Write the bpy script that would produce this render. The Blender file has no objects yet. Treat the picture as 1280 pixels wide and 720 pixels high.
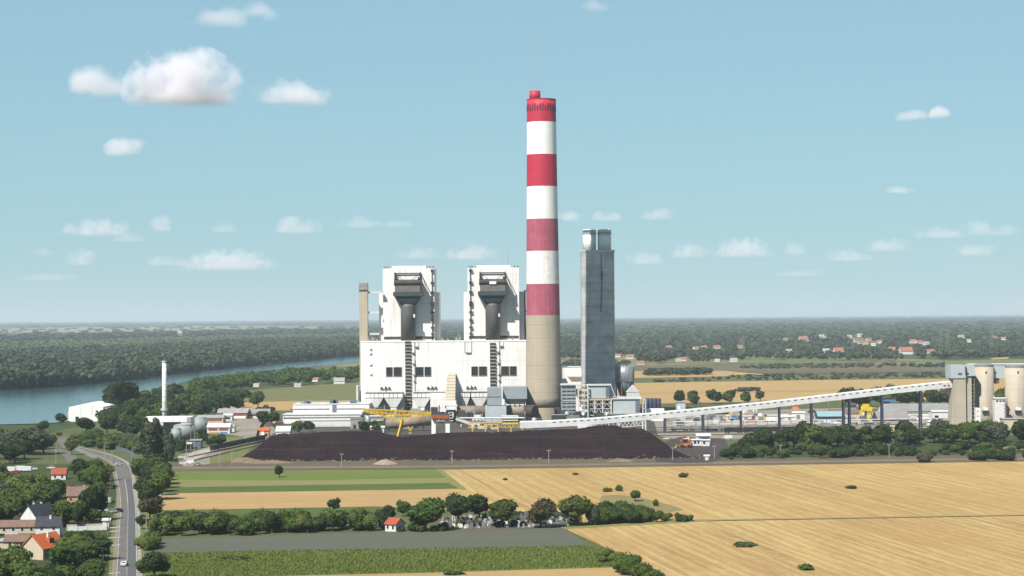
import bpy, bmesh, math, random
import numpy as np
from mathutils import Vector, Matrix
R = math.radians
random.seed(7)
rng = np.random.default_rng(11)
scene = bpy.context.scene
COL = scene.collection

# ------------------------------------------------------------------ camera
CAM = Vector((0.0, 0.0, 80.0))
FPX = 2490.0                       # focal length in photo pixels (1280 wide), about 70 mm
PITCH = math.atan(34.6 / FPX)
ROLL = R(0.46)
_f = Vector((0, math.cos(PITCH), math.sin(PITCH)))
_r0 = Vector((1, 0, 0)); _u0 = Vector((0, -math.sin(PITCH), math.cos(PITCH)))
_r = _r0 * math.cos(ROLL) - _u0 * math.sin(ROLL)
_u = _r0 * math.sin(ROLL) + _u0 * math.cos(ROLL)

def ray(px, py):
    return _f * FPX + _r * (px - 640.0) + _u * (360.0 - py)
def G(px, py, z=0.0):               # photo direction -> point on the level z
    d = ray(px, py)
    return CAM + d * ((z - CAM.z) / d.z)
def At(px, py, Y):                  # photo direction -> point at distance Y
    d = ray(px, py)
    return CAM + d * (Y / d.y)

cam = bpy.data.cameras.new('camera')
cam.sensor_width = 36; cam.lens = 36 * FPX / 1280
cam.clip_start = 1; cam.clip_end = 400000
cam_o = bpy.data.objects.new('camera', cam)
COL.objects.link(cam_o)
m3 = Matrix((_r, _u, -_f)).transposed()
cam_o.matrix_world = Matrix.Translation(CAM) @ m3.to_4x4()
scene.camera = cam_o

# ------------------------------------------------------------------ light
SUN_AZ, SUN_EL = R(35), R(49.5)
ldir = Vector((math.sin(SUN_AZ) * math.cos(SUN_EL), math.cos(SUN_AZ) * math.cos(SUN_EL), -math.sin(SUN_EL)))
sun = bpy.data.lights.new('sun', 'SUN'); sun.energy = 5.0; sun.angle = R(0.53); sun.color = (1.0, 0.95, 0.88)
sun_o = bpy.data.objects.new('sun', sun); COL.objects.link(sun_o)
sun_o.rotation_euler = ldir.to_track_quat('-Z', 'Y').to_euler()
world = bpy.data.worlds.new('World'); scene.world = world; world.use_nodes = True
wn = world.node_tree; wn.nodes.clear()
sky = wn.nodes.new('ShaderNodeTexSky'); sky.sky_type = 'NISHITA'; sky.sun_disc = False
sky.sun_elevation = SUN_EL
sky.sun_rotation = math.pi + SUN_AZ       # the sun stands behind the viewer's left shoulder
sky.altitude = 80; sky.air_density = 1.0; sky.dust_density = 0.1; sky.ozone_density = 6.0
bg = wn.nodes.new('ShaderNodeBackground'); bg.inputs['Strength'].default_value = 0.15
wo = wn.nodes.new('ShaderNodeOutputWorld')
gm = wn.nodes.new('ShaderNodeGamma'); gm.inputs['Gamma'].default_value = 0.30      # the photo's soft contrast
tint = wn.nodes.new('ShaderNodeMix'); tint.data_type = 'RGBA'; tint.blend_type = 'MULTIPLY'; tint.inputs[0].default_value = 1.0
tint.inputs[7].default_value = (0.81, 1.22, 1.34, 1)
wn.links.new(sky.outputs[0], gm.inputs[0]); wn.links.new(gm.outputs[0], tint.inputs[6]); wn.links.new(tint.outputs[2], bg.inputs['Color'])
wn.links.new(bg.outputs[0], wo.inputs['Surface'])
scene.view_settings.view_transform = 'Standard'; scene.view_settings.look = 'None'
scene.view_settings.exposure = 0.95; scene.view_settings.gamma = 1
try: scene.view_settings.use_curve_mapping = False
except Exception: pass
scene.render.engine = 'CYCLES'
cy = scene.cycles
cy.max_bounces = 10; cy.diffuse_bounces = 3; cy.glossy_bounces = 3; cy.volume_bounces = 6; cy.transparent_max_bounces = 16
cy.volume_step_rate = 1.0; cy.volume_max_steps = 256
cy.use_denoising = True

# ------------------------------------------------------------------ materials
def S(r, g, b):
    def f(c):
        c /= 255.0
        return c / 12.92 if c <= 0.04045 else ((c + 0.055) / 1.055) ** 2.4
    return (f(r), f(g), f(b))
MATS = {}
class NT:
    def __init__(s, name):
        s.m = bpy.data.materials.new(name); s.m.use_nodes = True
        s.t = s.m.node_tree; s.t.nodes.clear()
        s.out = s.t.nodes.new('ShaderNodeOutputMaterial')
    def n(s, typ, **kw):
        nd = s.t.nodes.new(typ)
        for k, v in kw.items():
            if k.startswith('i_'):
                key = k[2:]
                nd.inputs[int(key) if key.isdigit() else key.replace('_', ' ')].default_value = v
            else: setattr(nd, k, v)
        return nd
    def l(s, a, b): s.t.links.new(a, b)
    def math(s, op, a, b=None, c=None, clamp=False):
        nd = s.t.nodes.new('ShaderNodeMath'); nd.operation = op; nd.use_clamp = clamp
        for i, v in enumerate((a, b, c)):
            if v is None: continue
            if isinstance(v, (int, float)): nd.inputs[i].default_value = v
            else: s.l(v, nd.inputs[i])
        return nd.outputs[0]
    def mix(s, fac, a, b, blend='MIX'):
        nd = s.t.nodes.new('ShaderNodeMix'); nd.data_type = 'RGBA'; nd.blend_type = blend
        for sock, v in ((nd.inputs[0], fac), (nd.inputs[6], a), (nd.inputs[7], b)):
            if isinstance(v, (int, float)): sock.default_value = v
            elif isinstance(v, tuple): sock.default_value = (*v[:3], 1)
            else: s.l(v, sock)
        return nd.outputs[2]
    def coord(s, stretch=(1, 1, 1), rot=0.0, which='Object'):
        tc = s.n('ShaderNodeTexCoord'); mp = s.n('ShaderNodeMapping')
        if rot:
            m0 = s.n('ShaderNodeMapping'); m0.inputs['Rotation'].default_value = (0, 0, rot)
            s.l(tc.outputs[which], m0.inputs[0]); s.l(m0.outputs[0], mp.inputs[0])
        else: s.l(tc.outputs[which], mp.inputs[0])
        mp.inputs['Scale'].default_value = stretch
        return mp.outputs[0]
    def noise(s, vec, scale, detail=4, rough=0.55):
        nd = s.n('ShaderNodeTexNoise'); nd.inputs['Scale'].default_value = scale
        nd.inputs['Detail'].default_value = detail; nd.inputs['Roughness'].default_value = rough
        s.l(vec, nd.inputs['Vector']); return nd.outputs['Fac']
    def ramp(s, fac, lo, hi):
        nd = s.n('ShaderNodeMapRange'); nd.inputs[1].default_value = lo; nd.inputs[2].default_value = hi
        nd.clamp = True; s.l(fac, nd.inputs[0]); return nd.outputs[0]
    def finish(s, color, rough=0.8, metal=0.0, bump=None, bstr=0.3, bdist=0.3, spec=0.3):
        p = s.n('ShaderNodeBsdfPrincipled')
        if isinstance(color, tuple): p.inputs['Base Color'].default_value = (*color[:3], 1)
        else: s.l(color, p.inputs['Base Color'])
        p.inputs['Roughness'].default_value = rough; p.inputs['Metallic'].default_value = metal
        p.inputs['Specular IOR Level'].default_value = spec
        if bump is not None:
            b = s.n('ShaderNodeBump'); b.inputs['Strength'].default_value = bstr; b.inputs['Distance'].default_value = bdist
            s.l(bump, b.inputs['Height']); s.l(b.outputs[0], p.inputs['Normal'])
        s.l(p.outputs[0], s.out.inputs['Surface']); s.p = p
        return s.m

KALB = 0.62                        # exposure is set for the bright day, surfaces keep modest reflectance
def kk(c, f=KALB): return tuple(x * f for x in c[:3])
def mat(name, c1, c2=None, scale=0.15, stretch=(1, 1, 1), rough=0.75, metal=0.0, bump=0.0, seams=(), lo=0.35, hi=0.68, stain=None, spec=0.3, rnd=0.0):
    """plain painted / clad / weathered surface; seams = (axis, period m, width m, strength); stain = (colour, amount) streaks running down"""
    c1 = kk(c1); c2 = kk(c2) if c2 else None; stain = (kk(stain[0]), stain[1]) if stain else None
    t = NT(name); v = t.coord(stretch)
    n1 = t.noise(v, scale)
    col = t.mix(t.ramp(n1, lo, hi), c1, c2 or tuple(c * 0.82 for c in c1))
    if stain:
        n2 = t.noise(t.coord((1, 1, 0.06)), 0.45, 5, 0.65)
        col = t.mix(t.math('MULTIPLY', t.ramp(n2, 0.5, 0.75), stain[1]), col, stain[0])
    if seams:
        tc = t.n('ShaderNodeTexCoord'); sx = t.n('ShaderNodeSeparateXYZ'); t.l(tc.outputs['Object'], sx.inputs[0])
        for ax, per, w, st in seams:
            fr = t.math('FRACT', t.math('DIVIDE', sx.outputs[ax], per))
            ln = t.math('LESS_THAN', fr, w / per)
            col = t.mix(t.math('MULTIPLY', ln, st), col, (0.02, 0.02, 0.02))
    if rnd:
        oi = t.n('ShaderNodeObjectInfo')
        col = t.mix(t.math('MULTIPLY', oi.outputs['Random'], rnd), col, (0.05, 0.045, 0.04))
    m = t.finish(col, rough, metal, bump=n1 if bump else None, bstr=bump, spec=spec)
    MATS[name] = m
    return m

W = (0.80, 0.79, 0.77)
mat('white_cladding', (0.98, 0.955, 0.93), (0.90, 0.87, 0.84), 0.06, seams=((0, 6.0, 0.2, 0.22), (2, 7.5, 0.25, 0.22)), stain=((0.50, 0.42, 0.36), 0.5), rough=0.6)
mat('white_paint', (0.98, 0.96, 0.93), (0.86, 0.84, 0.82), 0.3, stain=((0.45, 0.40, 0.35), 0.25))
mat('white_metal', (0.74, 0.74, 0.73), (0.62, 0.62, 0.61), 0.2, rough=0.5, seams=((0, 1.2, 0.1, 0.12),), stain=((0.4, 0.34, 0.3), 0.3))
mat('grey_cladding', (0.42, 0.45, 0.48), (0.34, 0.37, 0.40), 0.15, rough=0.5, metal=0.2, seams=((2, 2.4, 0.14, 0.22), (0, 5.0, 0.14, 0.15)))
mat('pale_cladding', (0.50, 0.55, 0.57), (0.44, 0.49, 0.52), 0.12, rough=0.55, seams=((0, 3.0, 0.12, 0.15), (2, 3.0, 0.12, 0.1)))
mat('tower_cladding', (0.70, 0.69, 0.68), (0.40, 0.42, 0.44), 0.09, rough=0.5, seams=((2, 6.2, 0.35, 0.38), (0, 3.0, 0.2, 0.22)), stain=((0.34, 0.35, 0.36), 0.6))
mat('blue_grey_steel', (0.16, 0.20, 0.25), (0.11, 0.14, 0.18), 0.4, rough=0.5)
mat('dark_steel', (0.035, 0.038, 0.042), (0.06, 0.055, 0.055), 0.3, rough=0.6)
mat('bunker_brown', (0.085, 0.06, 0.058), (0.05, 0.04, 0.04), 0.25, rough=0.7, seams=((2, 2.2, 0.2, 0.35),))
mat('bunker_grey', (0.20, 0.18, 0.165), (0.15, 0.14, 0.13), 0.25, rough=0.6, seams=((2, 1.1, 0.12, 0.3),))
mat('bunker_slate', (0.055, 0.075, 0.08), (0.04, 0.05, 0.055), 0.2, rough=0.6)
mat('duct_brown', (0.15, 0.145, 0.14), (0.10, 0.098, 0.10), 0.12, rough=0.55, seams=((2, 3.0, 0.15, 0.2),), stain=((0.05, 0.045, 0.045), 0.5))
mat('duct_rust', (0.36, 0.29, 0.22), (0.22, 0.165, 0.125), 0.2, rough=0.6, seams=((0, 1.4, 0.2, 0.3),), stain=((0.10, 0.07, 0.055), 0.5))
mat('navy_steel', (0.03, 0.04, 0.075), (0.045, 0.055, 0.09), 0.3, rough=0.55)
mat('yellow_paint', (0.70, 0.47, 0.03), (0.56, 0.36, 0.03), 0.5, rough=0.5)
mat('crane_yellow', (0.75, 0.58, 0.01), (0.62, 0.46, 0.02), 0.5, rough=0.5)
mat('orange_paint', (0.62, 0.17, 0.03), (0.5, 0.13, 0.03), 0.6, rough=0.5)
mat('beige_concrete', (0.56, 0.48, 0.36), (0.47, 0.41, 0.31), 0.08, bump=0.1, seams=((2, 6.0, 0.2, 0.14),), stain=((0.26, 0.22, 0.17), 0.4))
mat('chimney_concrete', (0.50, 0.425, 0.31), (0.43, 0.37, 0.275), 0.05, seams=((2, 2.6, 0.22, 0.10), (2, 10.4, 0.5, 0.16)), stain=((0.30, 0.25, 0.19), 0.45), bump=0.1)
mat('silo_concrete', (0.52, 0.455, 0.355), (0.43, 0.38, 0.30), 0.07, seams=((2, 9.0, 0.3, 0.2),), stain=((0.30, 0.265, 0.21), 0.45), bump=0.1)
mat('grey_concrete', (0.36, 0.35, 0.33), (0.29, 0.28, 0.27), 0.2, bump=0.2, stain=((0.2, 0.18, 0.16), 0.4))
mat('chimney_red', (0.58, 0.020, 0.062), (0.49, 0.02, 0.055), 0.12, stain=((0.34, 0.035, 0.06), 0.35), rough=0.6)
mat('chimney_faded_red', (0.46, 0.10, 0.155), (0.38, 0.08, 0.125), 0.15, stain=((0.52, 0.23, 0.24), 0.6), rough=0.7)
mat('chimney_white', (1.0, 0.98, 0.95), (0.93, 0.91, 0.88), 0.08, stain=((0.62, 0.58, 0.53), 0.15), rough=0.6)
mat('chimney_dirty_white', (0.92, 0.89, 0.85), (0.74, 0.70, 0.66), 0.2, stain=((0.42, 0.39, 0.35), 0.5), rough=0.7, lo=0.5, hi=0.75)
mat('flue_dark', (0.05, 0.02, 0.025), None, 0.4)
mat('window_dark', (0.012, 0.014, 0.018), (0.03, 0.03, 0.035), 0.8, rough=0.25, spec=0.5)
mat('window_rust', (0.06, 0.028, 0.024), (0.03, 0.018, 0.018), 0.5, rough=0.4)
mat('glass_blue', (0.04, 0.06, 0.08), (0.02, 0.03, 0.04), 0.6, rough=0.15, spec=0.6)
mat('frame_grey', (0.25, 0.25, 0.25), None, 0.5)
mat('red_roof', (0.42, 0.085, 0.035), (0.33, 0.07, 0.035), 0.7, seams=((2, 0.35, 0.06, 0.25),), bump=0.15, rnd=0.25)
mat('orange_roof', (0.58, 0.13, 0.032), (0.48, 0.11, 0.03), 0.6, seams=((2, 0.35, 0.05, 0.2),), bump=0.15)
mat('crimson_roof', (0.34, 0.045, 0.03), (0.27, 0.04, 0.03), 0.6, seams=((0, 0.5, 0.06, 0.2),))
mat('brown_roof', (0.24, 0.145, 0.105), (0.18, 0.11, 0.085), 0.5, seams=((2, 0.35, 0.06, 0.25),), bump=0.15)
mat('slate_roof', (0.035, 0.036, 0.045), (0.05, 0.05, 0.06), 0.6, seams=((2, 0.3, 0.05, 0.2),), rough=0.5)
mat('tin_roof', (0.40, 0.40, 0.40), (0.30, 0.29, 0.28), 0.25, rough=0.5, seams=((0, 1.0, 0.1, 0.2),), stain=((0.22, 0.16, 0.12), 0.4))
mat('teal_roof', (0.30, 0.45, 0.50), (0.26, 0.40, 0.45), 0.2, rough=0.45, seams=((0, 1.2, 0.12, 0.2),))
mat('asbestos_roof', (0.30, 0.29, 0.285), (0.24, 0.23, 0.225), 0.15, seams=((0, 2.0, 0.15, 0.2),))
mat('brick_red', (0.33, 0.10, 0.06), (0.26, 0.08, 0.05), 0.6, seams=((2, 0.4, 0.06, 0.2),))
mat('cream_plaster', (0.62, 0.54, 0.40), (0.54, 0.47, 0.35), 0.4, stain=((0.4, 0.33, 0.24), 0.3))
mat('white_plaster', (0.78, 0.77, 0.74), (0.70, 0.69, 0.66), 0.4, stain=((0.55, 0.5, 0.43), 0.25))
mat('peach_plaster', (0.60, 0.33, 0.18), (0.52, 0.29, 0.16), 0.5)
mat('tank_green', (0.31, 0.355, 0.34), (0.25, 0.29, 0.28), 0.25, rough=0.55, seams=((2, 2.2, 0.14, 0.2),), stain=((0.22, 0.24, 0.22), 0.4))
mat('pale_yellow', (0.62, 0.50, 0.24), (0.5, 0.41, 0.22), 0.5)
mat('silver_rib', (0.46, 0.49, 0.53), (0.38, 0.41, 0.45), 0.2, rough=0.45, metal=0.4)
mat('fence_wood', (0.16, 0.14, 0.12), (0.11, 0.10, 0.085), 0.8)
mat('pole_concrete', (0.42, 0.40, 0.37), (0.35, 0.33, 0.31), 0.8)
mat('pole_wood', (0.13, 0.10, 0.075), None, 0.8)
mat('wagon_dark', (0.045, 0.035, 0.045), (0.03, 0.026, 0.035), 0.5)
mat('wagon_grey', (0.30, 0.31, 0.30), (0.22, 0.22, 0.22), 0.4, stain=((0.14, 0.10, 0.08), 0.6))
mat('rail_steel', (0.10, 0.075, 0.06), (0.14, 0.11, 0.09), 0.5, rough=0.5)
mat('blue_sheet', (0.08, 0.22, 0.48), (0.06, 0.17, 0.4), 0.5)
mat('red_sheet', (0.36, 0.03, 0.04), (0.28, 0.03, 0.04), 0.5)
mat('tyre', (0.02, 0.02, 0.02), None, 1)
mat('car_white', (0.75, 0.75, 0.75), (0.68, 0.68, 0.68), 1, rough=0.25, spec=0.5)
mat('car_red', (0.45, 0.02, 0.02), (0.38, 0.02, 0.02), 1, rough=0.25, spec=0.5)
mat('car_dark', (0.03, 0.012, 0.016), (0.02, 0.01, 0.014), 1, rough=0.25, spec=0.5)
mat('car_silver', (0.34, 0.36, 0.38), None, 1, rough=0.3, spec=0.5)
mat('tail_red', (0.4, 0.01, 0.01), None, 1, rough=0.3)
mat('far_red_roof', (0.40, 0.14, 0.10), (0.32, 0.12, 0.09), 0.4)
mat('far_dull_roof', (0.34, 0.17, 0.14), (0.28, 0.14, 0.12), 0.4)
mat('marble', (0.52, 0.50, 0.48), (0.30, 0.29, 0.28), 1.2, rough=0.45)
mat('granite_grey', (0.20, 0.20, 0.20), (0.11, 0.11, 0.115), 1.2, rough=0.4)
mat('bark', (0.075, 0.058, 0.042), (0.05, 0.04, 0.03), 1.0, bump=0.3)
mat('pale_bark', (0.24, 0.22, 0.19), (0.15, 0.135, 0.115), 1.0, bump=0.3)
mat('sign_yellow', (0.78, 0.58, 0.01), (0.70, 0.52, 0.01), 1)
mat('sand_pile', (0.36, 0.27, 0.18), (0.29, 0.215, 0.145), 0.6, bump=0.4)

# ------------------------------------------------------------------ mesh builder
class MB:
    def __init__(s): s.v = []; s.f = []; s.mi = []; s.cur = 0
    def _add(s, vs, fs):
        b = len(s.v); s.v.extend([tuple(x) for x in vs]); s.f.extend([[i + b for i in q] for q in fs]); s.mi.extend([s.cur] * len(fs)); return s
    def box(s, x0, x1, y0, y1, z0, z1):
        vs = [(x0, y0, z0), (x1, y0, z0), (x1, y1, z0), (x0, y1, z0), (x0, y0, z1), (x1, y0, z1), (x1, y1, z1), (x0, y1, z1)]
        return s._add(vs, [(3, 2, 1, 0), (4, 5, 6, 7), (0, 1, 5, 4), (1, 2, 6, 5), (2, 3, 7, 6), (3, 0, 4, 7)])
    def xz(s, pts, y0, y1):          # profile drawn in x,z, pushed from y0 to y1
        n = len(pts)
        vs = [(x, y0, z) for x, z in pts] + [(x, y1, z) for x, z in pts]
        fs = [tuple(range(n)), tuple(range(2 * n - 1, n - 1, -1))] + [((i + 1) % n, i, n + i, n + (i + 1) % n) for i in range(n)]
        return s._add(vs, fs)
    def yz(s, pts, x0, x1):
        n = len(pts)
        vs = [(x0, y, z) for y, z in pts] + [(x1, y, z) for y, z in pts]
        fs = [tuple(range(n - 1, -1, -1)), tuple(range(n, 2 * n))] + [(i, (i + 1) % n, n + (i + 1) % n, n + i) for i in range(n)]
        return s._add(vs, fs)
    def frustum(s, a, b, z0, z1):    # a, b = (x0,x1,y0,y1) at z0 and z1
        vs = [(a[0], a[2], z0), (a[1], a[2], z0), (a[1], a[3], z0), (a[0], a[3], z0), (b[0], b[2], z1), (b[1], b[2], z1), (b[1], b[3], z1), (b[0], b[3], z1)]
        return s._add(vs, [(3, 2, 1, 0), (4, 5, 6, 7), (0, 1, 5, 4), (1, 2, 6, 5), (2, 3, 7, 6), (3, 0, 4, 7)])
    def lathe(s, cx, cy, prof, n=32, cap0=True, cap1=True):
        vs = []; fs = []
        for r, z in prof:
            for i in range(n):
                a = 2 * math.pi * i / n; vs.append((cx + r * math.cos(a), cy + r * math.sin(a), z))
        for k in range(len(prof) - 1):
            for i in range(n):
                j = (i + 1) % n; fs.append((k * n + i, k * n + j, (k + 1) * n + j, (k + 1) * n + i))
        if cap0: fs.append(tuple(range(n - 1, -1, -1)))
        if cap1: fs.append(tuple((len(prof) - 1) * n + i for i in range(n)))
        return s._add(vs, fs)
    def sector(s, cx, cy, r, t, z0, z1, a0, a1, n=10):  # curved wall segment
        vs = []; fs = []
        for i in range(n + 1):
            a = a0 + (a1 - a0) * i / n; c, q = math.cos(a), math.sin(a)
            vs += [(cx + r * c, cy + r * q, z0), (cx + r * c, cy + r * q, z1), (cx + (r - t) * c, cy + (r - t) * q, z1), (cx + (r - t) * c, cy + (r - t) * q, z0)]
        for i in range(n):
            b = 4 * i; e = b + 4
            fs += [(b, e, e + 1, b + 1), (b + 1, e + 1, e + 2, b + 2), (b + 2, e + 2, e + 3, b + 3), (b + 3, e + 3, e, b)]
        fs += [(0, 1, 2, 3), (4 * n + 3, 4 * n + 2, 4 * n + 1, 4 * n)]
        return s._add(vs, fs)
    def tube(s, p, q, r, r2=None, n=8, cap=True):
        p = Vector(p); q = Vector(q); d = (q - p)
        if d.length < 1e-6: return s
        r2 = r if r2 is None else r2
        z = d.normalized(); x = z.orthogonal().normalized(); y = z.cross(x)
        vs = []
        for c, rr in ((p, r), (q, r2)):
            for i in range(n):
                a = 2 * math.pi * i / n; vs.append(c + x * (rr * math.cos(a)) + y * (rr * math.sin(a)))
        fs = [(i, (i + 1) % n, n + (i + 1) % n, n + i) for i in range(n)]
        if cap: fs += [tuple(range(n - 1, -1, -1)), tuple(range(n, 2 * n))]
        return s._add(vs, fs)
    def beam(s, p, q, w, h=None):    # square bar; h measured towards up
        h = h or w; p = Vector(p); q = Vector(q); d = (q - p).normalized()
        up = Vector((0, 0, 1)) if abs(d.z) < 0.95 else Vector((0, 1, 0))
        x = d.cross(up).normalized() * (w / 2); y = x.cross(d).normalized() * (h / 2)
        vs = [p - x - y, p + x - y, p + x + y, p - x + y, q - x - y, q + x - y, q + x + y, q - x + y]
        return s._add(vs, [(0, 1, 2, 3), (7, 6, 5, 4), (1, 0, 4, 5), (2, 1, 5, 6), (3, 2, 6, 7), (0, 3, 7, 4)])
    def poly(s, pts): return s._add(pts, [tuple(range(len(pts)))])
    def build(s, name, m, parent=None, smooth=False, mats=None):
        off = wloc(parent) if parent else Vector((0, 0, 0))
        me = bpy.data.meshes.new(name)
        me.from_pydata([(x - off.x, y - off.y, z - off.z) for x, y, z in s.v], [], s.f)
        for mm in (mats or [m]): me.materials.append(MATS[mm] if isinstance(mm, str) else mm)
        if mats: me.polygons.foreach_set('material_index', s.mi)
        bm = bmesh.new(); bm.from_mesh(me); bmesh.ops.recalc_face_normals(bm, faces=bm.faces[:]); bm.to_mesh(me); bm.free()
        if smooth:
            for p in me.polygons: p.use_smooth = len(p.vertices) == 4
        me.update()
        o = bpy.data.objects.new(name, me); COL.objects.link(o)
        if parent: o.parent = parent
        return o
def wloc(o):
    v = Vector((0, 0, 0))
    while o: v += o.location; o = o.parent
    return v
def tag(o, label, cat, group=None):
    o['label'] = label; o['category'] = cat
    if group: o['group'] = group
    return o
def thing(name, label, cat, loc=(0, 0, 0), group=None, rz=0.0):
    o = bpy.data.objects.new(name, None); COL.objects.link(o); o.location = loc; o.rotation_euler = (0, 0, rz)
    o.empty_display_size = 1
    return tag(o, label, cat, group)
def kids(o): return [c for c in bpy.data.objects if c.parent is o]
KID = {}
def copy_tree(o, loc, rz=None, label=None, group=None, scale=None):
    c = o.copy(); COL.objects.link(c); c.location = loc
    if rz is not None: c.rotation_euler = (0, 0, rz)
    if scale is not None: c.scale = scale
    if label: c['label'] = label
    if group: c['group'] = group
    if o.name not in KID: KID[o.name] = [(k, list(k.children)) for k in o.children]
    for k, sub in KID[o.name]:
        d = k.copy(); COL.objects.link(d); d.parent = c
        for s2 in sub:
            e = s2.copy(); COL.objects.link(e); e.parent = d
    return c
def struct(name, mb, m, kind='structure'):
    o = mb.build(name, m); o['kind'] = kind; return o
def np_mesh(name, V, F, tint=None, m=None, parent=None):
    """V (n,3) array, F (k,3|4) array of equal sized faces"""
    me = bpy.data.meshes.new(name); n = len(V); k, c = F.shape
    me.vertices.add(n); me.vertices.foreach_set('co', V.astype(np.float32).ravel())
    me.loops.add(k * c); me.loops.foreach_set('vertex_index', F.astype(np.int32).ravel())
    me.polygons.add(k); me.polygons.foreach_set('loop_start', np.arange(0, k * c, c, dtype=np.int32))
    me.polygons.foreach_set('loop_total', np.full(k, c, dtype=np.int32))
    if tint is not None:
        a = me.attributes.new('tint', 'FLOAT', 'POINT'); a.data.foreach_set('value', tint.astype(np.float32).ravel())
    if m: me.materials.append(MATS[m])
    me.update(calc_edges=True)
    return me
# ------------------------------------------------------------------ ground materials
ROW = R(-9.5)
def wheat_mat(name, light, dark, rot, band=9.0, contrast=1.0, track=True):
    light = kk(light); dark = kk(dark)
    t = NT(name)
    v1 = t.coord((1 / band, 1 / 600, 1), rot); v2 = t.coord((1 / 2.6, 1 / 60, 1), rot); v3 = t.coord((1 / 40, 1 / 500, 1), rot)
    v4 = t.coord((1, 1, 1)); v5 = t.coord((1 / 1.2, 1 / 9, 1), rot)
    a = t.ramp(t.noise(v1, 1.0, 3, 0.6), 0.36, 0.62)
    b = t.ramp(t.noise(v2, 1.0, 3, 0.6), 0.42, 0.66)
    c = t.ramp(t.noise(v3, 1.0, 2), 0.35, 0.65)
    d = t.ramp(t.noise(v4, 0.02, 4, 0.6), 0.3, 0.7)
    e = t.ramp(t.noise(v5, 1.0, 3, 0.7), 0.4, 0.72)
    mid = tuple((x * 0.55 + y * 0.45) for x, y in zip(light, dark))
    col = t.mix(a, dark, mid)
    col = t.mix(t.math('MULTIPLY', c, 0.6 * contrast), col, light)
    col = t.mix(t.math('MULTIPLY', b, 0.75 * contrast), col, light)
    col = t.mix(t.math('MULTIPLY', e, 0.45), col, tuple(x * 0.72 for x in dark))
    col = t.mix(t.math('MULTIPLY', d, 0.30), col, tuple(x * y for x, y in zip(dark, (0.95, 0.82, 0.7))))
    sw = t.n('ShaderNodeSeparateXYZ'); t.l(t.coord((1 / (band * .8), 1, 1), rot), sw.inputs[0])
    wv = t.math('MULTIPLY', t.noise(t.coord((1 / 30, 1 / 150, 1), rot), 1.0, 3), 1.3)
    f2 = t.math('ABSOLUTE', t.math('SUBTRACT', t.math('FRACT', t.math('ADD', sw.outputs[0], wv)), 0.5))
    brk2 = t.ramp(t.noise(t.coord((1 / 14, 1 / 70, 1), rot), 1.0, 4, .65), 0.42, 0.62)
    col = t.mix(t.math('MULTIPLY', t.math('MULTIPLY', t.ramp(f2, 0.36, 0.47), brk2), 0.55 * contrast), col, tuple(x * 1.12 for x in light))
    col = t.mix(t.math('MULTIPLY', t.math('MULTIPLY', t.ramp(f2, 0.16, 0.05), t.ramp(brk2, 1.0, 0.2)), 0.40 * contrast), col, tuple(x * .78 for x in dark))
    big = t.ramp(t.noise(t.coord((1 / 55, 1 / 260, 1), rot), 1.0, 4, .6), 0.44, 0.60)
    col = t.mix(t.math('MULTIPLY', big, 0.42 * contrast), col, tuple(x * y for x, y in zip(dark, (1.06, .98, .92))))
    spk = t.ramp(t.noise(t.coord((.25, .1, 1), rot), 1.0, 5, .7), 0.56, 0.72); col = t.mix(t.math('MULTIPLY', spk, 0.4), col, tuple(x * 1.15 for x in light))
    if track:                       # paired wheel tracks of the combine
        tc = t.coord((1 / 18.0, 1, 1), rot); sx = t.n('ShaderNodeSeparateXYZ'); t.l(tc, sx.inputs[0])
        wob = t.math('MULTIPLY', t.noise(t.coord((0.02, 0.006, 1), rot), 1.0, 2), 0.15)
        fr = t.math('FRACT', t.math('ADD', sx.outputs[0], wob))
        ln = t.math('LESS_THAN', fr, 0.07)
        brk = t.ramp(t.noise(t.coord((0.05, 0.01, 1), rot), 1.0, 3), 0.45, 0.6)
        col = t.mix(t.math('MULTIPLY', t.math('MULTIPLY', ln, brk), 0.55), col, tuple(x * 0.62 for x in dark))
    MATS[name] = t.finish(col, 0.95, bump=e, bstr=0.25, bdist=0.2, spec=0.1)
def patch_mat(name, cols, s1, s2, stretch=(1, 1, 1), rot=0.0, bump=0.3, rows=None):
    """cols = three colours mixed by a coarse and a fine noise; rows = (period, strength, colour)"""
    cols = [kk(c) for c in cols]
    t = NT(name); v = t.coord(stretch, rot); w = t.coord((1, 1, 1), rot)
    a = t.ramp(t.noise(v, s1, 5, 0.6), 0.35, 0.65); b = t.noise(w, s2, 4, 0.7)
    col = t.mix(a, cols[0], cols[1]); col = t.mix(t.math('MULTIPLY', t.ramp(b, 0.45, 0.72), 0.8), col, cols[2])
    if rows:
        sx = t.n('ShaderNodeSeparateXYZ'); t.l(t.coord((1 / rows[0], 1, 1), rows[3]), sx.inputs[0])
        fr = t.math('FRACT', t.math('ADD', sx.outputs[0], t.math('MULTIPLY', b, 0.35)))
        tri = t.math('ABSOLUTE', t.math('SUBTRACT', t.math('MULTIPLY', fr, 2.0), 1.0))
        col = t.mix(t.math('MULTIPLY', t.ramp(tri, 0.35, 0.75), rows[1]), col, kk(rows[2]))
    MATS[name] = t.finish(col, 0.95, bump=b, bstr=bump, bdist=0.4, spec=0.1)

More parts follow.
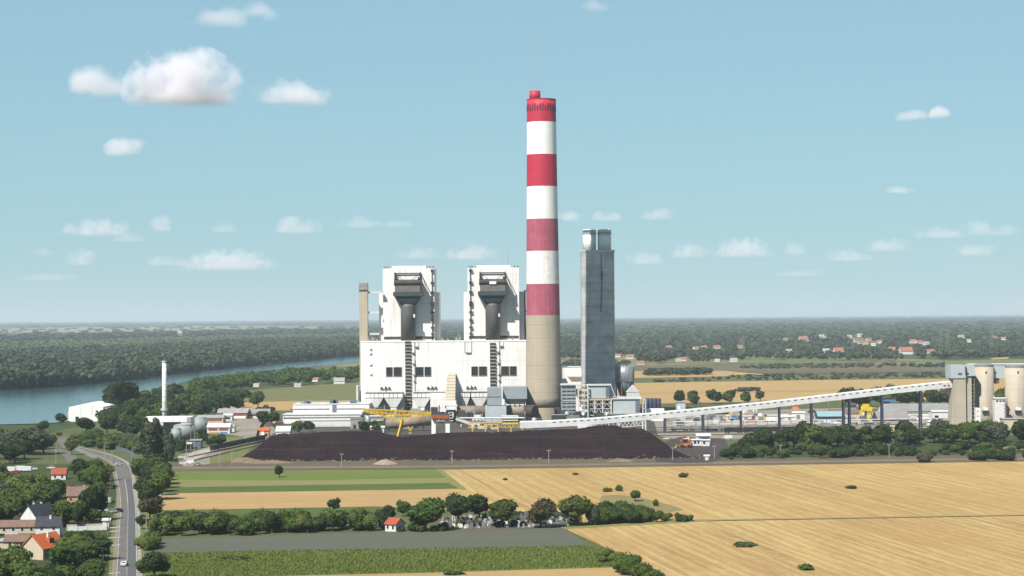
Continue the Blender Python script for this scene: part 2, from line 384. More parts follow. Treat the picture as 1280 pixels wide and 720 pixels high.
wheat_mat('stubble', (0.56, 0.405, 0.165), (0.37, 0.24, 0.098), ROW)
wheat_mat('stubble_lower', (0.56, 0.405, 0.17), (0.36, 0.23, 0.098), ROW, 6.0, 1.25)
wheat_mat('stubble_plain', (0.52, 0.36, 0.165), (0.38, 0.245, 0.11), R(82), 5.0, 0.8, False)
wheat_mat('far_wheat', (0.52, 0.36, 0.15), (0.40, 0.265, 0.12), R(80), 14.0, 0.6, False)
patch_mat('plant_ground', [(0.12, 0.105, 0.09), (0.08, 0.072, 0.064), (0.05, 0.046, 0.04)], 0.04, 0.35)
patch_mat('green_crop', [(0.085, 0.15, 0.03), (0.12, 0.17, 0.05), (0.07, 0.12, 0.028)], 0.03, 0.4, (0.2, 1, 1), R(3))
patch_mat('bright_crop', [(0.125, 0.170, 0.034), (0.165, 0.200, 0.05), (0.09, 0.13, 0.026)], 0.06, 0.5, (0.12, 1, 1), R(3))
patch_mat('olive_crop', [(0.26, 0.23, 0.09), (0.20, 0.205, 0.068), (0.14, 0.16, 0.052)], 0.06, 0.5, (0.12, 1, 1), R(3))
patch_mat('dark_crop', [(0.085, 0.118, 0.03), (0.11, 0.138, 0.038), (0.055, 0.085, 0.02)], 0.05, 0.6, (0.3, 1, 1), R(3), 0.6)
patch_mat('grey_soil', [(0.112, 0.118, 0.088), (0.132, 0.135, 0.100), (0.09, 0.098, 0.07)], 0.04, 0.6, (0.1, 1, 1), R(4), 0.4, rows=(1.4, 0.25, (0.085, 0.09, 0.07), R(86)))
patch_mat('corn', [(0.15, 0.175, 0.048), (0.19, 0.205, 0.066), (0.10, 0.13, 0.032)], 0.04, 0.9, (0.4, 1, 1), R(4), 0.8, rows=(2.4, 0.3, (0.05, 0.08, 0.02), R(9)))
patch_mat('weedy_grass', [(0.115, 0.125, 0.05), (0.07, 0.092, 0.03), (0.16, 0.145, 0.075)], 0.03, 0.4, (0.4, 1, 1), 0)
patch_mat('straw_grass', [(0.26, 0.21, 0.09), (0.17, 0.165, 0.06), (0.30, 0.225, 0.10)], 0.04, 0.3)
patch_mat('verge', [(0.14, 0.165, 0.05), (0.19, 0.185, 0.085), (0.095, 0.125, 0.035)], 0.08, 0.6)
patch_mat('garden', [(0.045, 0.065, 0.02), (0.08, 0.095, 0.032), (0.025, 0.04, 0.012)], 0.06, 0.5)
patch_mat('bare_soil', [(0.25, 0.19, 0.125), (0.20, 0.15, 0.10), (0.15, 0.12, 0.08)], 0.06, 0.7)
patch_mat('track_soil', [(0.38, 0.27, 0.125), (0.32, 0.23, 0.11), (0.25, 0.19, 0.09)], 0.05, 0.6)
patch_mat('scrub_strip', [(0.155, 0.12, 0.085), (0.12, 0.105, 0.07), (0.085, 0.08, 0.05)], 0.03, 0.5, (0.3, 1, 1))
patch_mat('yard_gravel', [(0.37, 0.315, 0.26), (0.26, 0.225, 0.185), (0.15, 0.14, 0.10)], 0.03, 0.35)
patch_mat('yard_pale', [(0.48, 0.42, 0.36), (0.40, 0.345, 0.29), (0.30, 0.26, 0.22)], 0.04, 0.4)
patch_mat('coal_dust', [(0.058, 0.046, 0.046), (0.075, 0.06, 0.056), (0.10, 0.08, 0.07)], 0.03, 0.4)
patch_mat('brown_plough', [(0.125, 0.098, 0.068), (0.165, 0.135, 0.09), (0.105, 0.11, 0.055)], 0.006, 0.05, (0.12, 1, 1))
patch_mat('olive_meadow', [(0.135, 0.14, 0.055), (0.10, 0.12, 0.042), (0.06, 0.085, 0.028)], 0.012, 0.09, (0.35, 1, 1))
patch_mat('pale_meadow', [(0.19, 0.20, 0.085), (0.155, 0.18, 0.07), (0.11, 0.14, 0.05)], 0.01, 0.06, (0.2, 1, 1))
patch_mat('mown_meadow', [(0.21, 0.185, 0.085), (0.175, 0.17, 0.07), (0.12, 0.13, 0.045)], 0.02, 0.12, (0.4, 1, 1), 0, 0.3, rows=(26.0, 0.6, (0.10, 0.12, 0.04), R(28)))
patch_mat('pale_plain', [(0.30, 0.27, 0.165), (0.24, 0.235, 0.13), (0.17, 0.19, 0.09)], 0.0015, 0.01, (0.25, 1, 1))
# road surface
t = NT('asphalt'); v = t.coord((1, 1, 1)); n1 = t.noise(v, 0.12, 5, 0.65); n2 = t.noise(t.coord((0.5, 0.03, 1)), 1.0, 4)
c = t.mix(t.ramp(n1, 0.35, 0.7), (0.105, 0.089, 0.077), (0.08, 0.075, 0.071)); c = t.mix(t.math('MULTIPLY', t.ramp(n2, 0.5, 0.7), 0.5), c, (0.05, 0.048, 0.047))
MATS['asphalt'] = t.finish(c, 0.85, bump=n1, bstr=0.1)
mat('asphalt_lane', (0.118, 0.115, 0.115), (0.095, 0.094, 0.098), 0.15, rough=0.85)
mat('road_paint', (0.62, 0.61, 0.58), (0.46, 0.45, 0.43), 0.5)
mat('road_gravel', (0.38, 0.35, 0.29), (0.27, 0.25, 0.20), 0.4)
mat('soil_shoulder', (0.27, 0.22, 0.16), (0.19, 0.16, 0.115), 0.4)
mat('paving', (0.45, 0.43, 0.39), (0.36, 0.34, 0.31), 0.4)
# the plain: a patchwork of meadows and woods
t = NT('plain'); v = t.coord((1 / 900, 1 / 420, 1), R(18))
vo = t.n('ShaderNodeTexVoronoi'); vo.inputs['Scale'].default_value = 1.0; t.l(v, vo.inputs['Vector'])
sx = t.n('ShaderNodeSeparateColor'); t.l(vo.outputs['Color'], sx.inputs[0])
nz = t.noise(t.coord((1, 1, 1)), 0.03, 5, 0.65)
c = t.mix(t.ramp(sx.outputs[0], 0.2, 0.8), (0.034, 0.05, 0.016), (0.072, 0.082, 0.03))
c = t.mix(t.math('GREATER_THAN', sx.outputs[1], 0.72), c, (0.155, 0.133, 0.07))
c = t.mix(t.math('MULTIPLY', t.ramp(nz, 0.4, 0.7), 0.55), c, (0.037, 0.047, 0.017))
MATS['plain'] = t.finish(c, 0.95, spec=0.1)
# river
t = NT('water'); v = t.coord((1 / 26, 1 / 11, 1), R(12)); n1 = t.noise(v, 1.0, 5, 0.6); n2 = t.noise(t.coord((0.006, 0.02, 1)), 1.0, 3)
c = t.mix(t.ramp(n2, 0.35, 0.65), (0.014, 0.046, 0.048), (0.021, 0.056, 0.058))
hb = t.math('ADD', t.math('MULTIPLY', n1, 1.0), t.math('MULTIPLY', t.noise(t.coord((0.5, 0.5, 1)), 1.0, 3), 0.25))
MATS['water'] = t.finish(c, 0.14, bump=hb, bstr=0.22, bdist=0.5, spec=0.22)

# ------------------------------------------------------------------ the ground and its sheets
mb = MB(); E = 62000.0
nx = 24
mb.poly([(-E, -300, 0), (E, -300, 0), (E, E, 0), (-E, E, 0)])
struct('ground', mb, 'plain')
def sheet(name, pts, m, z):
    mb = MB(); mb.poly([tuple(G(px, py, z)) for px, py in pts]); return struct(name, mb, m)
def gsheet(name, pts, m, z):        # corners given in metres on the ground
    mb = MB(); mb.poly([(x, y, z) for x, y in pts]); return struct(name, mb, m)
# near ground between the river, the works and the village
sheet('meadow', [(-420, 545), (60, 541), (200, 512), (300, 512), (700, 500), (1700, 478), (2300, 760), (-900, 790)], 'weedy_grass', 0.04)
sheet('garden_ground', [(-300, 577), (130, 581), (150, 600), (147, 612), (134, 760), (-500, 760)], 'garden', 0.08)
# fields in front
sheet('green_field', [(203, 589.5), (545, 587), (575, 611), (198, 617)], 'olive_crop', 0.10)
sheet('green_field', [(205, 590), (546, 587.4), (557, 597), (380, 600), (203, 599)], 'bright_crop', 0.15)
sheet('green_field', [(199, 609.5), (560, 603.5), (574, 610.6), (198, 616.6)], 'dark_crop', 0.15)
sheet('stubble_field', [(198, 617), (575, 611), (640, 608), (640, 640), (470, 633), (196, 639)], 'stubble_plain', 0.10)
sheet('stubble_field', [(552, 587), (1700, 571), (1900, 633), (865, 649.5), (730, 655), (560, 632), (562, 611), (575, 611)], 'stubble', 0.13)
sheet('stubble_field', [(706, 661), (866, 652), (1900, 634), (2300, 770), (905, 770), (838, 722)], 'stubble_lower', 0.13)
sheet('grass_track', [(700, 659), (866, 649.5), (905, 650), (868, 652.4), (706, 661.4)], 'olive_crop', 0.16)
sheet('field_track', [(866, 649.6), (1900, 632.3), (1900, 633.5), (868, 651.0)], 'track_soil', 0.19)
sheet('field_track', [(545, 586.6), (552, 586.4), (584, 612), (575, 612)], 'olive_crop', 0.16)
sheet('grassy_patch', [(752, 619.5), (770, 618.3), (800, 622), (838, 631), (855, 637), (820, 643), (770, 644), (745, 640)], 'straw_grass', 0.17)
sheet('grassy_patch', [(190, 638), (470, 633), (480, 640), (330, 644), (200, 645)], 'dark_crop', 0.14)
sheet('grey_field', [(186, 674.5), (480, 664.5), (706, 659.5), (738, 683), (184, 692)], 'grey_soil', 0.14)
sheet('corn_field', [(184, 692), (738, 683), (775, 709), (540, 716), (360, 720), (184, 728)], 'corn', 0.14)
sheet('stubble_field', [(775, 709), (838, 722), (905, 770), (250, 770), (300, 728), (360, 720), (540, 716)], 'stubble_plain', 0.15)
sheet('cemetery_ground', [(548, 663), (548, 648), (640, 640), (728, 637), (728, 657), (640, 661)], 'scrub_strip', 0.17)
# the strip of soil and track in front of the coal
sheet('soil_strip', [(170, 581.5), (300, 576), (880, 572), (1700, 563), (1700, 571), (552, 586.6), (200, 590)], 'scrub_strip', 0.11)
sheet('dirt_road', [(180, 584.0), (560, 582.0), (1700, 566.5), (1700, 568.4), (560, 584.2), (180, 586.2)], 'bare_soil', 0.16)
sheet('clearing', [(1205, 560), (1300, 557), (1300, 561.5), (1215, 565)], 'bare_soil', 0.19)
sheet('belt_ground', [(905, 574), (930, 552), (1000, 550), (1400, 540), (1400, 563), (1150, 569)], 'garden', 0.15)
# works yards
sheet('works_yard', [(345, 569), (310, 558), (330, 524), (460, 516), (700, 508), (810, 500), (826, 556), (800, 566)], 'plant_ground', 0.12)
sheet('rail_yard', [(800, 540), (806, 512), (900, 514), (1250, 505), (1500, 500), (1600, 545), (1000, 545), (860, 552)], 'yard_gravel', 0.12)
sheet('coal_yard', [(822, 556), (850, 546), (905, 548), (912, 560), (900, 574), (890, 578), (845, 579), (820, 577)], 'coal_dust', 0.18)
sheet('pale_yard', [(836, 533), (850, 523), (950, 520.5), (1100, 517), (1190, 516), (1190, 530), (1030, 532), (900, 535)], 'yard_pale', 0.18)
sheet('west_yard', [(228, 584), (232, 568), (300, 545), (262, 540), (255, 524), (332, 519), (346, 540), (318, 556), (298, 575)], 'yard_gravel', 0.12)
sheet('grass_bank', [(262, 580), (262, 571), (300, 556), (318, 556), (300, 575)], 'verge', 0.16)
sheet('grass_bank', [(268, 558), (276, 548), (306, 545), (300, 553)], 'verge', 0.16)
sheet('sand_path', [(222, 569), (250, 563), (320, 551.5), (322, 553.6), (262, 566), (246, 574), (232, 581), (224, 580)], 'yard_pale', 0.20)
# mid-distance fields
sheet('mown_meadow', [(284, 503), (292, 489.5), (335, 486), (448, 477), (560, 476), (560, 498), (450, 500)], 'mown_meadow', 0.3)
sheet('far_wheat_field', [(277, 514), (284, 503), (450, 500), (560, 497), (560, 511)], 'far_wheat', 0.3)
sheet('far_wheat_field', [(600, 503), (700, 484), (800, 478.6), (1010, 475), (1500, 470), (1600, 497), (1000, 501), (800, 505)], 'far_wheat', 0.3)
sheet('field_edge', [(760, 491.8), (1240, 485.8), (1240, 486.4), (760, 492.5)], 'track_soil', 0.4)
sheet('olive_meadow', [(650, 482), (700, 474), (1500, 460), (1500, 470), (1010, 475), (800, 478.6)], 'olive_meadow', 0.35)
sheet('far_wheat_field', [(700, 474), (795, 464), (905, 463.5), (960, 468), (900, 470.5), (790, 472.5)], 'far_wheat', 0.6)
sheet('ploughed_field', [(700, 466), (780, 457), (1500, 445), (1500, 460), (960, 467), (905, 463.5), (795, 464)], 'brown_plough', 0.4)
sheet('pale_meadow', [(820, 453), (860, 443.4), (1060, 441.4), (1100, 449.5), (905, 454.4)], 'pale_meadow', 0.5)
sheet('pale_meadow', [(1090, 454), (1500, 443), (1500, 447.5), (1100, 457)], 'pale_meadow', 0.5)
sheet('far_wheat_field', [(1200, 436.5), (1262, 434.4), (1258, 436.8), (1206, 438.6)], 'far_wheat', 0.9)
sheet('far_wheat_field', [(1238, 447.5), (1262, 446), (1260, 448.6), (1240, 449.5)], 'far_wheat', 0.9)
# pale strips of the plain beyond the river woods
for q in ([(-200, 413), (90, 409.5), (250, 408), (440, 407.5), (440, 411), (200, 414), (-200, 418)],
          [(155, 406.6), (320, 404.6), (318, 406.2), (160, 408)], [(230, 404.2), (450, 403.0), (450, 404.4), (235, 405.4)],
          [(40, 417.5), (110, 415), (110, 417), (40, 419.5)], [(250, 409.6), (360, 407.8), (460, 408), (456, 410.4)],
          [(1060, 399.5), (1180, 397.8), (1180, 398.8), (1062, 400.3)]):
    sheet('pale_plain', q, 'pale_plain', 1.2)
sheet('plantation_ground', [(-300, 446), (-300, 432), (300, 422), (470, 419), (470, 432), (200, 440)], 'pale_meadow', 1.0)
# river
sheet('river', [(-260, 545), (-260, 489.5), (0, 487.3), (60, 484), (144, 476), (190, 470), (225, 466), (320, 456), (380, 450), (455, 443), (600, 433), (600, 440), (450, 452.5), (380, 459), (300, 466), (236, 476), (200, 486), (140, 506), (110, 524), (62, 529), (0, 530.5)], 'water', 0.6)

# ------------------------------------------------------------------ roads
def ribbon(pts, z, off0, off1, zs=None):
    """strip between two offsets from a centre line of ground points"""
    n = len(pts); mb = MB(); vs = []
    for i, p in enumerate(pts):
        d = (pts[min(i + 1, n - 1)] - pts[max(i - 1, 0)]); d.z = 0; d.normalize(); nrm = Vector((d.y, -d.x, 0))
        a = off0[i] if isinstance(off0, list) else off0; b = off1[i] if isinstance(off1, list) else off1
        vs += [p + nrm * a + Vector((0, 0, z)), p + nrm * b + Vector((0, 0, z))]
    mb._add(vs, [(2 * i, 2 * i + 1, 2 * i + 3, 2 * i + 2) for i in range(n - 1)]); return mb
def spline(px, step=6.0):
    P = [G(*p) for p in px]; out = []
    for i in range(len(P) - 1):
        p0, p1, p2, p3 = P[max(i - 1, 0)], P[i], P[i + 1], P[min(i + 2, len(P) - 1)]
        k = max(2, int((p2 - p1).length / step))
        for j in range(k):
            s = j / k
            out.append(0.5 * ((2 * p1) + (p2 - p0) * s + (2 * p0 - 5 * p1 + 4 * p2 - p3) * s * s + (3 * p1 - p0 - 3 * p2 + p3) * s ** 3))
    out.append(P[-1]); return out
main_px = [(158, 772), (158.6, 720), (159.6, 660), (160.2, 640), (158.8, 618), (156.5, 602), (154.5, 591), (150, 580.5), (139, 573.2), (122, 567), (103, 562.2), (84, 558)]
rd = spline(main_px)
wid = [3.4 if p.y < 930 else min(4.1, 3.4 + (p.y - 930) * 0.008) for p in rd]
struct('road', ribbon(rd, 0.20, [-w for w in wid], wid), 'asphalt')
k_end = max(i for i, p in enumerate(rd) if p.y < 1000)
seg = rd[:k_end]
struct('road_lane', ribbon(seg, 0.225, 0.1, 3.2), 'asphalt_lane')
struct('road_shoulder', ribbon(rd, 0.17, wid, [w + 1.3 for w in wid]), 'road_gravel')
struct('road_shoulder', ribbon(rd, 0.17, [-w - 1.3 for w in wid], [-w for w in wid]), 'soil_shoulder')
sheet('verge', [(134, 775), (137, 690), (142, 640), (147, 612), (153, 612), (153, 640), (150, 690), (148, 775)], 'verge', 0.12)
sheet('verge', [(168, 775), (168, 690), (166, 612), (160, 592), (184, 588), (192, 640), (186, 690), (190, 775)], 'verge', 0.12)
struct('road_marking', ribbon(rd, 0.25, [w - 0.42 for w in wid], [w - 0.2 for w in wid]), 'road_paint')
struct('road_marking', ribbon(rd, 0.25, [-w + 0.2 for w in wid], [-w + 0.38 for w in wid]), 'road_paint')
dash = MB()
for i in range(0, k_end - 1):
    p, q = rd[i], rd[i + 1]
    d = (q - p).normalized(); nr = Vector((d.y, -d.x, 0)) * 0.11; q = p + d * ((q - p).length * (0.5 if p.y < 860 else 1.0)); zz = Vector((0, 0, 0.25))
    dash.poly([p - nr + zz, p + nr + zz, q + nr + zz, q - nr + zz])
struct('road_marking', dash, 'road_paint')
side = spline([(150, 580), (166, 583.5), (190, 584.5), (240, 583.6)])
struct('side_road', ribbon(side, 0.21, -3.2, 3.2), 'asphalt')
br = spline([(92, 578), (88, 571), (78, 565), (62, 561), (40, 559), (10, 558)])
struct('branch_road', ribbon(br, 0.2, -3.6, 3.6), 'asphalt')
struct('branch_road', ribbon(spline([(84, 558), (80, 552), (76, 547)]), 0.2, -4, 4), 'asphalt')
for py in (659.3, 664.2, 672, 681.5, 716.5):     # paved drive-overs on the left verge
    sheet('driveway', [(135.5, py), (150.5, py - 1.2), (150.5, py), (135.5, py + 1.2)], 'paving', 0.28)
# bare garden bed between the village trees
sheet('bare_bed', [(101, 702), (128, 700), (128, 707), (110, 711)], 'bare_soil', 0.15)

# ------------------------------------------------------------------ the air
mb = MB(); mb.box(-E - 200, E + 200, -600, E + 200, -1.0, 362.0)
t = NT('haze_air'); pv = t.n('ShaderNodeVolumePrincipled'); pv.inputs['Color'].default_value = (0.57, 0.66, 0.74, 1)
pv.inputs['Density'].default_value = 4.2e-5; pv.inputs['Anisotropy'].default_value = 0.0
t.l(pv.outputs[0], t.out.inputs['Volume']); MATS['haze_air'] = t.m
hz = struct('haze', mb, 'haze_air', 'stuff'); hz['label'] = 'thin bluish summer haze over the plain'; hz['category'] = 'haze'

# ------------------------------------------------------------------ clouds
t = NT('cloud_vapour')
tc = t.n('ShaderNodeTexCoord'); ge = t.n('ShaderNodeNewGeometry')
ln = t.n('ShaderNodeVectorMath', operation='LENGTH'); t.l(tc.outputs['Object'], ln.inputs[0])
sp = t.n('ShaderNodeSeparateXYZ'); t.l(tc.outputs['Object'], sp.inputs[0])
nv = t.noise(ge.outputs['Position'], 0.0044, 8, 0.60)
fall = t.math('MULTIPLY', t.math('SUBTRACT', 1.0, ln.outputs['Value']), 2.0)
den = t.math('ADD', fall, t.math('MULTIPLY', t.math('SUBTRACT', nv, 0.54), 5.6))
base = t.ramp(sp.outputs[2], -0.34, -0.12)
den = t.math('MULTIPLY', t.ramp(den, 0.05, 0.9), base)
oi = t.n('ShaderNodeObjectInfo')
pv = t.n('ShaderNodeVolumePrincipled'); pv.inputs['Color'].default_value = (0.86, 0.82, 0.86, 1); pv.inputs['Anisotropy'].default_value = -0.1
t.l(t.math('MULTIPLY', t.math('MULTIPLY', den, 0.0085), t.n('ShaderNodeSeparateColor').outputs[0] if False else oi.outputs['Alpha']), pv.inputs['Density'])
t.l(pv.outputs[0], t.out.inputs['Volume']); MATS['cloud_vapour'] = t.m
bmc = bmesh.new(); bmesh.ops.create_icosphere(bmc, subdivisions=3, radius=1.0)
cl_me = bpy.data.meshes.new('cloud'); bmc.to_mesh(cl_me); bmc.free(); cl_me.materials.append(MATS['cloud_vapour'])
def cloud(cx, cbase, w, h, dens, label, group=None):
    Y = max(9000.0, min(52000.0, FPX * 1350.0 / (395 - (cx - 640) * 0.008 - cbase)))
    p0 = At(cx - w / 2, cbase, Y); p1 = At(cx + w / 2, cbase, Y); top = At(cx, cbase - h, Y)
    o = bpy.data.objects.new('cloud', cl_me); COL.objects.link(o)
    rz = (top.z - p0.z) / 1.12
    o.location = ((p0.x + p1.x) / 2, Y, (p0.z + p1.z) / 2 + rz * 0.25)
    o.scale = ((p1.x - p0.x) / 2, max(250, (p1.x - p0.x) * 0.35), rz)
    o.color = (1, 1, 1, dens)
    tag(o, label, 'cloud', group)
CG = 'small clouds low over the horizon'
for c in ((230, 128, 160, 68, 1.0, 'largest white cumulus cloud, domed, high above the river'),
          (236, 129, 150, 24, 0.35, 'flat grey-white base trailing under the largest cumulus'),
          (120, 117, 84, 36, 0.45, 'ragged white cloud touching the largest cumulus on its left side'),
          (363, 129, 112, 30, 0.55, 'flat white cloud just right of the largest cumulus'),
          (272, 28, 86, 22, 0.32, 'thin streaky cloud near the top of the sky, wider half of a pair'),
          (328, 19, 66, 17, 0.36, 'thin bright cloud near the top of the sky, smaller half of a pair'),
          (158, 193, 62, 21, 0.5, 'small lone white cloud beneath the largest cumulus'),
          (1178, 145, 30, 14, 0.7, 'small white puff alone in the right half of the sky'),
          (1139, 149, 40, 11, 0.35, 'faint wisp beside the small white puff in the right sky'),
          (744, 12, 44, 14, 0.25, 'very faint wisp at the top edge above the striped chimney'),
          (1124, 241, 44, 9, 0.2, 'faint grey wisp alone in the middle of the right sky')):
    cloud(*c)
for (cx, cb, w, h, dn) in ((122, 294, 88, 20, .6), (202, 289, 32, 19, .7), (165, 302, 52, 10, .4), (281, 290, 40, 11, .4), (370, 291, 70, 18, .7),
        (448, 284, 54, 13, .5), (492, 283, 60, 8, .3), (56, 319, 30, 10, .35), (103, 331, 42, 18, .5), (285, 337, 116, 23, .5), (205, 332, 60, 12, .25),
        (524, 323, 54, 13, .35), (590, 324, 68, 17, .5), (712, 276, 36, 12, .6), (758, 276, 40, 12, .6), (825, 274, 44, 13, .6), (806, 330, 54, 14, .4),
        (860, 322, 50, 16, .5), (928, 321, 74, 22, .6), (992, 319, 36, 16, .5), (1110, 314, 64, 16, .4), (1175, 297, 66, 12, .4), (1222, 294, 34, 19, .6),
        (1256, 294, 40, 12, .4), (1218, 319, 58, 15, .4), (1060, 326, 64, 14, .3), (1000, 345, 70, 8, .2), (60, 350, 90, 9, .15)):
    cloud(cx, cb, w * 1.1, h * 1.1, dn * .27, 'small low cloud floating just above the hazy horizon', CG)
# ================================================================== the power station
def X(px, Y, py=450): return At(px, py, Y).x
def Z(py, Y, px=560): return At(px, py, Y).z
def M(Y): return Y / FPX            # metres per photo pixel at distance Y

# ------------------------------------------------------------------ boiler house: a low hall with two boiler towers
YB = 1560.0
k = M(YB)
bx0, bx1 = X(451, YB), X(659, YB); bz = Z(427, YB)
bh = thing('boiler_house', 'huge white boiler house with two tall towers and dark coal bunkers', 'power station', ((bx0 + bx1) / 2, YB, 0))
mb = MB(); mb.box(bx0, bx1, YB, YB + 62, 0, bz)
hall = mb.build('hall', 'white_cladding', bh)
mb = MB()
mb.box(bx0 - .2, bx1 + .2, YB - .25, YB + .1, bz - .2, bz + 1.0)
mb.build('parapet', 'white_paint', hall)
# roof clutter
for px, w, h in ((461, 2.2, 2.6), (466, 3.0, 3.6), (471, 2.0, 2.2), (553, 2.4, 2.4), (560, 1.6, 2.0), (571, 2.6, 3.0), (575, 1.4, 3.6), (530, 2.0, 2.2), (641, 1.8, 2.2)):
    mb = MB(); x = X(px, YB); mb.box(x - w / 2, x + w / 2, YB + 3, YB + 6, bz, bz + h)
    mb.lathe(x, YB + 4.5, [(0.5, bz + h), (0.5, bz + h + 0.8), (0.8, bz + h + 0.8), (0.8, bz + h + 1.1)], 8)
    mb.build('roof_vent', 'grey_concrete', hall)
# windows of the hall
for i, (a, b) in enumerate(((483, 490), (492.3, 501.6), (519.2, 528.7), (531, 538.2), (589.5, 596.8), (599, 608), (626.6, 635.7), (637.6, 645))):
    x0, x1 = X(a, YB), X(b, YB); z0, z1 = Z(469.4, YB), Z(458.8, YB)
    mb = MB()
    for q in ((x0 - .35, x1 + .35, z1, z1 + .35), (x0 - .35, x1 + .35, z0 - .35, z0), (x0 - .35, x0, z0, z1), (x1, x1 + .35, z0, z1)):
        mb.box(q[0], q[1], YB - .5, YB - .01, q[2], q[3])
    f = mb.build('window', 'frame_grey', bh)
    mb = MB(); mb.box(x0, x1, YB - .12, YB - .02, z0, z1); mb.build('pane', 'window_rust' if i in (1, 5, 6) else 'window_dark', f)
    mb = MB()
    for j in range(1, 3):
        xx = x0 + (x1 - x0) * j / 3; mb.box(xx - .08, xx + .08, YB - .25, YB - .13, z0, z1)
    for j in range(1, 4):
        zz = z0 + (z1 - z0) * j / 4; mb.box(x0, x1, YB - .22, YB - .14, zz - .07, zz + .07)
    mb.build('glazing_bar', 'bunker_brown', f)

def boiler_unit(ox, pipe_px, right):
    """one tower; ox = offset in photo pixels from the first tower"""
    Yt = YB + 15.0
    fx0, fx1 = X(479.2 + ox, Yt), X(543.5 + ox, Yt); ztop = Z(335, Yt); zb = bz
    wx0, wx1 = X(474.2 + ox, Yt + 6), X(549.3 + ox + (.6 if right else 0), Yt + 6); zw = Z(365, Yt)
    mb = MB(); mb.box(fx0, fx1, Yt, Yt + 46, zb + .004, ztop)
    tw = mb.build('tower', 'white_cladding', bh)
    for q0, q1 in ((wx0, fx0 - .003), (fx1 + .003, wx1)): mb = MB(); mb.box(q0, q1, Yt + 7, Yt + 40, zb + .004, zw); mb.build('side_bay', 'white_cladding', tw)
    mb = MB(); c0, c1 = X(490.5 + ox, Yt), X(533 + ox, Yt); mb.box(c0, c1, Yt + 3, Yt + 40, ztop + .004, ztop + 2.0)
    mb.build('roof_cap', 'white_paint', tw)
    mb = MB()
    for xx in (fx0 + 1, fx0 + 3.2, fx1 - 1.5, fx1 - 4):
        mb.box(xx, xx + 1.2, Yt + 1, Yt + 3, ztop + .004, ztop + 1.6)
    for i in range(24):
        xx = fx0 + .3 + (fx1 - fx0 - .6) * i / 23; mb.box(xx - .05, xx + .05, Yt + .15, Yt + .25, ztop + .004, ztop + 1.1)
    mb.box(fx0, fx1, Yt + .15, Yt + .25, ztop + 1.0, ztop + 1.12)
    mb.build('roof_railing', 'frame_grey', tw)
    mb = MB(); mb.box(X(480.3 + ox, Yt), X(542.6 + ox, Yt), Yt - .35, Yt - .01, Z(423.4, Yt), Z(420.2, Yt)); mb.build('base_band', 'bunker_brown', tw)
    # pipe with landings climbing the face
    px = pipe_px; xx = X(px, Yt); mb = MB(); mb.tube((xx, Yt - .8, zb), (xx, Yt - .8, ztop), .28, n=6)
    for py in (339, 354, 366, 379, 382, 391, 401, 410, 418):
        zz = Z(py, Yt); mb.box(xx - 1.0, xx + 1.5, Yt - 2.0, Yt - .02, zz, zz + 1.2)
        mb.tube((xx + 1.2, Yt - 1.6, zz + 1.2), (xx + 1.2, Yt - 1.6, zz + 4.2), .12, n=5)
    mb.build('landing_ladder', 'dark_steel', tw)
    if right:
        mb = MB(); mb.tube((X(636, Yt), Yt + 8, ztop), (X(636, Yt), Yt + 8, ztop + 15), .16, .06, 6); mb.build('antenna', 'frame_grey', tw)
        mb = MB(); mb.box(wx1 + .003, wx1 + 1.2, Yt + 9, Yt + 12, zb, zw + 1); mb.build('side_riser', 'dark_steel', tw)
        for py in (363.5, 389.5): mb = MB(); mb.box(wx1 + 1.2, wx1 + 6.5, Yt + 9, Yt + 11, Z(py + 1, Yt), Z(py - 1, Yt)); mb.build('bridge', 'dark_steel', tw)
    # coal bunker with its transfer tower hung in front of the tower
    a, b = X(494.2 + ox, Yt - 7), X(526.8 + ox, Yt - 7)
    Yf = Yt - 13.5                              # how far the bunker stands out
    def z(py): return Z(py, Yt - 13)
    mb = MB(); mb.box(a + .4, b - .4, Yf + .6, Yt - .01, z(364.3), z(356.6)); bunker = mb.build('coal_bunker', 'bunker_grey', bh)
    mb = MB()
    rr = (z(349) - z(356.6)) / 2; yc = Yf + rr
    prof = [(Yt - .01, z(356.6) + .004), (Yt - .01, z(349))] + [(yc + rr * math.cos(t_), z(352.8) + rr * math.sin(t_)) for t_ in [math.pi / 2 + i * math.pi / 8 for i in range(9)]]
    prof[-1] = (prof[-1][0], z(356.6) + .004)
    mb.yz(prof, a - .3, b + .3); mb.build('bunker_hood', 'bunker_brown', bunker)
    mb = MB()
    for xx in (a, b - .7):
        for yy in (Yf + .3, Yt - 1.2): mb.box(xx, xx + .7, yy, yy + .7, z(349), z(340))
        mb.beam((xx + .35, Yf + .6, z(349)), (xx + .35, Yt - 1, z(341)), .4)
    mb.beam((a, Yf + .6, z(341.2)), (b, Yf + .6, z(341.2)), .6); mb.beam((a, Yt - .9, z(341.2)), (b, Yt - .9, z(341.2)), .6)
    mb.beam((a + .4, Yf + .6, z(342)), (a + 6.5, Yf + .6, z(349)), .35); mb.beam((b - .4, Yf + .6, z(342)), (b - 6.5, Yf + .6, z(349)), .35)
    for xx in (a + .3, b - .3): mb.beam((xx, Yf + .6, z(341.2)), (xx, Yt - .5, z(341.2)), .5)
    mb.box(a, a + 2.4, Yf + .7, Yf + 3, z(349), z(344.5)); mb.box(b - 2.2, b, Yf + .7, Yf + 3, z(349), z(346))
    mb.build('top_frame', 'dark_steel', bunker)
    mb = MB(); mb.box(X(492 + ox, Yf), X(529.2 + ox, Yf), Yf - .4, Yt - .01, z(369.6), z(364.3) - .004); mb.build('bunker_ledge', 'bunker_slate', bunker)
    fa, fb = X(494 + ox, Yf), X(527 + ox, Yf); ga, gb = X(501.3 + ox, Yf), X(519.8 + ox, Yf)
    mb = MB(); mb.frustum((ga, gb, Yf + 6, Yt - .02), (fa, fb, Yf + .2, Yt - .02), z(380.5), z(369.6) - .004); mb.build('funnel', 'bunker_slate', bunker)
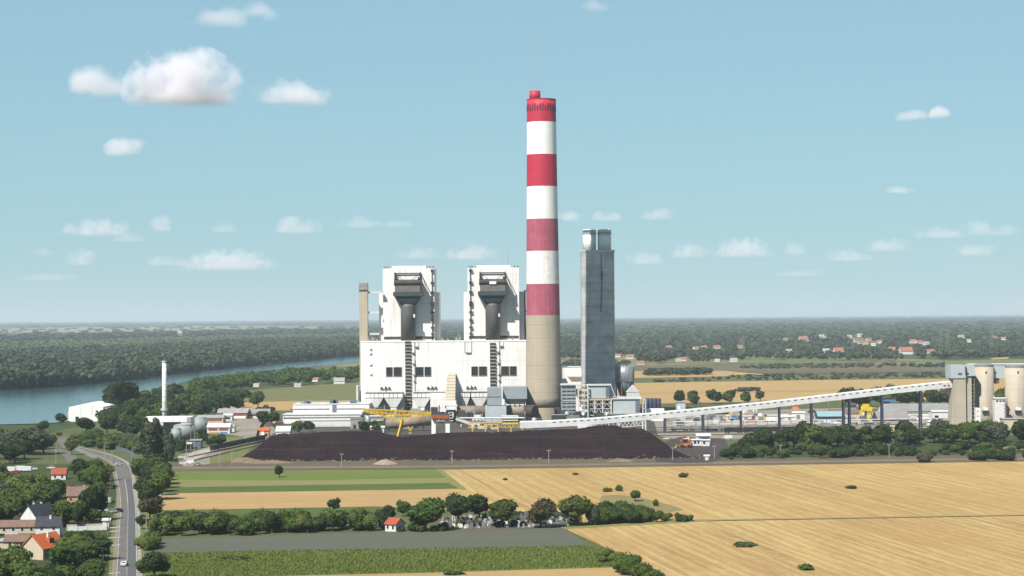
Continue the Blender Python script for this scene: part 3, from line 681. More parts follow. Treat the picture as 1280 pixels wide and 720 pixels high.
    mb = MB(); mb.frustum((X(504.5 + ox, Yf), X(517 + ox, Yf), Yf + 3.0, Yf + 8), (X(497 + ox, Yf), X(524 + ox, Yf), Yf - .1, Yf + 5), z(379), z(373.2)); mb.build('funnel_chute', 'blue_grey_steel', bunker)
    cxx = X(510.5 + ox, Yf + 7); rad = 9.3 * M(Yf)
    mb = MB(); mb.lathe(cxx, Yt - rad - .3, [(rad, zb + .004), (rad, z(383)), (rad * .97, z(381)), (rad * .86, z(379.6))], 32)
    dct = mb.build('gas_duct', 'duct_brown', bh, smooth=True)
    mb = MB(); mb.box(cxx + 4.4, cxx + 5.6, Yt - 2 * rad + 1.0, Yt - 2 * rad + 2.2, z(396.5), z(392.5)); mb.build('duct_hatch', 'white_paint', dct)
    if right:
        mb = MB(); mb.box(X(612.5, Yf), X(621, Yf), Yf - .25, Yf + .3, z(355.6), z(352)); mb.build('bunker_plate', 'white_paint', bunker)
    # cable ladder down the hall
    sx0, sx1 = X(506.6 + ox, YB), X(513.7 + ox, YB); zt = bz + .5 if not right else Z(429, YB); zl = Z(513, YB) if not right else Z(485, YB)
    mb = MB(); mb.box(sx0, sx1, YB - .9, YB - .02, zl, zt); st = mb.build('stair_shaft', 'dark_steel', bh)
    mb = MB(); n = int((zt - zl) / 2.6)
    for i in range(n):
        zz = zl + (zt - zl) * i / n; mb.box(sx0 - .1, sx1 + .1, YB - 1.5, YB - .91, zz, zz + .95)
    mb.build('stair_flight', 'grey_concrete', st)
    # service line beside it
    xx = X(518.4 + ox, YB); mb = MB(); mb.tube((xx, YB - .5, Z(488, YB)), (xx, YB - .5, bz), .22, n=6)
    for py, dx, w in ((434, .4, 2.6), (441.5, -2.2, 2.4), (455, -1.6, 2.0), (469, -1.2, 2.0), (477, -1.0, 1.6)):
        zz = Z(py, YB); mb.box(xx + dx, xx + dx + w, YB - 1.3, YB - .02, zz, zz + .9); mb.beam((xx + dx + w, YB - .6, zz), (xx + dx + w, YB - .6, zz + 4), .2)
    mb.build('service_pipe', 'frame_grey', bh)
boiler_unit(0, 540.7, False)
boiler_unit(106.0, 588.6, True)
# lightly marked frames on the hall face
mb = MB(); a, b = X(581, YB), X(589.5, YB)
for p, q in (((a, Z(427, YB)), (a, Z(441, YB))), ((b, Z(427, YB)), (b, Z(441, YB))), ((a, Z(441, YB)), (b, Z(441, YB)))):
    mb.beam((p[0], YB - .4, p[1]), (q[0], YB - .4, q[1]), .25)
mb.box(a + 1, b - .5, YB - .9, YB - .02, Z(441.8, YB), Z(440.6, YB)); mb.build('cradle', 'frame_grey', bh)
for py in (434.5, 440, 454, 466):      # small round outlets on the left end
    mb = MB(); xx = X(463, YB); mb.tube((xx, YB - 1.0, Z(py, YB)), (xx, YB + .1, Z(py, YB)), 1.1, n=14); mb.build('outlet', 'white_paint', bh)

# dust hoppers along the foot of the hall
YH = YB - 12
walk = MB()
for a, b in ((456, 503), (516, 556), (574, 609)):
    walk.box(X(a, YH), X(b, YH), YH - .5, YB - .02, Z(490.5, YH), Z(490.2, YH))
    n = int((b - a) / 3.2)
    for i in range(n + 1):
        xx = X(a + (b - a) * i / n, YH); walk.box(xx - .07, xx + .07, YH - .8, YH - .66, Z(490, YH), Z(487.6, YH))
    walk.box(X(a, YH), X(b, YH), YH - .8, YH - .66, Z(487.6, YH), Z(487.45, YH))
walk.build('hopper_walkway', 'frame_grey', bh)
for a, b in ((456, 479), (479.6, 503), (515, 538), (574, 587), (588.5, 609)):
    x0, x1 = X(a, YH), X(b, YH); m_ = (x0 + x1) / 2; w2 = (x1 - x0) * .17; zt, zm, zl = Z(490.7, YH), Z(496.5, YH), Z(508.5, YH)
    mb = MB(); mb.box(x0, x1, YH, YB - .03, zm, zt)
    mb.frustum((m_ - w2, m_ + w2, YH + 1.2, YB - 3), (x0 + .02, x1 - .02, YH + .01, YB - .04), zl, zm - .003)
    mb.box(m_ - w2 * .9, m_ + w2 * .9, YH + 1.5, YB - 3.2, Z(513, YH), zl - .003)
    hp = mb.build('ash_hopper', 'white_cladding', bh)
    mb = MB()
    for j in (.28, .5, .72): xx = x0 + (x1 - x0) * j; mb.box(xx - .1, xx + .1, YH - .25, YH - .02, zm, zt)
    mb.box(x0, x1, YH - .22, YH - .02, zm - .1, zm + .15); mb.box(m_ - 1.2, m_ + 1.2, YH + 1.2, YH + 2.2, Z(500.4, YH), Z(499.2, YH)); mb.build('stiffener', 'frame_grey', hp)
for px in (480, 538.5, 588):            # cross-shaped lamp brackets above the hoppers
    mb = MB(); xx = X(px, YH); zz = Z(485, YH); mb.beam((xx, YB - .6, Z(489, YH)), (xx, YB - .6, zz + 2), .25); mb.beam((xx - 4, YB - .6, zz - .6), (xx + 4, YB - .6, zz - .6), .35)
    for d in (-3.4, 0, 2.6): mb.box(xx + d, xx + d + 1.3, YB - 1.4, YB - .3, zz - .4, zz + .7)
    mb.build('lamp_bracket', 'dark_steel', bh)
mb = MB(); mb.box(X(537.8, YH), X(557.5, YH), YH - 4, YB - .03, Z(514.5, YH), Z(491, YH)); bb = mb.build('transfer_house', 'white_cladding', bh)
for px in (541, 549.3):
    mb = MB(); mb.box(X(px, YH) - .45, X(px, YH) + .45, YH - 4.15, YH - 4.01, Z(511, YH), Z(508, YH)); mb.build('slot_window', 'window_dark', bb)
mb = MB()
for px in (542, 546, 551, 556): mb.box(X(px, YH) - .8, X(px, YH) + .8, YH - 3, YH - 1.4, 0, Z(514.5, YH))
mb.build('stilt', 'white_paint', bb)
mb = MB(); mb.box(X(538, YH), X(557, YH), YH - 2, YB - 1, Z(517, YH), Z(514.6, YH)); mb.build('underframe', 'dark_steel', bb)
mb = MB(); mb.box(X(455, YB), X(657, YB), YB - .3, YB - .02, 1, Z(513, YB)); mb.build('dark_plinth', 'grey_concrete', bh)

# inclined coal gallery climbing into the hall
cgY0, cgY1 = YB - 52, YB - .5
ig = thing('inclined_gallery', 'steep beige conveyor gallery running up into the white hall face', 'conveyor', (X(561, YB), cgY0, 0))
mb = MB(); xa0, xa1 = X(556, cgY0), X(568.5, cgY0); xb0, xb1 = X(559.5, YB), X(569.5, YB)
z0, z1 = Z(504, cgY0), Z(466, YB); th = 6.5
mb._add([(xa0, cgY0, z0 - 4), (xa1, cgY0, z0 - 4), (xa1, cgY0, z0), (xa0, cgY0, z0), (xb0, cgY1, z1 - th), (xb1, cgY1, z1 - th), (xb1, cgY1, z1), (xb0, cgY1, z1)],
        [(0, 1, 2, 3), (7, 6, 5, 4), (1, 0, 4, 5), (2, 1, 5, 6), (3, 2, 6, 7), (0, 3, 7, 4)])
mb.build('gallery', 'beige_concrete', ig)
for i in range(1, 10):
    mb = MB(); s_ = i / 10; yy = cgY0 + (cgY1 - cgY0) * s_; zz = z0 + (z1 - z0) * s_ + .12
    mb.beam((xa0 + (xb0 - xa0) * s_ - .2, yy, zz), (xa1 + (xb1 - xa1) * s_ + .2, yy, zz), .35)
    mb.build('roof_rib', 'grey_concrete', ig)
mb = MB(); mb.box(xa0 - 1.5, xa1 + 1, cgY0 - 8, cgY0 - .01, Z(506.5, cgY0), Z(501, cgY0)); mb.box(xa0 + 1.2, xa1 + .8, cgY0 - 9, cgY0 - .5, Z(511.5, cgY0), Z(507.2, cgY0)); mb.build('head_house', 'white_paint', ig)
mb = MB(); mb.box(xa0 + 1.5, xa1, cgY0 - 8.6, cgY0 - 1, Z(513.5, cgY0), Z(511.6, cgY0)); mb.build('head_frame', 'dark_steel', ig)
mb = MB()
for xx in (X(561, cgY0), X(566.3, cgY0)): mb.box(xx - .5, xx + .5, cgY0 - 8, cgY0 - 7, 4, Z(513.5, cgY0))
for i in range(5):
    zz = Z(515.5 + i * 3.4, cgY0); mb.box(X(561, cgY0), X(566.3, cgY0), cgY0 - 8.2, cgY0 - 6.8, zz, zz + .6)
mb.box(X(564.3, cgY0), X(566.8, cgY0), cgY0 - 7, cgY0 - 6, 4, Z(513.5, cgY0))
mb.build('trestle', 'white_metal', ig)
mb = MB(); mb.box(X(557, cgY0), X(570, cgY0), cgY0 - 5, cgY0, 0, Z(514, cgY0)); mb.build('dark_chute', 'navy_steel', ig)

# ------------------------------------------------------------------ beige lift tower left of the hall
YL = YB + 8
lt = thing('lift_tower', 'slender beige concrete stair tower standing left of the boiler house', 'stair tower', (X(454, YL), YL, 0))
mb = MB(); mb.box(X(449.6, YL), X(459.8, YL), YL, YL + 8, 0, Z(363, YL)); mb.build('shaft', 'beige_concrete', lt)
mb = MB(); mb.box(X(448.8, YL), X(460.2, YL), YL - .6, YL + 8.6, Z(361.6, YL), Z(357, YL)); mb.box(X(449.4, YL), X(459.8, YL), YL - .3, YL + 8.3, Z(356.6, YL), Z(352.6, YL)); mb.build('head_ring', 'grey_concrete', lt)
mb = MB(); mb.box(X(449.4, YL), X(459.9, YL), YL - .3, YL + 8.3, Z(363, YL) + .003, Z(361.6, YL) - .003); mb.box(X(449.4, YL), X(459.9, YL), YL - .2, YL + 8.2, Z(357, YL) + .003, Z(356.6, YL) - .003); mb.build('head_louvre', 'bunker_brown', lt)
for py, nx_ in ((364.6, 478.8), (389.8, 474.0), (416.6, 474.0)):
    mb = MB(); mb.box(X(459.8, YL) + .01, X(nx_, YL), YL + 2, YL + 5, Z(py + 1.3, YL), Z(py - 1.2, YL)); mb.build('bridge', 'white_metal', lt)
vt = thing('vent_tower', 'low narrow white louvred tower beside the foot of the beige lift tower', 'tower', (X(447.5, YL), YL - 6, 0))
mb = MB(); mb.box(X(446, YL), X(449.4, YL), YL - 8, YL - 3, 0, Z(480.5, YL)); mb.build('shaft', 'white_metal', vt)
mb = MB(); mb.box(X(448, YL), X(449.3, YL), YL - 8.15, YL - 8.01, Z(503, YL), Z(481, YL)); mb.build('louvre', 'frame_grey', vt)

# ------------------------------------------------------------------ long white office and turbine building
YP = 1500.0
tb = thing('machine_hall', 'long low white two-tier building left of the boiler house', 'building', (X(405, YP), YP, 0))
mb = MB(); mb.box(X(353, YP), X(457, YP), YP, YP + 26, 0, Z(517.5, YP)); mb.build('wall', 'white_cladding', tb)
mb = MB(); mb.box(X(361, YP), X(458, YP), YP + 26.01, YP + 56, 0, Z(506.5, YP)); mb.build('upper_wall', 'white_cladding', tb)
mb = MB(); mb.box(X(352.4, YP), X(457.4, YP), YP - .5, YP + 26, Z(517.4, YP), Z(516.4, YP)); mb.build('roof', 'white_metal', tb)
mb = MB(); mb.box(X(360.6, YP), X(458.4, YP), YP + 25.6, YP + 56.4, Z(506.4, YP), Z(505.6, YP)); mb.build('upper_roof', 'white_metal', tb)
for (a, b, p0, p1, yy) in ((354, 455, 521.8, 520, YP), (362.5, 411, 510.8, 509.4, YP + 26), (417, 456, 510.8, 509.4, YP + 26), (363, 456, 515.8, 514.6, YP + 26)):
    mb = MB(); mb.box(X(a, yy), X(b, yy), yy - .2, yy - .01, Z(p0, yy), Z(p1, yy)); w_ = mb.build('window_band', 'window_dark', tb)
    mb = MB(); n = int((b - a) / 2.6)
    for i in range(1, n): xx = X(a + (b - a) * i / n, yy); mb.box(xx - .18, xx + .18, yy - .32, yy - .21, Z(p0, yy), Z(p1, yy))
    mb.build('mullion', 'white_paint', w_)
for px, w, h in ((378, 4, 2.0), (380.5, 2, 2.6), (410.5, 5, 3.6), (414, 4, 2.4), (437, 5, 2.4), (372, 3, 1.6)):
    mb = MB(); xx = X(px, YP); mb.box(xx - w / 2, xx + w / 2, YP + 34, YP + 38, Z(505.6, YP) + .01, Z(505.6, YP) + h); mb.build('roof_unit', 'blue_grey_steel' if w > 3.5 else 'grey_concrete', tb)
mb = MB(); mb.box(X(411, YP), X(416.4, YP), YP + 25.7, YP + 26.0, Z(516, YP), Z(506.8, YP)); mb.build('stair_core', 'blue_grey_steel', tb)
an = thing('workshop', 'flat white workshop with grey gates in front of the long white building', 'building', (X(425, 1455), 1455, 0))
mb = MB(); mb.box(X(371, 1455), X(438, 1455), 1455, 1478, 0, Z(524.5, 1455)); mb.build('wall', 'white_plaster', an)
mb = MB(); mb.box(X(370.6, 1455), X(438.4, 1455), 1454.6, 1478.4, Z(524.4, 1455), Z(523.9, 1455)); mb.build('roof', 'white_metal', an)
for px in (389, 396, 403, 412, 425.5):
    mb = MB(); mb.box(X(px, 1455), X(px + 5, 1455), 1454.85, 1454.99, 1, Z(530.5, 1455)); mb.build('gate', 'grey_cladding', an)

# ------------------------------------------------------------------ striped chimney
YC = 1530.0
ch = thing('chimney', 'giant red and white banded chimney on a bare beige concrete base', 'chimney', (X(679, YC), YC, 0))
cxC = X(678.9, YC, 400)
HC = Z(125.2, YC, 679)
zs_ = [0.0] + [Z(p, YC, 679) for p in (508.5, 394, 355, 314, 274, 233.5, 193.6, 153.2)] + [HC]
def rC(z):                                       # gentle taper
    u = z / HC
    return 14.25 - 3.2 * u ** 0.8 + 0.55 * max(0, (u - .85))
names = ['shaft', 'faded_red_band', 'dirty_white_band', 'faded_red_band', 'white_band', 'red_band', 'white_band', 'red_band']
mt = ['chimney_concrete', 'chimney_faded_red', 'chimney_dirty_white', 'chimney_faded_red', 'chimney_white', 'chimney_red', 'chimney_white', 'chimney_red']
for i in range(8):
    a, b = zs_[i + 1], zs_[i + 2]; n = 10 if i == 0 else 3
    prof = [(rC(a + (b - a) * j / n), a + (b - a) * j / n + (.002 if j == 0 else 0)) for j in range(n + 1)]
    mb = MB(); mb.lathe(cxC, YC, prof, 64, cap0=(i == 0), cap1=(i == 7)); mb.build(names[i], mt[i], ch, smooth=True)
mb = MB(); r_ = rC(0) + .12                      # foot: four piers between the duct openings
hw = 0.52
for c_, q in ((-math.pi / 2, hw * 1.15), (math.pi / 2, hw * 1.15), (0, .2), (math.pi, .2)): mb = MB(); mb.sector(cxC, YC, r_ - .5, 1.4, 0, zs_[1], c_ - q, c_ + q, 12); mb.build('foot_pier', 'chimney_concrete', ch)
mb = MB(); mb.lathe(cxC, YC, [(8.5, 0), (8.5, zs_[1] - .01)], 24); mb.build('inner_flue', 'flue_dark', ch)
mb = MB(); mb.lathe(cxC - 4.9, YC, [(4.25, HC), (4.25, Z(114.6, YC)), (3.7, Z(114.6, YC)), (3.7, HC + 2)], 28, cap1=True)
fl = mb.build('flue_top', 'chimney_red', ch, smooth=True)
for i in range(34):                              # ventilation slots under the rim
    a = 2 * math.pi * i / 34; z1_ = HC - 4.2; rr = rC(z1_) + .03; c, s_ = math.cos(a), math.sin(a)
    if s_ > .35: continue
    mb = MB(); p = Vector((cxC + rr * c, YC + rr * s_, 0)); tx = Vector((-s_, c, 0)) * .42; o_ = Vector((c, s_, 0)) * .1
    hgt = 5.6 if i % 3 else 3.6
    pts = [p - tx - o_, p + tx - o_, p + tx + o_, p - tx + o_]
    mb._add([q + Vector((0, 0, HC - 9)) for q in pts] + [q + Vector((0, 0, HC - 9 + hgt)) for q in pts], [(3, 2, 1, 0), (4, 5, 6, 7), (0, 1, 5, 4), (1, 2, 6, 5), (2, 3, 7, 6), (3, 0, 4, 7)])
    mb.build('vent_slot', 'flue_dark', ch)
mb = MB(); rr = rC(HC)
mb.lathe(cxC, YC, [(rr - .2, HC + .004), (rr + .25, HC + .004), (rr + .25, HC + .5), (rr - .2, HC + .5)], 64, False, False); mb.build('rim', 'chimney_red', ch)
mb = MB(); mb.box(cxC - .7, cxC + 1.1, YC - rC(22) - .25, YC - rC(22) + .6, Z(501, YC), Z(499, YC)); mb.build('hatch', 'grey_concrete', ch)
# smoke
t = NT('thin_smoke'); tc = t.n('ShaderNodeTexCoord'); spz = t.n('ShaderNodeSeparateXYZ'); t.l(tc.outputs['Generated'], spz.inputs[0])
nn = t.noise(t.n('ShaderNodeNewGeometry').outputs['Position'], 0.06, 4)
fx_ = t.math('SUBTRACT', 1.0, t.math('MULTIPLY', t.math('ABSOLUTE', t.math('SUBTRACT', spz.outputs[0], 0.5)), 2.0), clamp=True)
fz_ = t.math('SUBTRACT', 1.0, spz.outputs[2], clamp=True)
pv = t.n('ShaderNodeVolumePrincipled'); pv.inputs['Color'].default_value = (0.45, 0.43, 0.47, 1)
t.l(t.math('MULTIPLY', t.math('MULTIPLY', fx_, t.math('ADD', fz_, 0.25)), t.math('MULTIPLY', nn, 0.02)), pv.inputs['Density']); t.l(pv.outputs[0], t.out.inputs['Volume']); MATS['thin_smoke'] = t.m
mb = MB(); zt_ = Z(114, YC); mb.lathe(cxC - 4.9, YC, [(3.4, zt_ + .3), (5.5, zt_ + 22), (8, zt_ + 45), (10, zt_ + 66)], 20)
sm = struct('smoke', mb, 'thin_smoke', 'stuff'); sm['label'] = 'faint grey smoke rising from the striped chimney'; sm['category'] = 'smoke'

# ------------------------------------------------------------------ grey absorber tower
YF = 1601.0
ft = thing('absorber_tower', 'tall square grey clad tower topped by two white flues', 'tower', (X(747.5, YF), YF + 13, 0))
tz = Z(314.5, YF, 747)
mb = MB(); mb.box(X(727.3, YF, 400), X(768.4, YF, 400), YF, YF + 27, 0, tz); tw_ = mb.build('shaft', 'tower_cladding', ft)
mb = MB(); mb.box(X(727, YF, 315), X(768.6, YF, 315), YF - .3, YF + 27.3, tz + .003, tz + 1.3); mb.build('parapet', 'white_metal', ft)
mb = MB(); xx = X(752.5, YF); mb.tube((xx - .6, YF - .6, Z(392, YF)), (xx + .8, YF - .6, Z(340, YF)), .4, .3, 6); mb.tube((xx, YF - .6, Z(352, YF)), (xx, YF - .6, Z(318, YF)), .3, .25, 6); mb.build('riser_pipe', 'bunker_slate', ft)
for px0, px1 in ((729.3, 745.7), (747.8, 764.8)):
    r_ = (px1 - px0) / 2 * M(YF); cc = X((px0 + px1) / 2, YF, 300)
    zt_ = Z(286.2, YF, 747); zr = Z(291.2, YF, 747)
    mb = MB(); mb.lathe(cc, YF + 11, [(r_, tz + 1.31), (r_, zr - .6)], 36, True, True); f = mb.build('flue', 'white_paint', ft, smooth=True)
    mb = MB(); mb.lathe(cc, YF + 11, [(r_ * 1.06, zr - .59), (r_ * 1.06, zr + .7)], 36); mb.build('flue_ring', 'grey_cladding', f)
    mb = MB(); mb.lathe(cc, YF + 11, [(r_ * 1.0, zr + .71), (r_ * 1.0, zt_ - .8), (r_ * 1.05, zt_ - .8), (r_ * 1.05, zt_)], 36); mb.build('flue_lip', 'white_paint', f, smooth=True)

# ribbed drum with a dark cone behind the tower
YD = 1598.0
dr = thing('gas_drum', 'ribbed silver drum on a dark cone right of the grey tower', 'tank', (X(780, YD), YD, 0))
x0, x1 = X(769.2, YD), X(793, YD); cc = (x0 + x1) / 2; r_ = (x1 - x0) / 2
mb = MB(); mb.lathe(cc, YD + r_, [(r_, Z(479, YD)), (r_, Z(459.5, YD))], 40); mb.build('drum', 'silver_rib', dr, smooth=True)
mb = MB()
for i in range(40):
    a = 2 * math.pi * i / 40
    if math.sin(a) < .3:
        p = (cc + r_ * 1.012 * math.cos(a), YD + r_ + r_ * 1.012 * math.sin(a)); mb.box(p[0] - .16, p[0] + .16, p[1] - .16, p[1] + .16, Z(479, YD), Z(459.5, YD))
mb.build('rib', 'grey_cladding', dr)
mb = MB(); mb.lathe(cc, YD + r_, [(r_ * .45, Z(499, YD)), (r_ * .98, Z(479, YD) - .01)], 40); mb.build('cone', 'bunker_slate', dr, smooth=True)
mb = MB()
for i in range(8):
    a = 2 * math.pi * (i + .5) / 8; p = (cc + r_ * .95 * math.cos(a), YD + r_ + r_ * .95 * math.sin(a)); mb.tube((p[0], p[1], 0), (p[0], p[1], Z(480, YD)), .5, n=6)
mb.build('leg', 'blue_grey_steel', dr)
mb = MB(); mb.box(X(783, YD - 12), X(799, YD - 12), YD - 12, YD - 4, 0, Z(492, YD - 12)); mb.xz([(X(782.5, YD - 12), Z(492, YD - 12) + .003), (X(799.5, YD - 12), Z(492, YD - 12) + .003), (X(791, YD - 12), Z(483, YD - 12))], YD - 12.3, YD - 3.7)
mb.build('pump_house', 'white_metal', dr)
# white hall behind, between chimney and tower
wb = thing('white_hall', 'plain white hall between the chimney and the grey tower', 'building', (X(714, 1625), 1625, 0))
mb = MB(); mb.box(X(697, 1625), X(729, 1625), 1625, 1650, 0, Z(460.2, 1625)); mb.build('wall', 'white_cladding', wb)
mb = MB(); mb.box(X(696.8, 1625), X(729.2, 1625), 1624.7, 1650.3, Z(460.2, 1625) + .003, Z(459.8, 1625)); mb.build('roof', 'white_metal', wb)
mb = MB(); mb.xz([(X(709, 1610), Z(472.5, 1610)), (X(728, 1610), Z(472.5, 1610)), (X(726, 1610), Z(478.6, 1610)), (X(714.5, 1610), Z(478.6, 1610))], 1610, 1618); mb.build('brown_canopy', 'duct_rust', wb)

# ------------------------------------------------------------------ racks and filter houses in front of the tower
YR = 1490.0
def zr(py): return Z(py, YR, 740)
def xr(px): return X(px, YR, 500)
lh = thing('louvred_filter_house', 'dark blue-grey louvred steel block immediately right of the chimney foot', 'filter house', (xr(712), YR + 5, 0))
for p0, p1 in ((501, 482.5), (520, 502.4)):
    mb = MB(); mb.box(xr(702), xr(720.5), YR + 10, YR + 24, zr(p0), zr(p1)); b_ = mb.build('block', 'grey_cladding', lh)
    mb = MB(); n = 4
    for i in range(n):
        zz = zr(p0) + (zr(p1) - zr(p0)) * (i + .5) / n
        for j in (0, .36, .7): xx = xr(703.2) + (xr(719.5) - xr(703.2)) * j; mb.box(xx, xx + 3.0, YR + 9.8, YR + 9.99, zz - .45, zz + .45)
    mb.build('louvre', 'dark_steel', b_)
mb = MB(); mb.box(xr(701), xr(722), YR + 9, YR + 25, zr(482), zr(480.6)); mb.build('roof', 'white_metal', lh)
mb = MB()
for px in (703, 708, 713, 719): mb.box(xr(px) - .3, xr(px) + .3, YR + 11, YR + 12, 0, zr(520))
mb.build('stilt', 'dark_steel', lh)
pt = thing('pipe_rack_tower', 'white steel stair tower with yellow zigzag flights beneath the grey tower', 'stair tower', (xr(729), YR, 0))
mb = MB(); zt_ = zr(480.5)
for px in (723.2, 734.8):
    for yy in (YR, YR + 6): mb.box(xr(px) - .4, xr(px) + .4, yy - .4, yy + .4, 0, zt_)
for i in range(8):
    zz = zr(526 - i * 6.4)
    for yy in (YR, YR + 6): mb.beam((xr(723), yy, zz), (xr(735), yy, zz), .55)
mb.build('frame', 'white_metal', pt)
for i in range(7):
    a, b = (723.6, 734.4) if i % 2 else (734.4, 723.6)
    mb = MB(); mb.beam((xr(a), YR + 2, zr(526 - i * 6.4)), (xr(b), YR + 2, zr(526 - (i + 1) * 6.4)), 1.1, .8); mb.build('stair_flight', 'yellow_paint' if i > 2 else 'white_metal', pt)
rk = thing('filter_rack', 'grey box filter carried on an open white steel rack with yellow floor', 'filter house', (xr(749), YR + 4, 0))
mb = MB(); mb.box(xr(735.6), xr(762), YR + 3, YR + 18, zr(498), zr(482.4)); mb.build('filter_box', 'pale_cladding', rk)
mb = MB(); mb.box(xr(757.5), xr(761.9), YR + 2.8, YR + 2.99, zr(497), zr(484)); mb.build('shade_panel', 'blue_grey_steel', rk)
mb = MB(); mb.box(xr(735), xr(764.5), YR + 2, YR + 18, zr(482.3), zr(481)); 
for i in range(14): xx = xr(735 + 29.5 * i / 13); mb.beam((xx, YR + 2, zr(481)), (xx, YR + 2, zr(479.4)), .2)
mb.build('roof', 'white_metal', rk)
mb = MB(); mb.box(xr(734.5), xr(766), YR + 1, YR + 17, zr(500.6), zr(498.6)); mb.build('yellow_floor', 'pale_yellow', rk)
mb = MB()
for px in (735.5, 743.6, 753.4, 764): mb.box(xr(px) - .45, xr(px) + .45, YR + 1, YR + 1.9, 0, zr(500.7))
for py in (519, 511, 505): mb.beam((xr(735), YR + 1.4, zr(py)), (xr(764), YR + 1.4, zr(py)), .45)
mb.beam((xr(764), YR + 2.4, zr(482)), (xr(769.5), YR + 2.4, zr(497)), .5)
mb.build('rack', 'white_metal', rk)
mb = MB()
for i, px in enumerate((735.5, 743.6, 753.4)):
    b = (743.6, 753.4, 764)[i]
    for p0, p1 in ((519, 511), (511, 505), (505, 500)):
        mb.beam((xr(px), YR + 1.8, zr(p0)), (xr((px + b) / 2), YR + 1.8, zr(p1)), .4); mb.beam((xr((px + b) / 2), YR + 1.8, zr(p1)), (xr(b), YR + 1.8, zr(p0)), .4)
mb.build('bracing', 'white_metal', rk)
mb = MB(); mb.box(xr(736), xr(763), YR + 10, YR + 17, 2, zr(501)); mb.build('back_screen', 'dark_steel', rk)
for px in (729, 758.6):
    mb = MB(); mb.lathe(xr(px), YR - 1.5, [(1.4, zr(519)), (1.4, zr(515))], 12); mb.build('white_vessel', 'white_paint', rk)
pb = thing('pump_building', 'flat pale blue-grey building with white railed roof by the rack', 'building', (xr(783), YR, 0))
mb = MB(); mb.box(xr(766.5), xr(800), YR + 2, YR + 26, 0, zr(499.5)); mb.build('wall', 'pale_cladding', pb)
mb = MB(); mb.box(xr(794.5), xr(799.9), YR + 1.8, YR + 1.99, 3, zr(501)); mb.build('corner_panel', 'blue_grey_steel', pb)
mb = MB(); mb.box(xr(766), xr(803), YR + 1, YR + 27, zr(499.4), zr(498.2))
for i in range(16): xx = xr(767 + 34.5 * i / 15); mb.beam((xx, YR + 1.2, zr(498.2)), (xx, YR + 1.2, zr(495.6)), .2)
mb.beam((xr(766.5), YR + 1.2, zr(495.7)), (xr(802), YR + 1.2, zr(495.7)), .3)
mb.build('roof', 'white_metal', pb)
mb = MB(); mb.box(xr(764), xr(806), YR - 3, YR + 1.9, zr(519.6), zr(516.8)); mb.build('loading_deck', 'beige_concrete', pb)
mb = MB()
for px in (803.5, 807): 
    for yy in (YR, YR + 8): mb.box(xr(px) - .35, xr(px) + .35, yy, yy + .7, 0, zr(500))
for py in (518, 512, 506, 501): mb.box(xr(803), xr(807.5), YR, YR + 8, zr(py), zr(py - .7))
mb.build('stair_frame', 'white_metal', pb)
db = thing('dark_silo_battery', 'dark blue ribbed silo battery right of the pale blue-grey building', 'silo', (xr(818), YR + 20, 0))
for i in range(4):
    mb = MB(); mb.lathe(xr(811.2 + i * 5), YR + 22, [(2.9 * M(YR), 0), (2.9 * M(YR), zr(501)), (1.2, zr(500))], 14); mb.build('silo', 'navy_steel', db, smooth=True)
mb = MB(); mb.box(xr(807), xr(831), YR + 6, YR + 12, 0, zr(512)); mb.build('base_block', 'white_paint', db)

# ------------------------------------------------------------------ flue ducts between boilers and chimney
YU = 1505.0
fd = thing('flue_duct', 'big brown round flue duct lying left of the chimney foot', 'duct', (X(640, YU), YU, 0))
yc = YU + 6; zc = Z(514.2, YU, 640); r_ = 7.0 * M(YU)
mb = MB(); mb.tube((X(570.5, YU), yc, zc), (X(608, YU), yc, zc), r_, n=32); mb.build('duct_run', 'duct_rust', fd, smooth=True)
mb = MB(); mb.tube((X(628, YU), yc, zc), (X(669, YU), yc, zc), r_ * 1.02, n=32); mb.build('duct_run', 'duct_rust', fd, smooth=True)
mb = MB(); mb.tube((X(657, YU), yc, zc - .3), (X(668.5, YU), yc - 5.5, zc - .3), r_ * 1.05, n=32); mb.build('duct_elbow', 'bunker_brown', fd, smooth=True)
mb = MB()
for px in (575, 583, 592, 600, 632, 640, 648, 656, 663): mb.box(X(px, YU) - .5, X(px, YU) + .5, yc - 4, yc + 4, 0, zc - r_ * .55)
mb.build('saddle', 'dark_steel', fd)
gh = thing('fan_house', 'stepped grey clad fan house in front of the second boiler unit', 'building', (X(620, YU), YU - 8, 0))
Yg = YU - 10
mb = MB(); mb.box(X(608.6, Yg), X(626.4, Yg), Yg, Yg + 24, Z(508, Yg), Z(485.2, Yg)); mb.build('upper_block', 'grey_cladding', gh)
mb = MB(); mb.box(X(606, Yg), X(632.4, Yg), Yg - 3, Yg + 14, 0, Z(508, Yg) - .004); mb.build('lower_block', 'pale_cladding', gh)
mb = MB(); mb.box(X(608.4, Yg), X(626.6, Yg), Yg - .3, Yg - .01, Z(507.6, Yg), Z(506.6, Yg)); mb.box(X(608.4, Yg), X(626.6, Yg), Yg - .25, Yg - .01, Z(496.8, Yg), Z(496, Yg)); mb.build('flashing', 'blue_grey_steel', gh)
mb = MB(); mb.box(X(628, Yg + 12), X(658.5, Yg + 12), Yg + 12, Yg + 34, Z(500, Yg), Z(485, Yg)); mb.build('filter_block', 'grey_cladding', gh)
mb = MB(); mb.frustum((X(633, Yg + 12), X(656, Yg + 12), Yg + 16, Yg + 30), (X(629.5, Yg + 12), X(658, Yg + 12), Yg + 12.1, Yg + 34), Z(507, Yg), Z(500, Yg) - .004); mb.build('filter_hopper', 'pale_cladding', gh)
mb = MB()
for px in (631, 637, 643, 649, 655): mb.box(X(px, Yg + 12) - .35, X(px, Yg + 12) + .35, Yg + 13, Yg + 14, 0, Z(500, Yg))
mb.build('stilt', 'dark_steel', gh)
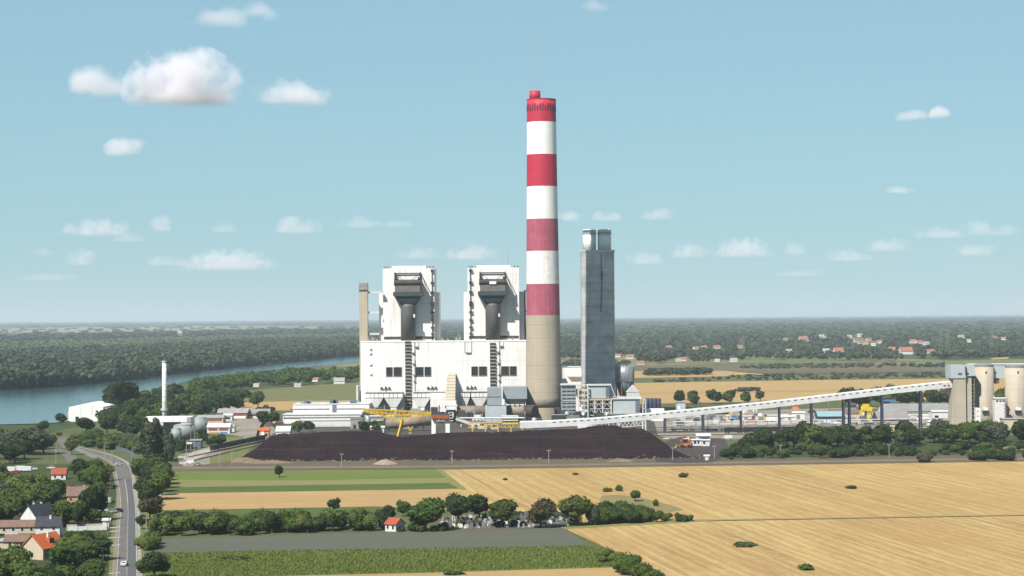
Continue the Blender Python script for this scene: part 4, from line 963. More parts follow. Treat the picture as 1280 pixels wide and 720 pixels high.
gs = thing('white_shed', 'small white flat shed below the brown flue duct', 'shed', (X(637, 1470), 1470, 0))
mb = MB(); mb.box(X(626.5, 1470), X(647, 1470), 1470, 1480, 0, Z(524, 1470)); mb.build('wall', 'white_plaster', gs)
mb = MB(); mb.box(X(626, 1470), X(647.8, 1470), 1469.4, 1480.4, Z(524, 1470) + .003, Z(520.4, 1470)); mb.build('roof', 'white_metal', gs)
mb = MB(); mb.box(X(626.6, 1470), X(646.8, 1470), 1469.7, 1469.98, Z(529, 1470), Z(526.8, 1470)); mb.build('window_band', 'window_dark', gs)

# ------------------------------------------------------------------ the long coal conveyor
YV = 1350.0
cv = thing('conveyor_bridge', 'long white covered conveyor sloping from the silos down to the coal', 'conveyor', (X(900, YV), YV, 0))
line = [(1191, 479.6), (1118, 487.2), (1040, 496.3), (960, 505.6), (880, 513.6), (805, 520.8), (745, 526.0), (690, 529.4), (650, 530.8)]
P = [At(px, py, YV) for px, py in line]
hw_, hh_ = 2.6, 2.35
mb = MB(); vs = []
for p in P: vs += [(p.x, YV - hw_, p.z - hh_), (p.x, YV - hw_, p.z + hh_ * .7), (p.x, YV, p.z + hh_), (p.x, YV + hw_, p.z + hh_ * .7), (p.x, YV + hw_, p.z - hh_)]
fs = []
for i in range(len(P) - 1):
    b = i * 5
    for j in range(5): fs.append((b + j, b + (j + 1) % 5, b + 5 + (j + 1) % 5, b + 5 + j))
fs += [(0, 1, 2, 3, 4), tuple(5 * (len(P) - 1) + j for j in (4, 3, 2, 1, 0))]
mb._add(vs, fs); gal = mb.build('gallery', 'white_metal', cv)
def onl(px):
    for (a, ya), (b, yb) in zip(line, line[1:]):
        if b <= px <= a: return ya + (yb - ya) * (px - a) / (b - a)
for i in range(58):                                    # little dark windows along the top edge
    px = 1176 - i * 8.6
    if px < 690: break
    p = At(px, onl(px), YV); q = At(px - 3.6, onl(px - 3.6), YV)
    mb = MB(); y_ = YV - hw_ - .06; mb._add([(q.x, y_, q.z + .55), (p.x, y_, p.z + .55), (p.x, y_, p.z + 1.15), (q.x, y_, q.z + 1.15), (q.x, y_ + .05, q.z + .55), (p.x, y_ + .05, p.z + .55), (p.x, y_ + .05, p.z + 1.15), (q.x, y_ + .05, q.z + 1.15)],
        [(0, 1, 2, 3), (7, 6, 5, 4), (1, 0, 4, 5), (2, 1, 5, 6), (3, 2, 6, 7), (0, 3, 7, 4)])
    mb.build('window', 'window_dark', gal)
for px, two in ((831, 1), (878.6, 1), (926, 1), (974, 1), (1014, 1), (1054, 1), (1061.5, 1), (1102, 1), (1150, 1)):
    p = At(px, onl(px), YV); mb = MB(); zt_ = p.z - hh_
    for yy in (YV - 2.3, YV + 2.3): mb.beam((p.x, yy * 1.0 + (-1.6 if yy < YV else 1.6), 0), (p.x, yy, zt_), 1.35 if px < 900 else 1.0)
    for i in range(1, int(zt_ / 6) + 1): mb.beam((p.x, YV - 3, zt_ - i * 5.5), (p.x, YV + 3, zt_ - i * 5.5), .4)
    mb.box(p.x - .8, p.x + .8, YV - 2.8, YV + 2.8, zt_ - .8, zt_ - .003)
    mb.build('support', 'navy_steel', cv)
mb = MB(); n = 12                                       # open truss under the low end
for yy in (YV - 2.2, YV + 2.2):
    for i in range(n):
        a, b = 747 + 58 * i / n, 747 + 58 * (i + 1) / n
        pa, pb_ = At(a, onl(a), YV), At(b, onl(b), YV); pm = (pa + pb_) / 2
        mb.beam((pa.x, yy, pa.z - hh_), (pm.x, yy, pm.z - hh_ - 3.2), .35); mb.beam((pm.x, yy, pm.z - hh_ - 3.2), (pb_.x, yy, pb_.z - hh_), .35)
    pa, pb_ = At(745, onl(745), YV), At(806, onl(806), YV); mb.beam((pa.x, yy, pa.z - hh_ - 3.3), (pb_.x, yy, pb_.z - hh_ - 3.3), .45)
mb.build('truss', 'white_metal', cv)
for px in (773, 803, 806.5):
    p = At(px, onl(px), YV); mb = MB()
    for yy in (YV - 2, YV + 2): mb.box(p.x - .5, p.x + .5, yy - .5, yy + .5, 0, p.z - hh_)
    mb.build('support', 'white_metal', cv)
p = At(733, 527, YV); mb = MB(); mb.box(X(721, YV), X(745, YV), YV - 4, YV + 4, 0, p.z - hh_ - .01); mb.build('drive_house', 'white_plaster', cv)
mb = MB(); mb.box(X(1178, YV), X(1181, YV), YV - hw_ - .1, YV - hw_ - .01, P[0].z - 1.8, P[0].z - .6); mb.box(X(1183, YV), X(1186, YV), YV - hw_ - .1, YV - hw_ - .01, P[0].z - 1.8, P[0].z - .6); mb.build('red_lamp_panel', 'brick_red', cv)
# second short conveyor dipping from the transfer tower
c2 = thing('feed_conveyor', 'short white conveyor dipping right from the dark transfer trestle', 'conveyor', (X(590, 1440), 1440, 0))
pa, pb_ = At(570, 523, 1440), At(612, 537, 1440); mb = MB(); mb.beam(pa, pb_, 5, 2.2); mb.build('gallery', 'white_metal', c2)
mb = MB(); mb.beam(pa + Vector((0, 0, 1.2)), pb_ + Vector((0, 0, 1.2)), 5.4, .3); mb.build('roof', 'asbestos_roof', c2)
mb = MB()
for s_ in (.15, .45, .75): q = pa.lerp(pb_, s_); mb.box(q.x - .4, q.x + .4, 1439, 1441, 0, q.z - 1.1)
mb.build('support', 'white_metal', c2)
yr_ = thing('yellow_belt_frame', 'low yellow lattice belt frame behind the coal beneath the fan house', 'conveyor', (X(612, 1370), 1370, 0))
mb = MB(); zc = Z(534.5, 1370)
for dz in (0, 3): mb.beam((X(584, 1370), 1370, zc + dz), (X(655, 1370), 1370, zc + dz), .5)
for i in range(26):
    a, b = 584 + 71 * i / 26, 584 + 71 * (i + 1) / 26; mb.beam((X(a, 1370), 1370, zc + (0 if i % 2 else 3)), (X(b, 1370), 1370, zc + (3 if i % 2 else 0)), .35)
mb.build('lattice', 'yellow_paint', yr_)
mb = MB()
for px in (590, 606, 622, 638, 652): mb.box(X(px, 1370) - .4, X(px, 1370) + .4, 1369.6, 1370.4, 0, zc)
mb.build('leg', 'yellow_paint', yr_)

# ------------------------------------------------------------------ yellow stacker
YS = 1330.0
sk = thing('stacker', 'yellow lattice boom stacker reaching left behind the coal heap', 'stacker', (X(500, YS), YS, 0))
def stk(px, py, dy=0): p = At(px, py, YS); return Vector((p.x, YS + dy, p.z))
mb = MB(); n = 15
top = lambda s_: (454.5 + 84.5 * s_, 511.2 + 4.4 * s_)
def bot(s_): return (454.5 + 84.5 * s_, 513.8 + (10.6 * min(1, s_ / .5) if s_ < .5 else 10.6 - 6.6 * (s_ - .5) / .5) + 0)
def mid(s_): return (454.5 + 84.5 * s_, (top(s_)[1] + bot(s_)[1]) / 2)
for dy in (-2.4, 2.4):
    for i in range(n):
        a, b = i / n, (i + 1) / n
        for fn in (top, mid, bot): mb.beam(stk(*fn(a), dy), stk(*fn(b), dy), .62)
        if dy < 0: mb.beam(stk(*top(a), dy), stk(*mid(b), dy), .28); mb.beam(stk(*mid(a), dy), stk(*bot(b), dy), .28)
        mb.beam(stk(*top(a), dy), stk(*bot(a), dy), .42)
for i in range(n + 1):
    for fn in (top, bot): mb.beam(stk(*fn(i / n), -2.4), stk(*fn(i / n), 2.4), .3)
mb.build('boom', 'yellow_paint', sk)
mb = MB(); mb.beam(stk(503, 525, -2.4), stk(497.8, 545.6, -6), 1.2); mb.beam(stk(503, 525, 2.4), stk(497.8, 545.6, 6), 1.2); mb.beam(stk(499, 541, -5), stk(499, 541, 5), .6)
mb.beam(stk(500, 536, -5), stk(500, 536, 5), .5); mb.build('trestle_leg', 'yellow_paint', sk)
mb = MB(); mb.beam(stk(516, 533), stk(511.5, 542), .8); mb.beam(stk(510, 533), stk(514, 542), .8); mb.build('ladder_leg', 'yellow_paint', sk)
mb = MB(); mb.box(X(540, YS), X(561, YS), YS - 4, YS + 4, Z(524, YS), Z(517.5, YS)); mb.build('machine_deck', 'bunker_brown', sk)
mb = MB()
for i in range(9):
    a = 541 + i * 2.3; mb.beam(stk(a, 523, -4.2), stk(a + 2.3, 518.5, -4.2), .5); mb.beam(stk(a, 518.5, -4.2), stk(a + 2.3, 523, -4.2), .4)
mb.build('deck_bracing', 'orange_paint', sk)
for px in (541.5, 559): mb = MB(); mb.box(X(px, YS) - 1.4, X(px, YS) + 1.4, YS - 2, YS + 2, 0, Z(524, YS)); mb.build('column', 'white_paint', sk)
mb = MB(); mb.tube((X(482, 1390), 1390, Z(529, 1390)), (X(540, 1390), 1390, Z(525, 1390)), 3.6, n=18); 
cp_ = thing('belt_tube', 'long brown tube conveyor lying under the yellow stacker boom', 'conveyor', (X(510, 1390), 1390, 0))
mb.build('tube', 'duct_rust', cp_, smooth=True)
mb = MB()
for px in (486, 500, 514, 528): mb.box(X(px, 1390) - .5, X(px, 1390) + .5, 1388, 1392, 0, Z(529, 1390))
mb.build('leg', 'dark_steel', cp_)

# ------------------------------------------------------------------ coal heap
sil = [(296, 575), (306, 568), (318, 560.5), (336, 545.5), (345, 543), (352, 542), (376, 543), (390, 541), (400, 540), (425, 539.5), (440, 538.8), (455, 538), (468, 538), (480, 541.5), (494, 545.5), (508, 545), (520, 544.5), (540, 542.5), (560, 541), (600, 540),
       (640, 539), (690, 537.5), (720, 536.4), (738, 533), (752, 531), (765, 531.8), (785, 534.6), (804, 535.6), (815, 543), (826, 551.5), (838, 560), (852, 568), (870, 574), (888, 578)]
Y0c = 1112.0; SL = 1.75
cols = 420; xs = np.linspace(X(296, 1125), X(888, 1125), cols)
def hs(x):
    h = 4.0; 
    for _ in range(6):
        Yc = Y0c + 9 + h * SL; px = 640 + x / Yc * FPX
        px = min(max(px, sil[0][0]), sil[-1][0]); py = np.interp(px, [s_[0] for s_ in sil], [s_[1] for s_ in sil]); h = max(0.0, Z(py, Yc, px))
    return h
H = np.array([hs(x) for x in xs]); H = np.maximum(0, H + np.convolve(rng.normal(size=cols), np.ones(9) / 9, 'same') * .55 * np.minimum(1, H / 8) + np.convolve(rng.normal(size=cols), np.ones(31) / 31, 'same') * 1.1 * np.minimum(1, H / 8))
rows = 90; Vv = np.zeros((rows, cols, 3)); nz1 = rng.normal(size=cols).cumsum(); nz1 -= np.convolve(nz1, np.ones(61) / 61, 'same')
gul = np.convolve(rng.normal(size=cols), np.ones(3) / 3, 'same') * 0.5 + np.convolve(rng.normal(size=cols), np.ones(17) / 17, 'same') * 1.5
toe = np.convolve(rng.normal(size=cols + 60), np.ones(41) / 41, 'same')[30:-30] * 9
for j in range(rows):
    if j < 60:
        u = j / 59.0; y_ = Y0c + toe * (1 - u) + u * (9 + H * SL)
        z_ = np.interp(u, [0, .08, .2, .3, 1.0], [0, .06, .10, .14, 1.0]) * H
        z_ = z_ + gul * 0.22 * math.sin(math.pi * min(1, u)) * np.minimum(1, H / 6) + rng.normal(size=cols) * (0.10 if j > 22 else 0.26) * (0 if j in (0, 59) else 1)
    else:
        u = (j - 59) / 30.0; y_ = Y0c + 9 + H * SL + 4 + u * (6 + H * 2.4)
        z_ = H * (1 - u) + rng.normal(size=cols) * .10 * (1 - u) + gul * .2 * (1 - u)
    z_ = np.maximum(z_, -.3); Vv[j, :, 0] = xs; Vv[j, :, 1] = y_; Vv[j, :, 2] = z_
Vv[:, 0, 2] = -.3; Vv[:, -1, 2] = -.3
idx = np.arange(rows * cols).reshape(rows, cols)
F = np.stack([idx[:-1, :-1], idx[:-1, 1:], idx[1:, 1:], idx[1:, :-1]], -1).reshape(-1, 4)
t = NT('coal'); n1 = t.noise(t.coord((1, 1, 1)), 0.06, 6, 0.7); n2 = t.noise(t.coord((0.02, .3, .5)), 1.0, 4, .6)
c = t.mix(t.ramp(n1, .35, .7), (0.0105, 0.0055, 0.0075), (0.0175, 0.0105, 0.0125)); c = t.mix(t.math('MULTIPLY', t.ramp(n2, .50, .70), .6), c, (0.03, 0.021, 0.022))
n3 = t.noise(t.coord((.05, .5, 1.6)), 1.0, 5, .65); c = t.mix(t.math('MULTIPLY', t.ramp(n3, .55, .72), .45), c, (0.006, 0.004, 0.006))
n4 = t.noise(t.coord((1, 1, 1)), .9, 3, .7); c = t.mix(t.math('MULTIPLY', t.ramp(n4, .6, .75), .4), c, (0.045, 0.036, 0.033))
MATS['coal'] = t.finish(c, 0.9, bump=n1, bstr=.5, bdist=.6, spec=.04)
ch_me = np_mesh('coal_heap', Vv.reshape(-1, 3), F, m='coal'); co_ = bpy.data.objects.new('coal_heap', ch_me); COL.objects.link(co_)
tag(co_, 'vast flat-topped heap of black coal in front of the power station', 'coal heap')
for i, (px, py, r_, h_) in enumerate(((482, 580.6, 5.2, 2.6), (305, 577.5, 7, 2.6), (318, 578.5, 6, 1.8), (340, 578.8, 9, 1.6), (777, 577, 6, 1.6))):
    g_ = G(px, py); mb = MB(); n = 22; vs = []
    for j in range(5):
        u = j / 4
        for q in range(n):
            a = 2 * math.pi * q / n; rr = r_ * (1 - u) * (1 + .18 * math.sin(3 * a + i) + random.uniform(-.08, .08)); vs.append((g_.x + rr * math.cos(a) * 1.2, g_.y + rr * math.sin(a) * .7, .1 + h_ * (1 - (1 - u) ** 1.6) * random.uniform(.93, 1.05)))
    mb._add(vs, [(a_ * n + q, a_ * n + (q + 1) % n, (a_ + 1) * n + (q + 1) % n, (a_ + 1) * n + q) for a_ in range(4) for q in range(n)])
    o = mb.build('earth_mound', 'sand_pile' if i == 0 else 'bare_soil')
    tag(o, ('small tan earth mound at the foot of the coal heap', 'grey-brown earth mound beside the left end of the coal heap', 'lower brown earth mound by the left end of the coal', 'broad flat earth mound behind the lone dark tree', 'flat earth mound at the right foot of the coal')[i], 'mound')

# loose lumps lying along the toe of the heap
r = np.random.default_rng(9); n = 1500; xl = r.uniform(X(305, 1115), X(880, 1115), n); yl = Y0c + r.exponential(7, n) - 6 + np.interp(xl, xs, toe); iv, if_ = (lambda bm: (bmesh.ops.create_icosphere(bm, subdivisions=1, radius=1.0), np.array([q.co[:] for q in bm.verts]), np.array([[w.index for w in q.verts] for q in bm.faces])))(bmesh.new())[1:]
hz_ = np.interp(xl, xs, H); base_z = np.interp((yl - Y0c) / 30, [0, .1, .3, 1], [0.05, .35, 1.0, 7.0]) * np.clip(hz_ / 10, .1, 1)
sc_ = r.uniform(.25, .95, n) * (r.random(n) ** 1.5 + .35); Vl = (iv[None] * (1 + .25 * r.normal(size=(n, len(iv))).clip(-1, 1))[:, :, None] * sc_[:, None, None]) * np.array([1.5, 1, .7]) + np.stack([xl, yl, base_z], 1)[:, None]
Fl = (if_[None] + (np.arange(n) * len(iv))[:, None, None]).reshape(-1, 3); me = np_mesh('coal_lumps', Vl.reshape(-1, 3), Fl, m='coal'); me.materials.append(MATS['bare_soil']); mi = np.repeat((r.random(n) < .3).astype(np.int32), len(if_)); me.polygons.foreach_set('material_index', mi); me.update()
o = bpy.data.objects.new('coal_lumps', me); COL.objects.link(o); o['kind'] = 'stuff'; o['label'] = 'loose coal and stones at the foot of the heap'; o['category'] = 'coal'
# small plant rooms, tanks and pipe bridges crowding the foot of the boiler house
r = random.Random(4)
def plant_room(px, py, w, h, d, m, label, roofm='asbestos_roof', group=None):
    g = G(px, py); t = thing('plant_room', label, 'plant room', (g.x, g.y, 0), group); mb = MB(); mb.box(g.x - w / 2, g.x + w / 2, g.y, g.y + d, 0, h); mb.build('wall', m, t)
    mb = MB(); mb.box(g.x - w / 2 - .3, g.x + w / 2 + .3, g.y - .3, g.y + d + .3, h + .003, h + .4); mb.build('roof', roofm, t)
    mb = MB(); mb.box(g.x - w * .3, g.x - w * .05, g.y - .08, g.y - .006, .02, min(3, h * .7)); mb.build('door', 'dark_steel', t)
    mb = MB(); mb.box(g.x + w * .1, g.x + w * .38, g.y - .08, g.y - .006, h * .45, h * .75); mb.build('window', 'window_dark', t)
for px, py, w, h, m in ((446, 536, 9, 7, 'grey_concrete'), (470, 534, 12, 6, 'white_plaster'), (487, 537, 8, 8, 'bunker_slate'), (505, 536, 10, 9, 'grey_concrete'), (598, 536, 10, 5, 'white_plaster'), (614, 537, 10, 4.5, 'beige_concrete'), (658, 536, 9, 5, 'grey_concrete'), (700, 533, 12, 8, 'dark_steel'), (716, 533, 9, 7, 'grey_concrete'), (772, 532, 14, 8, 'dark_steel'), (790, 531, 9, 6, 'grey_concrete')):
    plant_room(px, py, w, h, 8, m, 'small flat-roofed plant room squeezed between coal heap and power station', group='plant rooms behind the coal')
for px, py, r_, h in ((460, 537, 2.0, 9), (495, 533, 1.6, 12), (668, 534, 2.0, 6), (709, 531, 1.8, 9)):
    g = G(px, py); t = thing('process_vessel', 'upright grey process vessel standing among the plant rooms', 'vessel', (g.x, g.y, 0), 'process vessels behind the coal'); mb = MB(); mb.lathe(g.x, g.y, [(r_, 0), (r_, h), (r_ * .6, h + .8), (.2, h + 1)], 16); mb.build('shell', 'silver_rib', t, smooth=True); mb = MB(); mb.beam((g.x, g.y, h), (g.x + 5, g.y, h), .6); mb.build('pipe', 'duct_rust', t)

# larger machine blocks and pipework filling the strip under the boiler house
r = random.Random(8)
for px, py, w, h, d, m in ((458, 530.5, 9, 9, 9, 'bunker_slate'), (466, 529.5, 8, 6, 8, 'white_plaster'), (475, 530, 10, 12, 10, 'dark_steel'), (486, 529.5, 9, 7, 9, 'grey_concrete'), (497, 529, 11, 10, 9, 'bunker_brown'), (508, 530, 9, 8, 8, 'dark_steel'), (519, 529.5, 10, 11, 9, 'grey_concrete'), (530, 530, 8, 9, 8, 'bunker_slate'), (544, 529.5, 9, 12, 9, 'dark_steel'), (578, 530, 9, 10, 8, 'bunker_brown'), (588, 529.5, 9, 8, 9, 'dark_steel'), (598, 530, 9, 6.5, 8, 'white_plaster'), (652, 530, 8, 8, 8, 'bunker_slate'), (706, 528.5, 9, 9, 8, 'bunker_slate'), (724, 528, 9, 8, 8, 'dark_steel'), (750, 528, 12, 7, 8, 'bunker_slate')):
    g = G(px, py); t = thing('machine_block', 'dark or grey machine block in the crowded strip under the boiler house', 'machine', (g.x, g.y, 0), 'machine blocks under the boiler house'); mb = MB(); mb.box(g.x - w / 2, g.x + w / 2, g.y, g.y + d, 0, h * .7); mb.box(g.x - w * .36, g.x + w * .2, g.y + .6, g.y + d - .5, h * .7 + .003, h); mb.build('housing', m, t)
    mb = MB(); mb.tube((g.x + w * .32, g.y + d * .4, h * .7), (g.x + w * .32, g.y + d * .4, h * 1.15), .5, n=10); mb.build('vent_pipe', 'tin_roof', t); mb = MB()
    for q in (-.3, 0, .3): mb.box(g.x + q * w - .7, g.x + q * w + .7, g.y - .08, g.y - .006, h * .15, h * .5)
    mb.build('louvre_panel', 'window_dark' if m != 'dark_steel' else 'frame_grey', t)
for px0, px1, py, h, m in ((456, 536, 533, 7.5, 'white_metal'), (500, 556, 534.5, 4.6, 'duct_rust'), (574, 656, 533.5, 6.4, 'white_metal')):
    p, q = G(px0, py), G(px1, py); t = thing('pipe_bridge', {7.5: 'long white pipe bridge behind the yellow stacker leg', 4.6: 'low rusty pipe bridge left of the white stacker columns', 6.4: 'white pipe bridge behind the low yellow lattice frame'}[h], 'pipe bridge', p); mb = MB()
    for o_ in (0, 1.2): mb.tube(p + Vector((0, o_, h)), q + Vector((0, o_, h)), .42, n=8)
    mb.build('pipe', m, t)
    for i in range(7): z_ = p.lerp(q, i / 6); mb = MB(); mb.box(z_.x - .2, z_.x + .2, z_.y - .4, z_.y + 1.6, 0, h - .4); mb.build('stanchion', 'frame_grey', t)
# ================================================================== trees and bushes
def foliage(name, dark, light, warm, rnd=0.5):
    dark, light, warm = kk(dark, .72), kk(light, .72), kk(warm, .72)
    t = NT(name); at = t.n('ShaderNodeAttribute', attribute_name='tint'); oi = t.n('ShaderNodeObjectInfo')
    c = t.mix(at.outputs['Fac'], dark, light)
    c = t.mix(t.math('MULTIPLY', oi.outputs['Random'], rnd), c, warm)
    p = t.n('ShaderNodeBsdfPrincipled'); t.l(c, p.inputs['Base Color']); p.inputs['Roughness'].default_value = .75; p.inputs['Specular IOR Level'].default_value = .12
    tr = t.n('ShaderNodeBsdfTranslucent'); t.l(c, tr.inputs['Color'])
    mx = t.n('ShaderNodeMixShader'); mx.inputs[0].default_value = .18; t.l(p.outputs[0], mx.inputs[1]); t.l(tr.outputs[0], mx.inputs[2]); t.l(mx.outputs[0], t.out.inputs['Surface'])
    MATS[name] = t.m
foliage('leaf_dark', (0.018, 0.036, 0.012), (0.046, 0.078, 0.020), (0.040, 0.052, 0.018))
foliage('leaf_mid', (0.024, 0.052, 0.010), (0.094, 0.148, 0.027), (0.096, 0.104, 0.024))
foliage('leaf_light', (0.058, 0.095, 0.016), (0.165, 0.205, 0.042), (0.13, 0.135, 0.035))
foliage('leaf_grey', (0.046, 0.056, 0.034), (0.110, 0.122, 0.078), (0.066, 0.078, 0.046))
foliage('leaf_brown', (0.052, 0.042, 0.022), (0.115, 0.092, 0.050), (0.070, 0.066, 0.030))
foliage('leaf_far', (0.022, 0.038, 0.022), (0.118, 0.140, 0.080), (0.05, 0.07, 0.03), 0.0)
foliage('leaf_plantation', (0.085, 0.125, 0.05), (0.14, 0.175, 0.075), (0.08, 0.11, 0.05), 0.0)

def ico(sub):
    bm = bmesh.new(); bmesh.ops.create_icosphere(bm, subdivisions=sub, radius=1.0)
    v = np.array([x.co[:] for x in bm.verts]); f = np.array([[y.index for y in x.verts] for x in bm.faces]); bm.free(); return v, f
ICO = {s_: ico(s_) for s_ in (1, 2)}
def crown_np(shape, seed, nleaf, leaf, sub=2, nlobe=12):
    r = np.random.default_rng(seed)
    P = dict(round=(0.53, .42, .46, .5), spread=(.44, .60, .50, .5), tall=(.53, .13, .46, .5), loose=(.53, .42, .46, .9), oval=(.53, .31, .47, .5), low=(.42, .8, .5, .6))[shape]
    zc, rx, rz, loose = P
    C = []; RR = []
    for i in range(nlobe):
        d = r.normal(size=3); d /= np.linalg.norm(d); u = r.uniform(.30, .64)
        if shape == 'tall': c = np.array([d[0] * rx * .35, d[1] * rx * .35, zc + rz * .86 * (2 * (i + .5) / nlobe - 1)]); rad = rx * r.uniform(.75, 1.1) * (1 - .45 * abs(2 * (i + .5) / nlobe - 1) ** 2)
        else: c = np.array([d[0] * rx * u, d[1] * rx * u, zc + d[2] * rz * u * .9]); rad = rx * r.uniform(.36, .60) * (.95 + .3 * loose * r.uniform(-.5, .5))
        C.append(c); RR.append(rad)
    if shape not in ('tall',):
        C.append(np.array([0, 0, zc])); RR.append(rx * .70)
    C = np.array(C); RR = np.array(RR)
    Vs = []; Fs = []; T = []; nb = 0
    iv, if_ = ICO[sub]
    for c, q in zip(C, RR):
        bump = 1 + .16 * r.normal(size=len(iv)).clip(-1.5, 1.5)
        zsc = (1.35 if shape == 'tall' else .95)
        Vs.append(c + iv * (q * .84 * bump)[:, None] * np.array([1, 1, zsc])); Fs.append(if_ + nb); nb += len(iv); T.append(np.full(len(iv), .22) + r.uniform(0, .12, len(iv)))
    w = RR ** 2; w = w / w.sum(); li = r.choice(len(C), nleaf, p=w)
    d = r.normal(size=(nleaf, 3)); d /= np.linalg.norm(d, axis=1)[:, None]; d[:, 2] = np.where(d[:, 2] < -.3, -d[:, 2] * .6, d[:, 2])
    pos = C[li] + d * (RR[li] * r.uniform(.80, 1.10 + .12 * loose, nleaf))[:, None] * np.array([1, 1, 1.35 if shape == 'tall' else .95])
    nn = d + r.normal(size=(nleaf, 3)) * .55; nn /= np.linalg.norm(nn, axis=1)[:, None]
    a = np.cross(nn, r.normal(size=(nleaf, 3))); a /= np.linalg.norm(a, axis=1)[:, None] + 1e-9; b = np.cross(nn, a)
    sz = leaf * r.uniform(.55, 1.35, nleaf)[:, None]
    q = np.stack([pos - a * sz - b * sz * .6, pos + a * sz * .8 - b * sz * .7, pos + a * sz + b * sz * .7, pos - a * sz * .7 + b * sz], 1).reshape(-1, 3)
    base = nb + 4 * np.arange(nleaf)
    f1 = np.stack([base, base + 1, base + 2], 1); f2 = np.stack([base, base + 2, base + 3], 1)
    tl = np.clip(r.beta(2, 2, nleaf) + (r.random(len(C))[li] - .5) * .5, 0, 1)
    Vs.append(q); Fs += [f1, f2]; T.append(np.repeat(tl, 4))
    V = np.concatenate(Vs); V[:, 2] = np.maximum(V[:, 2], 0.0)
    return V, np.concatenate(Fs), np.concatenate(T)
def trunk_mesh(shape, seed, mname):
    r = random.Random(seed); mb = MB(); zc = dict(round=.4, spread=.3, tall=.6, loose=.45, oval=.4, low=.2)[shape]; w = .028 if shape != 'tall' else .018
    mb.tube((0, 0, -.01), (0.01, 0, zc * .5), w, w * .8, 7, False); mb.tube((.01, 0, zc * .5), (0, .01, zc + .12), w * .8, w * .35, 7)
    for i in range(4):
        a = r.uniform(0, 6.28); z0 = zc * r.uniform(.45, .8); rr = .2 if shape != 'tall' else .07
        mb.tube((0, 0, z0), (rr * math.cos(a), rr * math.sin(a), z0 + .22), w * .45, w * .18, 5)
    me = bpy.data.meshes.new('trunk'); me.from_pydata(mb.v, [], mb.f); me.materials.append(MATS[mname]); return me
PROTO = {}
def proto(shape, leafm, seed, nleaf=1500, leaf=.030, nlobe=13, sub=2, trunk='bark'):
    key = (shape, leafm, seed, nleaf)
    if key not in PROTO:
        V, F, T = crown_np(shape, seed * 31 + len(shape), nleaf, leaf, sub, nlobe)
        cm = np_mesh('crown', V, F, T, leafm); tm = trunk_mesh(shape, seed, trunk)
        PROTO[key] = (cm, tm)
    return PROTO[key]
NTREE = [0, 0]
TQ = []; BQ = []
def plant(x, y, h, shape, leafm, label, group=None, cat='tree', name='tree', seed=None, wide=1.0, nleaf=1500, leaf=.030, z=0.0):
    seed = random.randrange(4) if seed is None else seed
    if group: (TQ if name == 'tree' else BQ).append((h * (1 + .3 * wide) / y, (x, y, h, shape, leafm, label, group, cat, name, seed, wide, nleaf, leaf))); return None
    return plant_now(x, y, h, shape, leafm, label, group, cat, name, seed, wide, nleaf, leaf, z)
def plant_now(x, y, h, shape, leafm, label, group=None, cat='tree', name='tree', seed=None, wide=1.0, nleaf=1500, leaf=.030, z=0.0):
    seed = random.randrange(4) if seed is None else seed
    cm, tm = proto(shape, leafm, seed, nleaf, leaf)
    o = bpy.data.objects.new(name, None); COL.objects.link(o); o.location = (x, y, z); o.rotation_euler = (0, 0, random.uniform(0, 6.283)); o.scale = (h * wide * random.uniform(.86, 1.14), h * wide * random.uniform(.86, 1.14), h)
    tag(o, label, cat, group)
    for nm, me in (('crown', cm), ('trunk', tm)):
        if name == 'bush' and nm == 'trunk': nm = 'stem'
        c = bpy.data.objects.new(nm, me); COL.objects.link(c); c.parent = o
    NTREE[0 if name == 'tree' else 1] += 1
    return o
def inpoly(px, py, poly):
    c = False; j = len(poly) - 1
    for i in range(len(poly)):
        (xi, yi), (xj, yj) = poly[i], poly[j]
        if (yi > py) != (yj > py) and px < (xj - xi) * (py - yi) / (yj - yi) + xi: c = not c
        j = i
    return c
KEEP = [(24, 637, 62, 658), (45, 650, 73, 674), (0, 650, 44, 684), (34, 675, 80, 700), (82, 606, 110, 624), (65, 588, 80, 597), (86, 657, 134, 663), (124, 612, 152, 645), (134, 600, 152, 720), (104, 702, 126, 707), (8, 583, 66, 590)]
def scatter(poly, n, hr, sep, wfac=.75, keep=KEEP):
    xs_ = [p[0] for p in poly]; ys_ = [p[1] for p in poly]; out = []; tries = 0
    while len(out) < n and tries < n * 150:
        tries += 1
        px, py = random.uniform(min(xs_), max(xs_)), random.uniform(min(ys_), max(ys_))
        if not inpoly(px, py, poly): continue
        g = G(px, py); h = random.uniform(*hr) if not callable(hr) else hr(px, py)
        s_ = FPX / g.y; bx = (px - h * s_ * wfac / 2, py - h * s_, px + h * s_ * wfac / 2, py)
        if any(min(bx[2], k_[2]) - max(bx[0], k_[0]) > 3 and min(bx[3], k_[3]) - max(bx[1], k_[1]) > 3 and py > k_[3] - 10 for k_ in keep): continue
        if any(k_[0] - 1 < px < k_[2] + 1 and k_[1] + 4 < py < k_[3] for k_ in keep): continue
        if any((g.x - q[0]) ** 2 + (g.y - q[1]) ** 2 < (sep * (.5 * (h + q[2]))) ** 2 for q in out): continue
        out.append((g.x, g.y, h, px, py))
    return out
def belt(poly, n, hr, sep, kinds, label, group, name='tree', cat='tree', wide=(1.0, 1.4), nleaf=1300, leaf=.032):
    for x, y, h, px, py in scatter(poly, n, hr, sep):
        sh, lm = random.choice(kinds); plant(x, y, h, sh, lm, label, group, cat, name, wide=random.uniform(*wide), nleaf=nleaf, leaf=leaf)
random.seed(21)
